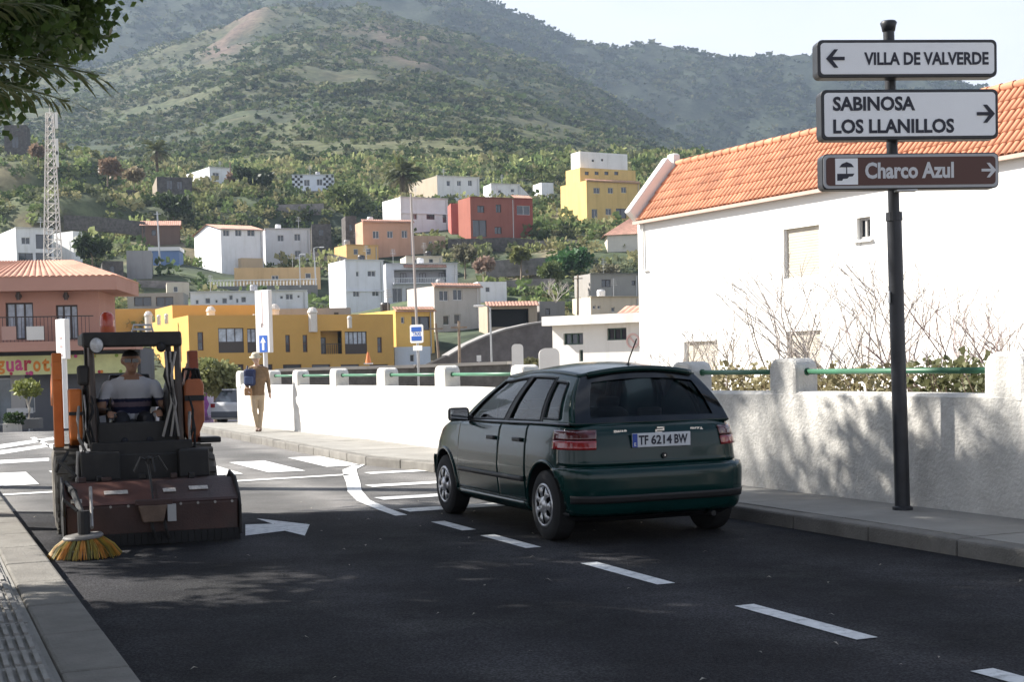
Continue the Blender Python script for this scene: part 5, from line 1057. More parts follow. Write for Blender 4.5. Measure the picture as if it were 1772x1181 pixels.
b = MB(); b.path([(0, 0, -.3), (.04, .02, 1.5), (-.03, .05, 3.0), (.05, 0, 4.6)], .19, 10, taper=.12)
for j in range(0, 330, 9): c = tips[j]; m_ = Vector((c[0] * .4, c[1] * .4, 4.9 + c[2] * .3)); b.path([(0, 0, 3.9 + (j % 5) * .12), m_, (c[0], c[1], 6.2 + c[2])], .055, 5, taper=.012)
b.build('trunk', bk_m, root); tag(root, 'dark leafy tree hanging into the top left corner', 'tree', 'street trees on the left pavement')
tall_o = np_mesh('tall_crown', np.concatenate(v2), np.concatenate(f2), tl_m); tall_me = tall_o.data; bpy.data.objects.remove(tall_o)
v3, f3, k = [], [], 0
for j in range(0, 330, 6): v3.append(vs[j] * np.array([1.15, 1.15, 1.25])); f3.append(fs[j] - fs[j].min() + k); k += len(vs[j])
sp_o = np_mesh('sparse_crown', np.concatenate(v3), np.concatenate(f3), tl_m); sparse_me = sp_o.data; bpy.data.objects.remove(sp_o)
for s_, t_, zc, rz, sc, lab in ((10.2, -2.6, 0, 2.1, 1.0, 'second street tree, nearer along the left pavement, out of view'), (4.6, -2.4, 0, 4.0, 1.05, 'third street tree close to the viewpoint on the left pavement'), (-1.2, -2.6, 0, 1.0, 1.05, 'fourth street tree behind the viewpoint on the left pavement'),
    (18.7, -2.8, 4.2, 5.2, 1.0, 'tall high-crowned tree farthest along the left pavement'), (12.6, -3.6, 4.2, .7, 1.0, 'tall high-crowned tree in the middle of the left pavement'), (11, -6.2, 0, .3, 1.0, 'inner street tree abreast of the second, set back from the kerb')):
    c = copy_tree(root); c.location = rd(s_, t_, .12); c.rotation_euler = (0, 0, rz); c.scale = (sc, sc, sc)
    if not zc and s_ != 10.2: [ch.__setattr__('data', tall_me) for ch in c.children if ch.name.startswith('crown')]
    if zc:
        for ch in c.children:
            if ch.name.startswith('crown'): ch.location.z += zc; ch.data = sparse_me
            else: ch.scale = (1, 1, (6.2 + zc) / 6.2)
    tag(c, lab)

# leafless shrubs and dry tangle behind the wall
twig_m = mat('pale_twig', (.55, .50, .46), .9, .25, 4.); twig2 = mat('brown_twig', (.22, .155, .11), .9, .35, 4.)
def bare_shrub(name, loc, h_, spread, seed, label, m_=None, n0=7, lev=4, group='leafless shrubs behind the wall'):
    rr = random.Random(seed); b = MB(); root = empty(name, loc)
    def grow(p_, d_, l_, r_, lv):
        q1 = p_ + d_ * l_ * .55; d2 = (d_ + Vector((rr.uniform(-.22, .22), rr.uniform(-.22, .22), .18))).normalized(); q2 = q1 + d2 * l_ * .5; b.path([p_, q1, q2], r_, 4, taper=r_ * .6)
        if lv == 0: return
        for k in range(rr.choice((2, 2, 3))):
            a_ = rr.uniform(0, 6.28); sd_ = Vector((math.cos(a_), math.sin(a_), rr.uniform(-.1, .3))); grow(q1.lerp(q2, rr.uniform(.2, 1)), (d2 + sd_ * rr.uniform(.45, .8)).normalized(), l_ * rr.uniform(.6, .85), r_ * .58, lv - 1)
    for k in range(n0):
        a_ = k * 6.28 / n0 + rr.uniform(-.3, .3); grow(Vector((0, 0, 0)), Vector((math.cos(a_) * spread, math.sin(a_) * spread, 1)).normalized(), h_ * .38, .036, lev)
    b.build('branches', m_ or twig_m, root, fix=False); return tag(root, label, 'shrub', group)
def behind(px, Y, z=-.3): w = gy(px, 640, Y); return (w.x, w.y, z)
bare_shrub('bare_shrub', behind(1445, 19.5), 3.7, .8, 3, 'tall leafless fig shrub in front of the shuttered windows', lev=4)
bare_shrub('bare_shrub', behind(1300, 20.5), 2.9, 1.0, 4, 'low leafless shrub left of the tall fig, over the rail')
bare_shrub('bare_shrub', behind(1600, 18.5), 2.9, .9, 5, 'leafless shrub just right of the signpost pole')
bare_shrub('bare_shrub', behind(1765, 17), 2.9, .8, 6, 'dense pinkish leafless shrub at the right edge', mat('pink_twig', (.42, .32, .30), .9, .25, 4.), 9, 4)
bare_shrub('bare_shrub', gy(962, 524, 120), 2.3, .8, 8, 'white leafless tree above the dark retaining wall', twig_m, 6, 4)
def tangle(name, s0, s1, off, z0, z1, n, cols, leaf, label, seed):
    r = np.random.default_rng(seed); vs, fs, k = [], [], 0; L_ = s1 - s0
    for j in range(n):
        s_ = r.uniform(s0, s1); w = rd(s_, along(WALLP, s_) + off + r.uniform(0, .9)); v_, f_ = leaves(7, (w.x, w.y, r.uniform(z0, z1)), (.16, .16, .14), leaf * .8, seed * 999 + j, shell=.0); vs.append(v_); fs.append(f_ + k); k += len(v_)
    root = empty(name, rd((s0 + s1) / 2, along(WALLP, (s0 + s1) / 2) + off)); root.location.z = -.3
    o = np_mesh('foliage', np.concatenate(vs), np.concatenate(fs), leafmat('tangle%d' % seed, *cols, 3.), root); o.matrix_parent_inverse = Matrix.Translation(-Vector(root.location))
    b = MB(); rr = random.Random(seed)
    for j in range(70):
        s_ = rr.uniform(s0, s1); w = rd(s_, along(WALLP, s_) + off + rr.uniform(0, .8)); p_ = Vector((w.x, w.y, -.3)); e_ = p_ + Vector((rr.uniform(-.6, .6), rr.uniform(-.3, .3), rr.uniform(1.1, z1 + .45))); b.path([p_, p_.lerp(e_, .5) + Vector((rr.uniform(-.15, .15), 0, .1)), e_], .011, 4, taper=.004)
    t_ = b.build('stems', twig2, root, fix=False); t_.matrix_parent_inverse = Matrix.Translation(-Vector(root.location)); tag(root, label, 'hedge', 'dry hedges behind the wall')
tangle('dry_hedge', 8.5, 11.2, 2.0, .2, 1.26, 900, ((.34, .27, .18), (.50, .43, .31)), .10, 'dry brown hedge between the last post and the signpost', 21)
tangle('green_hedge', 11.2, 12.6, 2.0, .2, 1.34, 520, ((.10, .11, .05), (.24, .24, .12)), .10, 'greener hedge clump right of the first near post', 22)
tangle('dry_hedge', 12.8, 17, 2.0, .2, 1.28, 800, ((.24, .20, .11), (.36, .33, .19)), .10, 'yellowish dry hedge left of the first near post', 23)
b = MB(); rr = random.Random(3); w = gz(1690, 884, .13); root = empty('weed', w)
for j in range(40): a_ = rr.uniform(0, 6.28); l_ = rr.uniform(.08, .26); d_ = Vector((math.cos(a_) * .9, math.sin(a_) * .4, rr.uniform(.15, .9))).normalized(); s2 = Vector((-d_.y, d_.x, 0)) * .012; b.add([s2 * -1, s2, d_ * l_ * .6 + s2 * .8, d_ * l_, d_ * l_ * .6 - s2 * .8], [(0, 1, 2, 3, 4)])
b.build('blades', leafmat('weed_leaf', (.03, .04, .02), (.08, .09, .04)), root, fix=False); tag(root, 'dark weed tuft at the foot of the wall near the right edge', 'weed')
# fallen leaves on the street
r = np.random.default_rng(9); n = 80; s_, t_ = r.uniform(4.5, 15, n), r.uniform(1., 6.6, n); x_ = t_ * cA - s_ * sA; y_ = t_ * sA + s_ * cA
v_, f_ = np.array([[-.5, 0, .0], [0, -.22, .25], [.5, 0, .05], [0, .22, .3]]), np.array([[0, 1, 2, 3]])
sz = r.uniform(.018, .05, n); V_, F_, C_ = instance(v_, f_, np.stack([x_, y_, np.full(n, .006)], 1), np.stack([sz] * 3, 1), r.uniform(0, 6.28, n), r.uniform(.15, .4, (n, 1)) * np.array([[1, .9, .72]])); o = np_mesh('fallen_leaves', V_, F_, leafmat('dead_leaf', (0, 0, 0), (0, 0, 0), attr='tint', trans=.1), colors=C_); tag(o, 'small dry leaves scattered on the asphalt', kind='stuff')
# ------------------------------------------------------------------ haze
hz = MB(); hz.box((200, 1100, 318), (3600, 2460, 646)); ho = hz.build('haze', None); tag(ho, 'thin bluish haze in front of the mountain', kind='stuff')
hm = bpy.data.materials.new('haze'); hm.use_nodes = True; hn = hm.node_tree.nodes; hn.clear(); ov = hn.new('ShaderNodeOutputMaterial'); pv = hn.new('ShaderNodeVolumePrincipled')
pv.inputs['Color'].default_value = (.62, .78, 1, 1); pv.inputs['Density'].default_value = .00016; pv.inputs['Anisotropy'].default_value = .2; hm.node_tree.links.new(pv.outputs[0], ov.inputs['Volume']); ho.data.materials.append(hm)
# ------------------------------------------------------------------ the parked car (forward = +y, rear axle at the origin)
car = empty('parked_car', (.99, 11.72, 0), .381)
paint_c = mat('dark_green_paint', (.003, .026, .024), .2, .2, 1.4, metal=.0, spec=.3, coat=.25)
trim = mat('black_trim', (.014, .014, .015), .55); glass_c = glassmat('car_glass', (.72, .77, .75), 1.0); glass_r = glassmat('rear_glass', (.74, .79, .77), .7)
WZ = ([.19, .22, .27, .42, .55, .64, .76, .88, .92, .945], [.70, .76, .795, .812, .818, .815, .806, .785, .768, .735])
RZ = ([.19, .22, .27, .42, .55, .60, .615, .64, .76, .88, .945], [-.42, -.50, -.555, -.585, -.585, -.568, -.53, -.515, -.50, -.475, -.43])
FZ = ([.19, .25, .42, .55, .64, .80, .945], [3.0, 3.15, 3.22, 3.22, 3.18, 3.12, 2.98])
YA, YB, PE, PF = .28, 2.35, 5.5, 3.0
def ring(z, q, off=0.):
    """q 0..4 once round: 0 right side mid, 1 rear centre, 2 left side mid, 3 front centre"""
    w, yr, yf = interp(z, *WZ) + off, interp(z, *RZ) - off, interp(z, *FZ) + off
    def quarter(ph, pe, ax, ay): c, s = math.cos(ph), math.sin(ph); return ax * abs(c) ** (2 / pe), ay * abs(s) ** (2 / pe)
    q = q % 4; f = q % 1
    def part(f, rear):      # f 0: side mid (y 1.3) .. .4 side straight .. 1 end centre
        if rear:
            if f < .35: return w, lerp(1.3, YA, f / .35)
            x, y = quarter((f - .35) / .65 * math.pi / 2, PE, w, YA - yr); return x, YA - y
        if f < .35: return w, lerp(1.3, YB, f / .35)
        x, y = quarter((f - .35) / .65 * math.pi / 2, PF, w, yf - YB); return x, YB + y
    if q < 1: x, y = part(f, True)
    elif q < 2: x, y = part(1 - f, True); x = -x
    elif q < 3: x, y = part(f, False); x = -x
    else: x, y = part(1 - f, False)
    x *= 1 - .035 * ((y - 1.15) / 1.9) ** 2
    zz = z
    if y > 2.0 and z > .45: zz = .45 + (z - .45) * interp(y, [2.0, 2.4, 2.9, 3.25], [1, .93, .72, .5])
    elif z > .45: zz = .45 + (z - .45) * interp(y, [-.6, .4, 2.0], [1.0, 1.01, .97])
    return Vector((x, y, zz))
def side_q(y):      # ring parameter on the left side (q 1..3) where the ring passes y
    lo, hi = 1.0, 3.0
    for _ in range(40):
        m_ = (lo + hi) / 2
        if ring(.6, m_).y < y: lo = m_
        else: hi = m_
    return lo
ZL = [.19, .205, .22, .245, .27, .33, .42, .52, .57, .595, .605, .615, .64, .70, .76, .82, .88, .91, .93, .945]
NQ = 112; b = MB(); k0 = 0
loops = [[ring(z, 4 * i / NQ) for i in range(NQ)] for z in ZL]
top = loops[-1]; bot = loops[0]
capT = [[Vector((p.x * k, p.y if k > .0 else p.y, p.z + .018 * (1 - k * k))) for p in top] for k in (.92, .66, .33)]
capB = [[Vector((p.x * k, p.y, p.z)) for p in bot] for k in (.33, .66)]
allL = capB + loops + capT
for lp in allL: b.v += [tuple(p) for p in lp]
for a_ in range(len(allL) - 1):
    for i in range(NQ): j = (i + 1) % NQ; b.f.append((a_ * NQ + i, a_ * NQ + j, (a_ + 1) * NQ + j, (a_ + 1) * NQ + i)); b.mi.append(0)
def closecap(base, rev):
    for i in range(NQ // 2):   # bridge left/right halves across the centre line: vertex i mirrors 2*c - i about the rear centre
        a0, a1 = (NQ // 4 + i) % NQ, (NQ // 4 + i + 1) % NQ; m0, m1 = (NQ // 4 - i) % NQ, (NQ // 4 - i - 1) % NQ
        q = [base + a0, base + a1, base + m1, base + m0]; q = [v for k, v in enumerate(q) if v not in q[:k]]
        if len(q) > 2: b.f.append(tuple(q if not rev else q[::-1])); b.mi.append(0)
closecap((len(allL) - 1) * NQ, False); closecap(0, True)
body_me = b.mesh('body', True, True); body = link('body', body_me, [paint_c, trim], car, True)
cut = MB()
for yw in (0., 2.443):
    for sg in (-1, 1):
        cut.tube((sg * .56, yw, .30), (sg * 1.0, yw, .30), .335, n=40)
cm = cut.mesh('cut'); co = link('cut', cm, trim); co.location = (0, 0, 0)
tmp = bpy.data.objects.new('tmp', body_me); col.objects.link(tmp); bm_ = tmp.modifiers.new('b', 'BOOLEAN'); bm_.object = co; bm_.operation = 'DIFFERENCE'; bm_.solver = 'EXACT'; bm_.material_mode = 'TRANSFER'
bpy.context.view_layer.update()
new = bpy.data.meshes.new_from_object(tmp.evaluated_get(bpy.context.evaluated_depsgraph_get())); bpy.data.objects.remove(tmp); bpy.data.objects.remove(co)
if len(new.polygons) > 500: body.data = new
body.data.polygons.foreach_set('use_smooth', [True] * len(body.data.polygons)); body.data.set_sharp_from_angle(angle=R(38))
def patch(name, z0, z1, q0, q1, off, m_, parent, nz=6, nq=24, thick=.012, hole=None):
    """panel that follows the body surface, standing off from it"""
    b = MB(); zs = [lerp(z0, z1, i / nz) for i in range(nz + 1)]; qs = [lerp(q0, q1, i / nq) for i in range(nq + 1)]
    b.grid(lambda q, z: ring(z, q, off), qs, zs, skip=hole)
    o = b.build(name, m_, parent, smooth=True, fix=False); s_ = o.modifiers.new('solid', 'SOLIDIFY'); s_.thickness = thick; s_.offset = 0; return o
def arch(q, z, rad=.36):
    p_ = ring(z, q); return any(math.hypot(p_.y - yw, p_.z - .30) < rad for yw in (0., 2.443))
# doors (both sides), tailgate, bumpers, mouldings
for side in (0, 1):
    mq = (lambda y: side_q(y)) if side == 0 else (lambda y: (2 - side_q(y)) % 4 if side_q(y) <= 2 else 2 - side_q(y) + 4)
    def dq(y0, y1): a_, c_ = mq(y0), mq(y1); return (a_, c_) if abs(a_ - c_) < 2 else (a_ + 4 if a_ < c_ else a_, c_ if a_ < c_ else c_ + 4)
    for y0, y1 in ((.985, 2.02), (.385, .965)):
        q0, q1 = dq(y0, y1); d_ = patch('door', .30, .925, q0, q1, .004, paint_c, car, 24, 44, .006, hole=arch)
        yh = y0 + .14; ph_ = ring(.80, mq(yh)); sx = -1 if side == 0 else 1
        MB().box((ph_.x + sx * .022, ph_.y, ph_.z), (.03, .17, .035)).build('handle', trim, d_, bevel=.008)
    q0, q1 = dq(.40, 2.02); patch('side_moulding', .455, .495, q0, q1, .012, trim, car, 2, 30, .02)
    q0, q1 = dq(.36, 2.08); patch('sill', .20, .285, q0, q1, .008, paint_c, car, 3, 20, .012)
    for yw in (0., 2.443):
        b = MB(); pts = []
        for i in range(25):
            a_ = math.pi * i / 24 * 1.06 - .1; yy_, zz_ = yw + .347 * math.cos(a_), .30 + .347 * math.sin(a_); p_ = ring(min(max(zz_, .2), .9), mq(min(max(yy_, -.5), 3.1))); pts.append(Vector((p_.x, yy_, zz_)))
        b.path(pts, .016, 5); b.build('wheel_arch_lip', paint_c, car, smooth=True)
patch('tailgate', .625, .935, .48, 1.52, .006, paint_c, car, 14, 44, .008)
patch('rear_bumper', .235, .605, .44, 1.56, .022, paint_c, car, 14, 90, .03, hole=arch)
patch('bumper_strip', .335, .395, .60, 1.40, .034, trim, car, 3, 80, .02)
patch('lower_valance', .185, .25, .44, 1.56, .012, trim, car, 3, 40, .02)
patch('front_bumper', .22, .60, 2.52, 3.48, .015, paint_c, car, 8, 50, .03)
# tail lamps wrap the corners: red lens, darker upper band, smoked inner end
red_l = mat('tail_lens_red', (.28, .006, .01), .12, .2, 14., spec=.8, coat=.6); red_d = mat('tail_lens_dark', (.09, .008, .012), .12, .2, 14., spec=.8, coat=.6)
for q0, q1 in ((.45, .84), (1.16, 1.55)):
    l_ = patch('tail_light', .75, .818, q0, q1, .014, red_l, car, 4, 40, .02); patch('upper_lens', .821, .90, q0, q1, .0135, red_d, l_, 4, 40, .02)
for q0, q1 in ((2.62, 2.86), (3.14, 3.38)): patch('headlight', .62, .76, q0, q1, .01, mat('lamp_glass', (.5, .52, .55), .1, spec=.9), car, 3, 12, .02)
# greenhouse
def belt(u): return Vector((interp(u, [0, .1, .45, .85, 1], [.700, .742, .758, .745, .722]), lerp(-.385, 2.12, u), interp(u, [0, .2, 1], [.945, .945, .92])))
def rail_(u): return Vector((.522 + .035 * math.sin(math.pi * u), lerp(-.13, 1.40, u), 1.315 + .045 * math.sin(math.pi * min(1, u * 1.1 + .05)) + .01 * u))
def sidept(sg):
    def fn(u, v): p_ = belt(u).lerp(rail_(u), v); o_ = .028 * math.sin(math.pi * v); return Vector((sg * (p_.x + o_), p_.y, p_.z))
    return fn
def rearpt(u, v):
    a_, c_ = belt(0), rail_(0); x = u * (lerp(a_.x, c_.x, v) + .028 * math.sin(math.pi * v)); k_ = 1 - u * u
    return Vector((x, lerp(a_.y - .055 * k_, c_.y - .05 * k_, v) - .012 * math.sin(math.pi * v), lerp(a_.z, c_.z + .055 * k_, v)))
def frontpt(u, v):
    a_, c_ = belt(1), rail_(1); k_ = 1 - u * u; x = u * (lerp(a_.x, c_.x, v) + .028 * math.sin(math.pi * v)); return Vector((x, lerp(a_.y + .16 * k_, c_.y + .08 * k_, v), lerp(a_.z + .0 * k_, c_.z + .055 * k_, v)))
def roofpt(u, w):
    c_ = rail_(u); k_ = 1 - w * w; return Vector((w * c_.x, c_.y + lerp(-.05, .08, u) * k_, c_.z + .055 * k_ + .012 * math.sin(math.pi * u) * k_))
SW = [(.085, .205, .10, .84, 'quarter_window'), (.228, .50, .06, .90, 'rear_door_window'), (.548, .945, .06, .90, 'front_door_window')]
def fine(vals, n):
    vals = sorted(vals); out = []
    for a_, c_ in zip(vals, vals[1:]): k_ = max(1, int(round((c_ - a_) * n))); out += [lerp(a_, c_, i / k_) for i in range(k_)]
    return out + [vals[-1]]
us = fine([0, 1, *[q for w in SW for q in w[:2]]], 40); vs_ = fine([0, 1, .10, .84, .06, .90], 18); fb = MB()
for sg in (-1, 1): fb.grid(sidept(sg), us, vs_, skip=lambda u, v: any(w[0] < u < w[1] and w[2] < v < w[3] for w in SW))
RW = (-.885, .885, .10, .865); FW = (-.93, .93, .03, .93)
fb.grid(rearpt, fine([-1, 1, RW[0], RW[1]], 20), fine([0, 1, RW[2], RW[3]], 16), skip=lambda u, v: RW[0] < u < RW[1] and RW[2] < v < RW[3])
fb.grid(frontpt, fine([-1, 1, FW[0], FW[1]], 20), fine([0, 1, FW[2], FW[3]], 16), skip=lambda u, v: FW[0] < u < FW[1] and FW[2] < v < FW[3])
cab = fb.build('pillars', paint_c, car, smooth=True, weld=True); s_ = cab.modifiers.new('solid', 'SOLIDIFY'); s_.thickness = .035; s_.offset = -1
rf = MB().grid(roofpt, [i / 24 for i in range(25)], [-1 + i / 10 for i in range(21)]).build('roof', paint_c, car, smooth=True); s_ = rf.modifiers.new('solid', 'SOLIDIFY'); s_.thickness = .02; s_.offset = 0
if rf.data.polygons[0].normal.z < 0: rf.data.flip_normals()
for sg in (-1, 1):
    for u0, u1, v0, v1, nm in SW:
        f_ = sidept(sg); g_ = MB().grid(lambda u, v: f_(u, v) - Vector((sg * .012, 0, 0)), fine([u0 - .004, u1 + .004], 40), fine([v0 - .01, v1 + .01], 10)).build(nm, glass_c, car, smooth=True)
        b = MB()                                   # black rubber surround
        for (ua, va), (ub, vb) in (((u0, v0), (u1, v0)), ((u1, v0), (u1, v1)), ((u1, v1), (u0, v1)), ((u0, v1), (u0, v0))): b.path([f_(lerp(ua, ub, t / 8), lerp(va, vb, t / 8)) for t in range(9)], .009, 4)
        b.build('window_seal', trim, g_)
    f_ = sidept(sg)
    for u0, u1 in ((.505, .545), (.208, .226)): MB().grid(lambda u, v: f_(u, v) + Vector((sg * .004, 0, 0)), [u0, u1], [.03 + .9 * i / 10 for i in range(11)]).build('pillar_trim', trim, car, smooth=True)
    MB().path([f_(.02 + .93 * t / 16, .0) + Vector((sg * .006, 0, .004)) for t in range(17)], .011, 5).build('belt_moulding', mat('satin_trim', (.10, .10, .11), .3, metal=.6), car)
MB().grid(lambda u, v: rearpt(u, v) + Vector((0, .012, 0)), fine([RW[0], RW[1]], 20), fine([RW[2], RW[3]], 14)).build('rear_window', glass_r, car, smooth=True)
b = MB()                                       # dark ceramic band round the rear glass
b.grid(lambda u, v: rearpt(u, v) + Vector((0, -.004, 0)), fine([-.985, .985, -.80, .80], 20), fine([.025, .985, .13, .83], 16), skip=lambda u, v: -.80 < u < .80 and .13 < v < .83)
b.build('rear_window_band', mat('glass_black', (.006, .007, .008), .08, spec=.7), car, smooth=True)
MB().grid(lambda u, v: frontpt(u, v) - Vector((0, .01, 0)), fine([FW[0], FW[1]], 20), fine([FW[2], FW[3]], 14)).build('windscreen', glass_c, car, smooth=True)
b = MB(); b.path([rearpt(u / 10, 1.0) + Vector((0, -.02, .004)) for u in range(-9, 10)], .024, 6); b.build('roof_spoiler', paint_c, car, smooth=True)
MB().path([(0, .05, 1.40), (0, .02, 1.46), (0, -.12, 1.62)], .006, 5).build('aerial', trim, car); MB().lathe([(0, 0), (.03, 0), (.022, .03), (0, .04)], 10, Matrix.Translation((0, .05, 1.385))).build('aerial_base', trim, car)
# seats
seat_m = mat('seat_cloth', (.03, .032, .036), .9)
for x in (-.34, .34):
    for y, zt_ in ((.28, .95), (1.1, 1.03)):
        MB().prism([(-.23, .5), (.23, .5), (.22, zt_ - .08), (.14, zt_), (-.14, zt_), (-.22, zt_ - .08)], y, y + .14, 'y').build('seat', seat_m, car, bevel=.04).location.x = x
        MB().box((x, y + .05, zt_ + .045), (.23, .08, .10)).build('headrest', seat_m, car, bevel=.035)
MB().box((0, 2.0, .96), (1.3, .3, .1)).build('dashboard', seat_m, car, bevel=.03); MB().box((0, 1.42, 1.27), (.22, .03, .06)).build('mirror_inside', trim, car, bevel=.01)
MB().lathe([(.16, -.012), (.185, -.012), (.185, .012), (.16, .012), (.16, -.012)], 20, Matrix.Translation((-.34, 1.72, .97)) @ Matrix.Rotation(R(65), 4, 'X')).build('steering_wheel', trim, car)
# mirrors
for sg in (-1, 1):
    b = MB(); b.box((sg * .875, 1.80, .985), (.20, .085, .125)); m_ = b.build('side_mirror', paint_c if sg > 0 else trim, car, bevel=.03); MB().box((sg * .78, 1.83, .945), (.10, .05, .05)).build('mirror_arm', trim, m_); MB().box((sg * .885, 1.755, .985), (.165, .006, .095)).build('mirror_glass', mat('mirror', (.6, .62, .65), .05, metal=1.), m_)
# number plate, badges, lock
pl_y = ring(.80, 1.0).y - .03; pl = MB().box((.0, pl_y, .812), (.52, .012, .112)).build('number_plate', mat('plate_white', (.62, .64, .67), .4, .03, 9.), car, bevel=.004)
MB().box((-.238, pl_y - .008, .812), (.042, .004, .106)).build('blue_band', mat('plate_blue', (.015, .06, .34), .4), pl)
for txt, x, w in (('TF', -.205, .085), ('6214', -.095, .185), ('BW', .112, .12)): text_mesh(txt, w, .074, ink, pl, 'plate_characters', Matrix.Translation((x, pl_y - .0085, .776)), .03)
text_mesh('E', .018, .026, white_m, pl, 'plate_characters', Matrix.Translation((-.247, pl_y - .0115, .769)), .02)
chrome = mat('badge_chrome', (.75, .76, .78), .18, metal=.9)
yb = ring(.89, 1.0).y - .02
b = MB()
for k in range(3): b.box((.0 + (k - 1) * .008, yb, .868 + k * .019), (.062, .012, .011))
b.box((-.032, yb, .878), (.011, .012, .03)); b.box((.036, yb, .896), (.011, .012, .03)); b.build('emblem', chrome, car)
for txt, x, w in (('SWAP', -.40, .115), ('IBIZA', .285, .12)): yq = ring(.87, .85).y - .022; text_mesh(txt, w, .03, chrome, car, 'badge_lettering', Matrix.Translation((x, yq, .868)), .05)
MB().tube((.02, ring(.69, 1.).y - .03, .685), (.02, ring(.69, 1.).y + .02, .685), .022, n=14).build('lock', trim, car); MB().tube((.02, ring(.69, 1.).y - .034, .687), (.02, ring(.69, 1.).y - .03, .687), .008, n=8).build('lock_barrel', chrome, car)
MB().tube((.42, -.60, .205), (.42, -.3, .205), .022, n=10).build('exhaust_pipe', trim, car)
MB().box((0, 1.25, .21), (1.1, 3.2, .08)).build('underbody', trim, car)
# wheels
tyre_p = [(.155, -.085), (.20, -.092), (.255, -.088), (.282, -.07), (.288, -.04), (.288, .04), (.282, .07), (.255, .088), (.20, .092), (.155, .085)]
hub_m = mat('hubcap_silver', (.50, .50, .51), .32, .12, 8., metal=.75)
def wheel(x, y, sg):
    w = empty('wheel', (x, y, .288)); w.parent = car; w.rotation_euler = (0, sg * math.pi / 2, random.uniform(0, 1))
    w.rotation_euler = (0, sg * math.pi / 2, 0)
    MB().lathe(tyre_p, 40).build('tyre', rubber_m, w, smooth=True, autos=True)
    MB().lathe([(0, .02), (.12, .03), (.165, .05), (.165, .03)], 28).build('rim_back', trim, w)
    b = MB(); b.lathe([(.176, .066), (.182, .088), (.168, .098), (.150, .090)], 36); b.lathe([(0, .112), (.035, .110), (.05, .098), (.075, .093)], 28)
    for k in range(7):
        a_ = k * 2 * math.pi / 7 + .2
        for d0, d1 in ((-.30, .30),):
            vs = []
            for rr_, wd, zz_ in ((.07, .30, .094), (.11, .22, .099), (.155, .33, .092)):
                for s_ in (-1, 1): vs.append((rr_ * math.cos(a_ + s_ * wd), rr_ * math.sin(a_ + s_ * wd), zz_))
            b.add(vs, [(0, 1, 3, 2), (2, 3, 5, 4)])
    h_ = b.build('hubcap', hub_m, w, smooth=True, fix=False); s_ = h_.modifiers.new('solid', 'SOLIDIFY'); s_.thickness = .006
    return w
for y in (0., 2.443):
    for sg in (-1, 1): wheel(sg * .715, y, sg)
tag(car, 'dark green five-door hatchback parked beside the wall', 'car')
# ------------------------------------------------------------------ white car at the bend, half hidden by the wall end
q = gy(398, 728, 60); wc = empty('white_car', (q.x + 1.0, q.y, -.8), -.35); wpaint = mat('white_car_paint', (.72, .73, .75), .25, coat=.6, spec=.5)
b = MB(); prof = [(-.85, .25), (-.85, .75), (-.78, .92), (.78, .92), (.85, .75), (.85, .25)]
secs = [(-2.0, .35, .82, .80), (-1.95, .25, .95, .86), (-1.2, .2, .98, .88), (0, .2, .95, .88), (1.2, .2, .92, .88), (1.9, .25, .80, .84), (2.05, .4, .65, .7)]
rings_ = []
for y, z0, z1, w in secs: rings_.append([(-w, y, z0), (-w, y, lerp(z0, z1, .6)), (-w * .93, y, z1), (w * .93, y, z1), (w, y, lerp(z0, z1, .6)), (w, y, z0)])
for r_ in rings_: b.v += r_
for i in range(len(secs) - 1):
    for j in range(6): b.f.append((i * 6 + j, i * 6 + (j + 1) % 6, i * 6 + 6 + (j + 1) % 6, i * 6 + 6 + j)); b.mi.append(0)
b.f += [tuple(range(6)), tuple(range((len(secs) - 1) * 6 + 5, (len(secs) - 1) * 6 - 1, -1))]; b.mi += [0, 0]; b.build('body', wpaint, wc, bevel=.05)
b = MB(); b.add([(-.8, -1.85, .93), (.8, -1.85, .93), (.8, 1.2, .93), (-.8, 1.2, .93), (-.6, -1.45, 1.44), (.6, -1.45, 1.44), (.6, .35, 1.46), (-.6, .35, 1.46)], [(0, 1, 5, 4), (1, 2, 6, 5), (2, 3, 7, 6), (3, 0, 4, 7), (4, 5, 6, 7)]); b.build('cabin_glass', pane_m, wc)
MB().box((0, -.55, 1.46), (1.22, 1.85, .06)).build('roof', wpaint, wc, bevel=.02)
for x in (-.72, .72): MB().box((x, -1.98, .82), (.2, .08, .16)).build('tail_light', red_l, wc)
MB().box((0, -2.02, .45), (1.6, .08, .25)).build('bumper', mat('grey_bumper', (.12, .13, .15), .6), wc, bevel=.03)
for x in (-.75, .75):
    for y in (-1.25, 1.3): MB().lathe([(.0, -.1), (.29, -.1), (.31, -.06), (.31, .06), (.29, .1), (0, .1)], 20, Matrix.Translation((x, y, .31)) @ Matrix.Rotation(math.pi / 2, 4, 'Y')).build('wheel', rubber_m, wc)
tag(wc, 'white car half hidden by the far end of the wall', 'car')
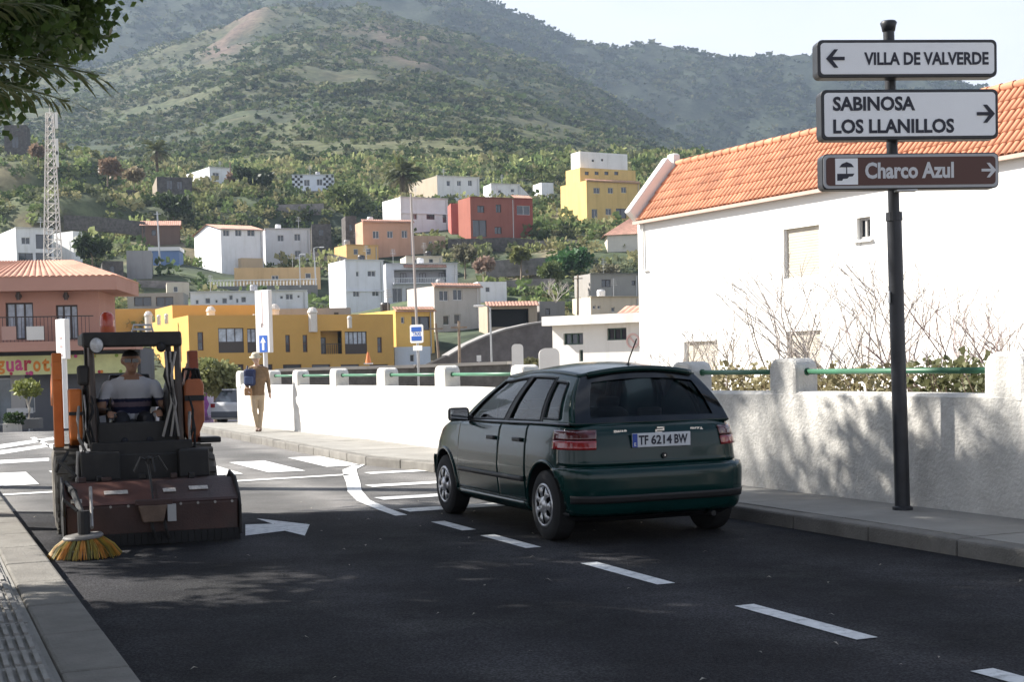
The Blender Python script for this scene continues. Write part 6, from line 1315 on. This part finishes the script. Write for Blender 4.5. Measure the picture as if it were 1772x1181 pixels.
# ------------------------------------------------------------------ people: one continuous skin grown round a posed skeleton
def person_mesh(name, bones, mats, region, voxel=.011):
    """bones: (p0, p1, r0, r1[, flat]); a capsule each, fused by a voxel remesh into one surface"""
    b = bmesh.new()
    for bn in bones:
        p0, p1, r0, r1 = Vector(bn[0]), Vector(bn[1]), bn[2], bn[3]; sx, sy = bn[4] if len(bn) > 4 else (1, 1)
        d = p1 - p0; L_ = max(d.length, 1e-4); q = d.to_track_quat('Z', 'Y').to_matrix().to_4x4() if L_ > 1e-3 else Matrix()
        if len(bn) > 4: q = Matrix()          # torso pieces stay aligned with x / y
        prof = []
        for i in range(5): a_ = math.pi / 2 * i / 4; prof.append((r0 * math.sin(a_), -r0 * math.cos(a_)))
        for i in range(5): a_ = math.pi / 2 * i / 4; prof.append((r1 * math.cos(a_), L_ + r1 * math.sin(a_)))
        n = 14; M_ = Matrix.Translation(p0) @ q; rows_ = []
        for r_, z_ in prof: rows_.append([b.verts.new(M_ @ Vector((r_ * math.cos(2 * math.pi * k / n) * sx + (d.x * z_ / L_ if len(bn) > 4 else 0), r_ * math.sin(2 * math.pi * k / n) * sy + (d.y * z_ / L_ if len(bn) > 4 else 0), z_ if len(bn) <= 4 else z_))) for k in range(n)])
        for i in range(len(rows_) - 1):
            for k in range(n): b.faces.new((rows_[i][k], rows_[i][(k + 1) % n], rows_[i + 1][(k + 1) % n], rows_[i + 1][k]))
    bmesh.ops.remove_doubles(b, verts=b.verts, dist=1e-5); me = bpy.data.meshes.new('raw'); b.to_mesh(me); b.free()
    t = bpy.data.objects.new('raw', me); col.objects.link(t); m1 = t.modifiers.new('r', 'REMESH'); m1.mode = 'VOXEL'; m1.voxel_size = voxel; m2 = t.modifiers.new('s', 'SMOOTH'); m2.iterations = 3; m2.factor = .5
    bpy.context.view_layer.update(); out = bpy.data.meshes.new_from_object(t.evaluated_get(bpy.context.evaluated_depsgraph_get())); bpy.data.objects.remove(t); out.name = name
    for m_ in mats: out.materials.append(m_)
    for p_ in out.polygons: p_.material_index = region(p_.center)
    out.polygons.foreach_set('use_smooth', [True] * len(out.polygons)); return out
def hand(bones, wrist, d, side, up, s=1.):
    """palm and five fingers, slightly curled"""
    w, d, side, up = Vector(wrist), Vector(d).normalized(), Vector(side).normalized(), Vector(up).normalized()
    bones.append((w, w + d * .07 * s, .026 * s, .030 * s))
    for k, (o_, l_) in enumerate(((-.028, .062), (-.010, .074), (.010, .070), (.027, .055))):
        b0 = w + d * .075 * s + side * o_ * s; b1 = b0 + (d - up * .25).normalized() * l_ * .5 * s; b2 = b1 + (d - up * .9).normalized() * l_ * .5 * s; bones.append((b0, b1, .0095 * s, .009 * s)); bones.append((b1, b2, .009 * s, .0075 * s))
    b0 = w + d * .02 * s - side * .026 * s; b1 = b0 + (d * .6 - side * .8).normalized() * .04 * s; bones.append((b0, b1, .012 * s, .0105 * s)); bones.append((b1, b1 + (d - side * .2).normalized() * .03 * s, .0105 * s, .009 * s))
def head_bones(bones, c, fwd, s=1.):
    """skull, jaw, nose, ears around centre c, facing fwd"""
    c, f = Vector(c), Vector(fwd).normalized(); sd_ = f.cross(Vector((0, 0, 1))).normalized(); u = Vector((0, 0, 1))
    bones += [(c + u * .03 * s - f * .012 * s, c + u * .035 * s - f * .012 * s, .093 * s, .09 * s), (c + f * .02 * s + u * .0, c - u * .065 * s + f * .035 * s, .072 * s, .052 * s), (c + f * .092 * s + u * .01 * s, c + f * .108 * s - u * .022 * s, .009 * s, .014 * s)]
    for k in (-1, 1): bones.append((c + sd_ * k * .083 * s - u * .015 * s, c + sd_ * k * .088 * s + u * .02 * s, .012 * s, .016 * s))
    bones.append((c + f * .083 * s - u * .062 * s + sd_ * .018 * s, c + f * .083 * s - u * .062 * s - sd_ * .018 * s, .010 * s, .010 * s))
skin_m = mat('skin', (.36, .20, .13), .55, .12, 6.); skin2 = mat('fair_skin', (.50, .32, .24), .55, .1, 6.)

# pedestrian walking along the far pavement, seen half from behind, head bowed
pq = gz(447, 748, .125); ped = empty('person', pq, 0); B = []
hip = .86
B += [((.0, 0, .80), (.01, .0, .98), .145, .15, (1.05, .8)), ((.01, 0, .98), (.015, .02, 1.16), .145, .155, (1.1, .8)), ((.015, .02, 1.16), (.0, .05, 1.30), .16, .13, (1.25, .8)), ((-.12, .04, 1.34), (.13, .04, 1.34), .065, .065), ((0, .05, 1.36), (-.01, .07, 1.46), .055, .05)]
B += [((-.075, 0, .82), (-.06, -.03, .46), .088, .062), ((-.06, -.03, .46), (-.02, .04, .09), .058, .040), ((-.02, .05, .05), (-.01, -.10, .035), .042, .034), ((.075, 0, .82), (.065, .05, .46), .088, .060), ((.065, .05, .46), (.035, .02, .09), .056, .040), ((.035, .03, .05), (.05, -.12, .035), .042, .034)]
B += [((.19, .04, 1.32), (.235, .03, 1.06), .058, .047), ((.235, .03, 1.06), (.27, -.03, .83), .044, .034), ((-.18, .04, 1.32), (-.23, .0, 1.08), .058, .047), ((-.23, .0, 1.08), (-.17, -.13, .93), .044, .034)]
hand(B, (.272, -.035, .82), (.08, -.12, -1), (0, 1, 0), (-1, 0, 0)); hand(B, (-.165, -.135, .925), (.35, -.6, -.6), (.8, .5, 0), (0, .3, 1))
hc = Vector((-.02, .045, 1.545)); head_bones(B, hc, (.55, -.75, -.25))
coat = mat('brown_jacket', (.21, .135, .075), .85, .2, 9.); trous = mat('beige_trousers', (.42, .33, .23), .85, .12, 7.); shoe = mat('brown_shoe', (.14, .09, .07), .7); hair = mat('grey_blond_hair', (.55, .47, .34), .8, .2, 30.)
def reg(c):
    if c.z < .085: return 2
    if c.z < .78: return 1 if abs(c.x) < .16 else (3 if c.z < .83 else 0)
    if c.z > 1.40: return 4 if (c - hc).dot(Vector((.55, -.75, -.3)).normalized()) < .035 and c.z > 1.49 else 3
    if (abs(c.x) > .2 and c.z < .83) or (c.y < -.12 and c.z < .95 and c.x < -.08): return 3
    return 0
link('body', person_mesh('person_body', B, [coat, trous, shoe, skin2, hair], reg), None, ped)
hat = MB(); hat.lathe([(0, .10), (.06, .095), (.088, .06), (.095, .015), (.135, .005), (.135, -.002), (.09, .0)], 20, Matrix.Translation(hc + Vector((0, 0, .045))) @ Matrix.Rotation(R(12), 4, 'X')); hat.build('sun_hat', mat('straw_hat', (.55, .48, .36), .85, .15, 20.), ped, smooth=True)
bag = MB(); bag.box((-.13, -.07, 1.16), (.25, .17, .36)); bg_ = bag.build('backpack', mat('navy_nylon', (.018, .028, .085), .6, .3, 12.), None, bevel=.05); bg_.location = pq; bg_.rotation_euler = (0, 0, 0)
MB().box((-.14, -.165, 1.10), (.19, .05, .17)).build('front_pocket', mat('blue_nylon', (.05, .075, .16), .6), bg_, bevel=.025)
for x in (-.2, -.06): MB().path([(x, -.02, 1.33), (x + .0, .05, 1.40), (x, .13, 1.30), (x, .13, 1.1)], .018, 5).build('strap', mat('navy_strap', (.012, .018, .05), .7), bg_)
MB().path([(-.13, -.10, 1.33), (-.13, -.13, 1.38), (-.13, -.16, 1.33)], .01, 5).build('grab_loop', black_m, bg_)
tag(bg_, 'dark blue backpack worn by the pedestrian', 'backpack')
wb_ = MB(); wb_.box((-.16, -.17, .86), (.16, .08, .16)); w_ = wb_.build('shoulder_bag', mat('tan_leather', (.30, .16, .07), .6, .2, 10.), None, bevel=.025); w_.location = pq; MB().path([(-.22, -.16, .93), (-.2, -.08, 1.15), (-.12, .04, 1.40)], .008, 4).build('strap', mat('tan_leather', (.3, .16, .07)), w_); tag(w_, 'small tan bag held at the pedestrian\'s hip', 'bag')
for o_ in (ped, bg_, w_): o_.rotation_euler = (0, 0, 0)
tag(ped, 'pedestrian in brown jacket, beige trousers and sun hat walking by the wall', 'person')

# ------------------------------------------------------------------ compact loader with sweeper bucket (forward = -y, front face of the bucket at y = 0)
la = .33; LP0 = gz(268, 944); ld = empty('sweeper_loader', (LP0.x, LP0.y, 0), la); ld.scale = (.87, 1, 1)
org = mat('orange_paint', (.62, .17, .03), .45, .18, 3., stain=(.22, .09, .04), stain_amt=.7, stain_scale=3., spec=.4); rust = mat('faded_red_steel', (.05, .022, .018), .55, .45, 2.5, stain=(.05, .035, .03), stain_amt=.8, stain_scale=2.2, bump=.2, bscale=60.); mblk = mat('machine_black', (.016, .015, .015), .6, .4, 4., stain=(.05, .045, .04), stain_amt=.5, stain_scale=3.)
dred = mat('dark_orange_steel', (.30, .07, .03), .55, .3, 3., stain=(.08, .04, .03), stain_amt=.7, stain_scale=3.); bare = mat('worn_steel', (.34, .32, .30), .5, .3, 6., metal=.5)
X0, X1 = -.80, .80
hd = MB().prism([(.02, .07), (.0, .10), (.0, .345), (.03, .365), (.38, .50), (.80, .50), (.80, .10)], X0, X1, 'x').build('bucket_housing', rust, ld, bevel=.015)
MB().prism([(.0, .352), (.02, .372), (.40, .512), (.40, .503), (.02, .362)], X0 - .01, .02, 'x').build('bucket_lid', mat('lid_red', (.12, .048, .036), .5, .3, 3., stain=(.09, .06, .05), stain_amt=.7, stain_scale=3.), hd)
MB().prism([(.0, .352), (.02, .372), (.40, .512), (.40, .503), (.02, .362)], .05, X1 + .005, 'x').build('bucket_lid', rust, hd)
for x, w, y0 in ((-.70, .10, .05), (-.33, .22, .18), (.17, .12, .18), (.45, .18, .20)): z_ = .372 + (y0 - .02) * .368 + .008; MB().box((x, y0, z_), (w, .07, .004), rx=R(20)).build('worn_label', mat('worn_label', (.50, .46, .42), .7, .4, 30.), hd)
for x in (X0 - .015, X1 + .015):
    MB().prism([(-.03, .06), (-.035, .30), (.02, .40), (.25, .53), (.60, .56), (.84, .45), (.84, .06)], x - .012, x + .012, 'x').build('side_plate', mblk, hd, bevel=.008)
for k in range(26): MB().box((lerp(X0 + .02, X1 - .02, k / 25), -.004, .06), (.058, .014, .10)).build('rubber_flap', rubber_m, hd)
MB().box((.0, -.035, .36), (.34, .09, .05)).build('latch_bar', rust, hd, bevel=.01); MB().prism([(-.15, .34), (.12, .34), (.08, .20), (-.11, .20)], -.10, -.01, 'y').build('hitch_plate', mat('hitch_brown', (.13, .085, .06), .6, .4, 8.), hd, bevel=.008); MB().box((.16, -.06, .27), (.08, .05, .14)).build('white_tag', mat('dull_tag', (.4, .4, .4), .6), hd)
for x in (-.03, .09): MB().path([(x, -.05, .22), (x + .01, -.07, .14), (x + .04, -.05, .06)], .017, 6).build('chain', mblk, hd)
MB().path([(-.02, .22, .66), (-.01, .12, .54), (.0, .02, .38)], .011, 6).build('control_rod', mblk, ld); b = MB(); b.lathe([(.0, 0), (.03, 0), (.035, .05), (0, .07)], 10, Matrix.Translation((-.01, .24, .66)));
for k in range(5): a_ = k * 1.25; b.path([(-.01, .24, .68), (-.01 + .09 * math.cos(a_), .24 + .06 * math.sin(a_), .72), (-.01 + .17 * math.cos(a_), .24 + .1 * math.sin(a_), .60)], .012, 5)
b.build('hose_manifold', mblk, ld)
# quick-attach uprights (weights) and front frame
for x0, x1 in ((-.62, -.24), (.34, .64)): MB().box(((x0 + x1) / 2, .92, .62), (x1 - x0, .30, .25)).build('frame_block', mblk, ld, bevel=.015)
for x in (-.66, -.57): MB().tube((x, .82, .48), (x + .02, .84, .76), .018, n=8).build('grab_rod', bare, ld)
MB().box((.0, 1.02, .62), (1.0, .08, .40)).build('front_panel', mblk, ld, bevel=.01); MB().box((0, 1.12, .78), (.95, .25, .05)).build('step_plate', mblk, ld, bevel=.01)
# chassis and wheels
MB().box((0, 1.85, .52), (.86, 1.75, .42)).build('chassis', mblk, ld, bevel=.03)
tp = [(.14, -.12), (.30, -.13), (.36, -.10), (.375, -.05), (.375, .05), (.36, .10), (.30, .13), (.14, .12)]
lug = MB()
for x, sg in ((-.74, -1), (.62, 1)):
    for y in (1.28, 2.25):
        w = empty('wheel', (x, y, .375)); w.parent = ld; w.rotation_euler = (0, sg * math.pi / 2, 0); t_ = MB().lathe(tp, 32)
        for k in range(18):
            a_ = k * 2 * math.pi / 18
            for s_ in (-1, 1): t_.box((.372 * math.cos(a_ + s_ * .06), .372 * math.sin(a_ + s_ * .06), s_ * .055), (.035, .05, .11), rz=a_)
        t_.build('tyre', mat('dusty_rubber', (.11, .10, .085), .9, .5, 6.), w); MB().lathe([(0, .06), (.08, .07), (.13, .04), (.16, .09)], 24).build('rim', dred, w)
# cab: posts, roof, screens, seat
for x in (-.47, .40):
    MB().path([(x, 1.12, .70), (x, 1.14, 1.2), (x, 1.20, 1.72)], .035, 6).build('cab_post', mat('cab_post_brown', (.055, .04, .033), .5, .3, 5.), ld); MB().box((x, 2.05, 1.22), (.06, .08, 1.0)).build('cab_post', mblk, ld, bevel=.01)
MB().prism([(1.08, 1.66), (1.06, 1.72), (1.10, 1.80), (2.1, 1.80), (2.1, 1.70), (1.14, 1.68)], -.56, .44, 'x').build('cab_roof', mblk, ld, bevel=.02)
MB().box((-.06, 1.07, 1.735), (.98, .05, .13)).build('roof_visor', mblk, ld, bevel=.015)
for x in (-.50, .38): MB().box((x, 1.62, 1.05), (.03, .85, .55)).build('side_screen', mblk, ld)
lamp_l = mat('lamp_lens', (.50, .51, .53), .12, .3, 30., spec=.9)
for x, z_, r_, nm in ((-.42, 1.685, .07, 1), (.22, 1.66, .045, 0)):
    M_ = Matrix.Translation((x, 1.02, z_)) @ Matrix.Rotation(R(90), 4, 'X'); o_ = MB().lathe([(0, -.06), (r_ * .8, -.05), (r_ * 1.05, 0), (r_ * 1.05, .02), (r_ * .95, .022)], 20, M_).build('work_lamp', mblk, ld, smooth=True); MB().lathe([(0, .03), (r_ * .6, .026), (r_ * .95, .016)], 20, M_).build('lens', lamp_l if nm else mblk, o_, smooth=True)
MB().lathe([(0, 0), (.075, 0), (.075, .05), (.07, .06)], 18, Matrix.Translation((-.29, 1.3, 1.80))).build('beacon_base', mat('beacon_red_base', (.5, .10, .03), .5), ld); MB().lathe([(.072, .05), (.075, .10), (.065, .16), (.04, .185), (0, .19)], 18, Matrix.Translation((-.29, 1.3, 1.80))).build('beacon', mat('beacon_lens', (.45, .05, .02), .2, spec=.7), ld, smooth=True)
b = MB(); b.box((.07, 1.35, 1.83), (.20, .05, .02)); b.path([(-.04, 1.35, 1.80), (-.02, 1.35, 1.87), (.16, 1.35, 1.87), (.18, 1.35, 1.80)], .01, 5); b.build('roof_bracket', steel_m, ld)
MB().box((-.03, 1.80, .95), (.46, .42, .10)).build('seat', black_m, ld, bevel=.03); MB().box((-.03, 2.0, 1.2), (.44, .08, .45)).build('seat_back', black_m, ld, bevel=.03)
MB().box((0, 2.08, 1.15), (.86, .04, .1)).build('rear_rail', mblk, ld)
MB().box((0, 1.20, .84), (.86, .06, .30)).build('dark_filler_panel', mblk, ld, bevel=.015); MB().prism([(.25, .80), (.47, .80), (.47, 1.30), (.36, 1.38), (.29, 1.2)], 1.30, 1.95, 'y').build('control_console', mblk, ld, bevel=.02)  # black front panel added to darken the cab below the driver
MB().prism([(-.55, .80), (-.38, .80), (-.40, 1.10), (-.48, 1.32), (-.55, 1.34)], 1.34, 1.95, 'y').build('control_console', mblk, ld, bevel=.02)
rz_ = random.Random(12)
for k in range(9):
    x_ = rz_.choice((-.52, -.58, .46, .52)) + rz_.uniform(-.03, .03); z_ = rz_.uniform(.8, 1.3); MB().path([(x_, 1.16, z_), (x_ + rz_.uniform(-.06, .06), 1.08, z_ - .12), (x_ + rz_.uniform(-.08, .08), 1.05, z_ - .28), (x_ * .9, 1.12, .72)], rz_.uniform(.009, .017), 6).build('hose', rubber_m if k % 3 else bare, ld)
for k in range(6): MB().box((rz_.uniform(-.7, .7), rz_.uniform(.45, .75), .525), (rz_.uniform(.05, .16), rz_.uniform(.05, .1), rz_.uniform(.03, .07)), rz=rz_.uniform(-.3, .3)).build('bracket', mblk if k % 2 else rust, hd, bevel=.006)
for k in range(10): MB().tube((lerp(-.72, .74, k / 9), .012, .335), (lerp(-.72, .74, k / 9), -.012, .335), .013, n=6).build('bolt', bare, hd)
MB().box((0, 1.45, .86), (.84, .10, .24)).build('seat_pan', black_m, ld, bevel=.02)
# lift arms (orange), uprights and tank
for x, m_ in ((-.80, org), (.60, dred)):
    MB().box((x, 1.55, 1.20), (.10, .16, .86), rx=R(0)).build('lift_arm_upright', m_, ld, bevel=.012)
    MB().prism([(1.45, 1.55), (2.55, 1.35), (2.75, 1.22), (2.7, 1.12), (2.5, 1.2), (1.45, 1.38)], x - .05, x + .05, 'x').build('lift_arm', m_, ld, bevel=.01)
    MB().prism([(1.45, .80), (1.62, .80), (1.20, .52), (.9, .5), (.9, .62), (1.1, .64)], x * .82 - .05, x * .82 + .05, 'x').build('lift_arm_link', mblk, ld, bevel=.01)
MB().prism([(1.22, .85), (1.42, .78), (1.62, .85), (1.62, 1.30), (1.22, 1.30)], -.70, -.57, 'x').build('tower_cover', org, ld, bevel=.02); MB().box((-.635, 1.20, 1.08), (.14, .05, .03)).build('cover_band', mblk, ld)
tank = MB().prism([(.50, .80), (.60, .84), (.67, .98), (.67, 1.32), (.64, 1.37), (.49, 1.37), (.46, 1.30), (.46, .86)], 1.22, 1.60, 'y').build('hydraulic_tank', mat('tank_orange', (.42, .12, .04), .5, .3, 3., stain=(.1, .05, .03), stain_amt=.7, stain_scale=3.), ld, bevel=.02); MB().box((.565, 1.212, 1.19), (.20, .02, .05)).build('strap', mblk, tank)
for k in range(3): MB().path([(.44 + k * .05, 1.25, 1.34), (.46 + k * .06, 1.2, 1.46), (.55 + k * .03, 1.22, 1.45), (.58 + k * .03, 1.25, 1.35)], .016, 6).build('hose', rubber_m, ld)
for k in range(5): rr_ = random.Random(k); MB().path([(.27 + k * .025, 1.10, 1.62), (.25 + rr_.uniform(-.03, .04) + k * .02, 1.07, 1.40), (.30 + rr_.uniform(-.03, .03) + k * .015, 1.08, 1.15), (.22 + k * .04, 1.1, .85)], .015, 6).build('hose', rubber_m if k % 2 else mat('pale_hose', (.3, .28, .26), .6), ld)
for x in (.22, -.30): MB().tube((x, 1.35, .80), (x + (.02 if x > 0 else -.02), 1.33, 1.06), .016, n=8).build('control_lever', mblk, ld); MB().lathe([(0, -.02), (.028, 0), (.03, .03), (0, .05)], 10, Matrix.Translation((x, 1.33, 1.07))).build('lever_knob', black_m, ld)
MB().box((.72, 1.3, .80), (.22, .2, .05)).build('side_step', mblk, ld, bevel=.01)
b = MB(); b.box((-.55, 1.18, 1.42), (.13, .06, .18)); b.build('mirror', mblk, ld, bevel=.04)
# side brush on its arm
bx_, by_ = -.66, -.48; br = MB(); b = MB()
sb = MB().lathe([(0, .178), (.165, .174), (.178, .162), (.178, .150), (.16, .14), (0, .14)], 28, Matrix.Translation((bx_, by_, 0)) @ Matrix.Rotation(R(-4), 4, 'Y')).build('side_brush', mat('brush_disc', (.17, .16, .15), .6, .3, 6.), ld)
r_ = random.Random(4)
for tone, m_ in ((0, mat('bristle_yellow', (.42, .30, .06), .6, .3, 9.)), (1, mat('bristle_orange', (.55, .25, .05), .6, .3, 9.)), (2, mat('bristle_olive', (.20, .18, .05), .6, .3, 9.))):
    for k in range(10):
        b = MB(); a_ = (k * 3 + tone) * 2 * math.pi / 30
        for j in range(16):
            aa = a_ + r_.uniform(-.07, .07); r1 = r_.uniform(.14, .168); r2 = r_.uniform(.26, .33); zb = r_.uniform(.004, .02); t_ = aa + r_.uniform(-.12, .12); b.path([(bx_ + r1 * math.cos(aa), by_ + r1 * math.sin(aa), .15), (bx_ + lerp(r1, r2, .6) * math.cos((aa + t_) / 2), by_ + lerp(r1, r2, .6) * math.sin((aa + t_) / 2), .09), (bx_ + r2 * math.cos(t_), by_ + r2 * math.sin(t_), zb)], .0035, 3)
        b.build('bristle_tuft', m_, sb, fix=False)
MB().tube((bx_, by_, .18), (bx_, by_, .36), .055, n=12).build('brush_motor', mblk, ld); MB().tube((bx_, by_, .30), (bx_ - .06, .1, .46), .03, n=8).build('brush_arm', mblk, ld); MB().tube((bx_ - .06, .1, .46), (-.78, .5, .50), .035, n=8).build('brush_arm', mblk, ld)
MB().tube((bx_ + .07, by_ + .04, .22), (bx_ + .09, .02, .50), .016, n=8).build('brush_strut', bare, ld)
MB().path([(bx_ - .05, by_, .36), (bx_ - .16, by_ + .1, .44), (bx_ - .16, by_ + .3, .30), (-.82, .2, .45)], .014, 6).build('hose', rubber_m, ld)
MB().path([(-.70, .0, .60), (-.84, .15, .72), (-.86, .45, .62), (-.74, .9, .75)], .016, 6).build('hose', rubber_m, ld)
tag(ld, 'small orange loader with rusty sweeper bucket and yellow side brush', 'sweeper')
# driver seated in the cab, facing forward
dr = empty('person', (LP0.x, LP0.y, 0), la); B = []; sx = -.03; sy = 1.72; LX = .87
B += [((sx, sy + .1, .98), (sx, sy + .06, 1.12), .15, .155, (1.1, .8)), ((sx, sy + .06, 1.12), (sx, sy + .02, 1.27), .155, .16, (1.2, .75)), ((sx - .14, sy + .02, 1.32), (sx + .14, sy + .02, 1.32), .068, .068), ((sx, sy + .02, 1.33), (sx, sy - .01, 1.44), .058, .052)]
for k in (-1, 1):
    B += [((sx + k * .09, sy + .05, 1.0), (sx + k * .12, sy - .36, 1.0), .085, .062), ((sx + k * .12, sy - .36, 1.0), (sx + k * .11, sy - .42, .86), .06, .05), ((sx + k * .11, sy - .42, .84), (sx + k * .11, sy - .54, .82), .045, .036)]
    el = Vector((sx + k * .30, sy - .07, 1.08)); wr = Vector((.19 if k > 0 else -.26, 1.37, 1.08)); B += [((sx + k * .21, sy + .01, 1.31), el, .058, .046), (el, wr, .042, .032)]
    hand(B, wr, (-k * .1, -1, -.25), (k, 0, 0), (0, -.2, 1), .95)
hc2 = Vector((sx, sy - .04, 1.535)); head_bones(B, hc2, (.1, -1, -.08), .95)
shirt = mat('light_grey_shirt', (.66, .67, .72), .85, .06, 9.); navy = mat('navy_stripe', (.025, .03, .075), .85); mauve = mat('mauve_stripe', (.20, .15, .19), .85); jeans = mat('dark_jeans', (.02, .022, .03), .9); dhair = mat('dark_hair', (.012, .010, .009), .7)
def reg2(c):
    if c.z > 1.40: return 5 if (c.z > hc2.z + .055 or (c.y > hc2.y + .03 and c.z > hc2.z - .03)) else 4
    if c.z > 1.37 and abs(c.x - sx) < .07: return 4
    arm = abs(c.x - sx) > .235 or (c.y < sy - .14 and c.z > 1.03 and abs(c.x - sx) > .16)
    if arm and (c.z < 1.17 or c.y < sy - .12): return 4
    if c.z < 1.0 or c.y < sy - .14: return 3
    if 1.165 < c.z < 1.195: return 1
    if 1.115 < c.z <= 1.165: return 2
    if 1.055 < c.z <= 1.115: return 1
    return 0
link('body', person_mesh('driver_body', B, [shirt, navy, mauve, jeans, skin_m, dhair], reg2), None, dr)
b = MB()
for k in (-1, 1): b.prism([(hc2.x + k * .034 - .03, hc2.z - .005), (hc2.x + k * .034 + .03, hc2.z - .005), (hc2.x + k * .034 + .028, hc2.z + .03), (hc2.x + k * .034 - .028, hc2.z + .03)], hc2.y - .105, hc2.y - .095, 'y'); b.tube((hc2.x + k * .064, hc2.y - .098, hc2.z + .015), (hc2.x + k * .088, hc2.y + .02, hc2.z + .012), .004, n=5)
b.build('sunglasses', mat('sunglass', (.006, .006, .007), .15, spec=.8), dr)
tag(dr, 'driver in striped grey shirt and sunglasses sitting in the loader cab', 'person')
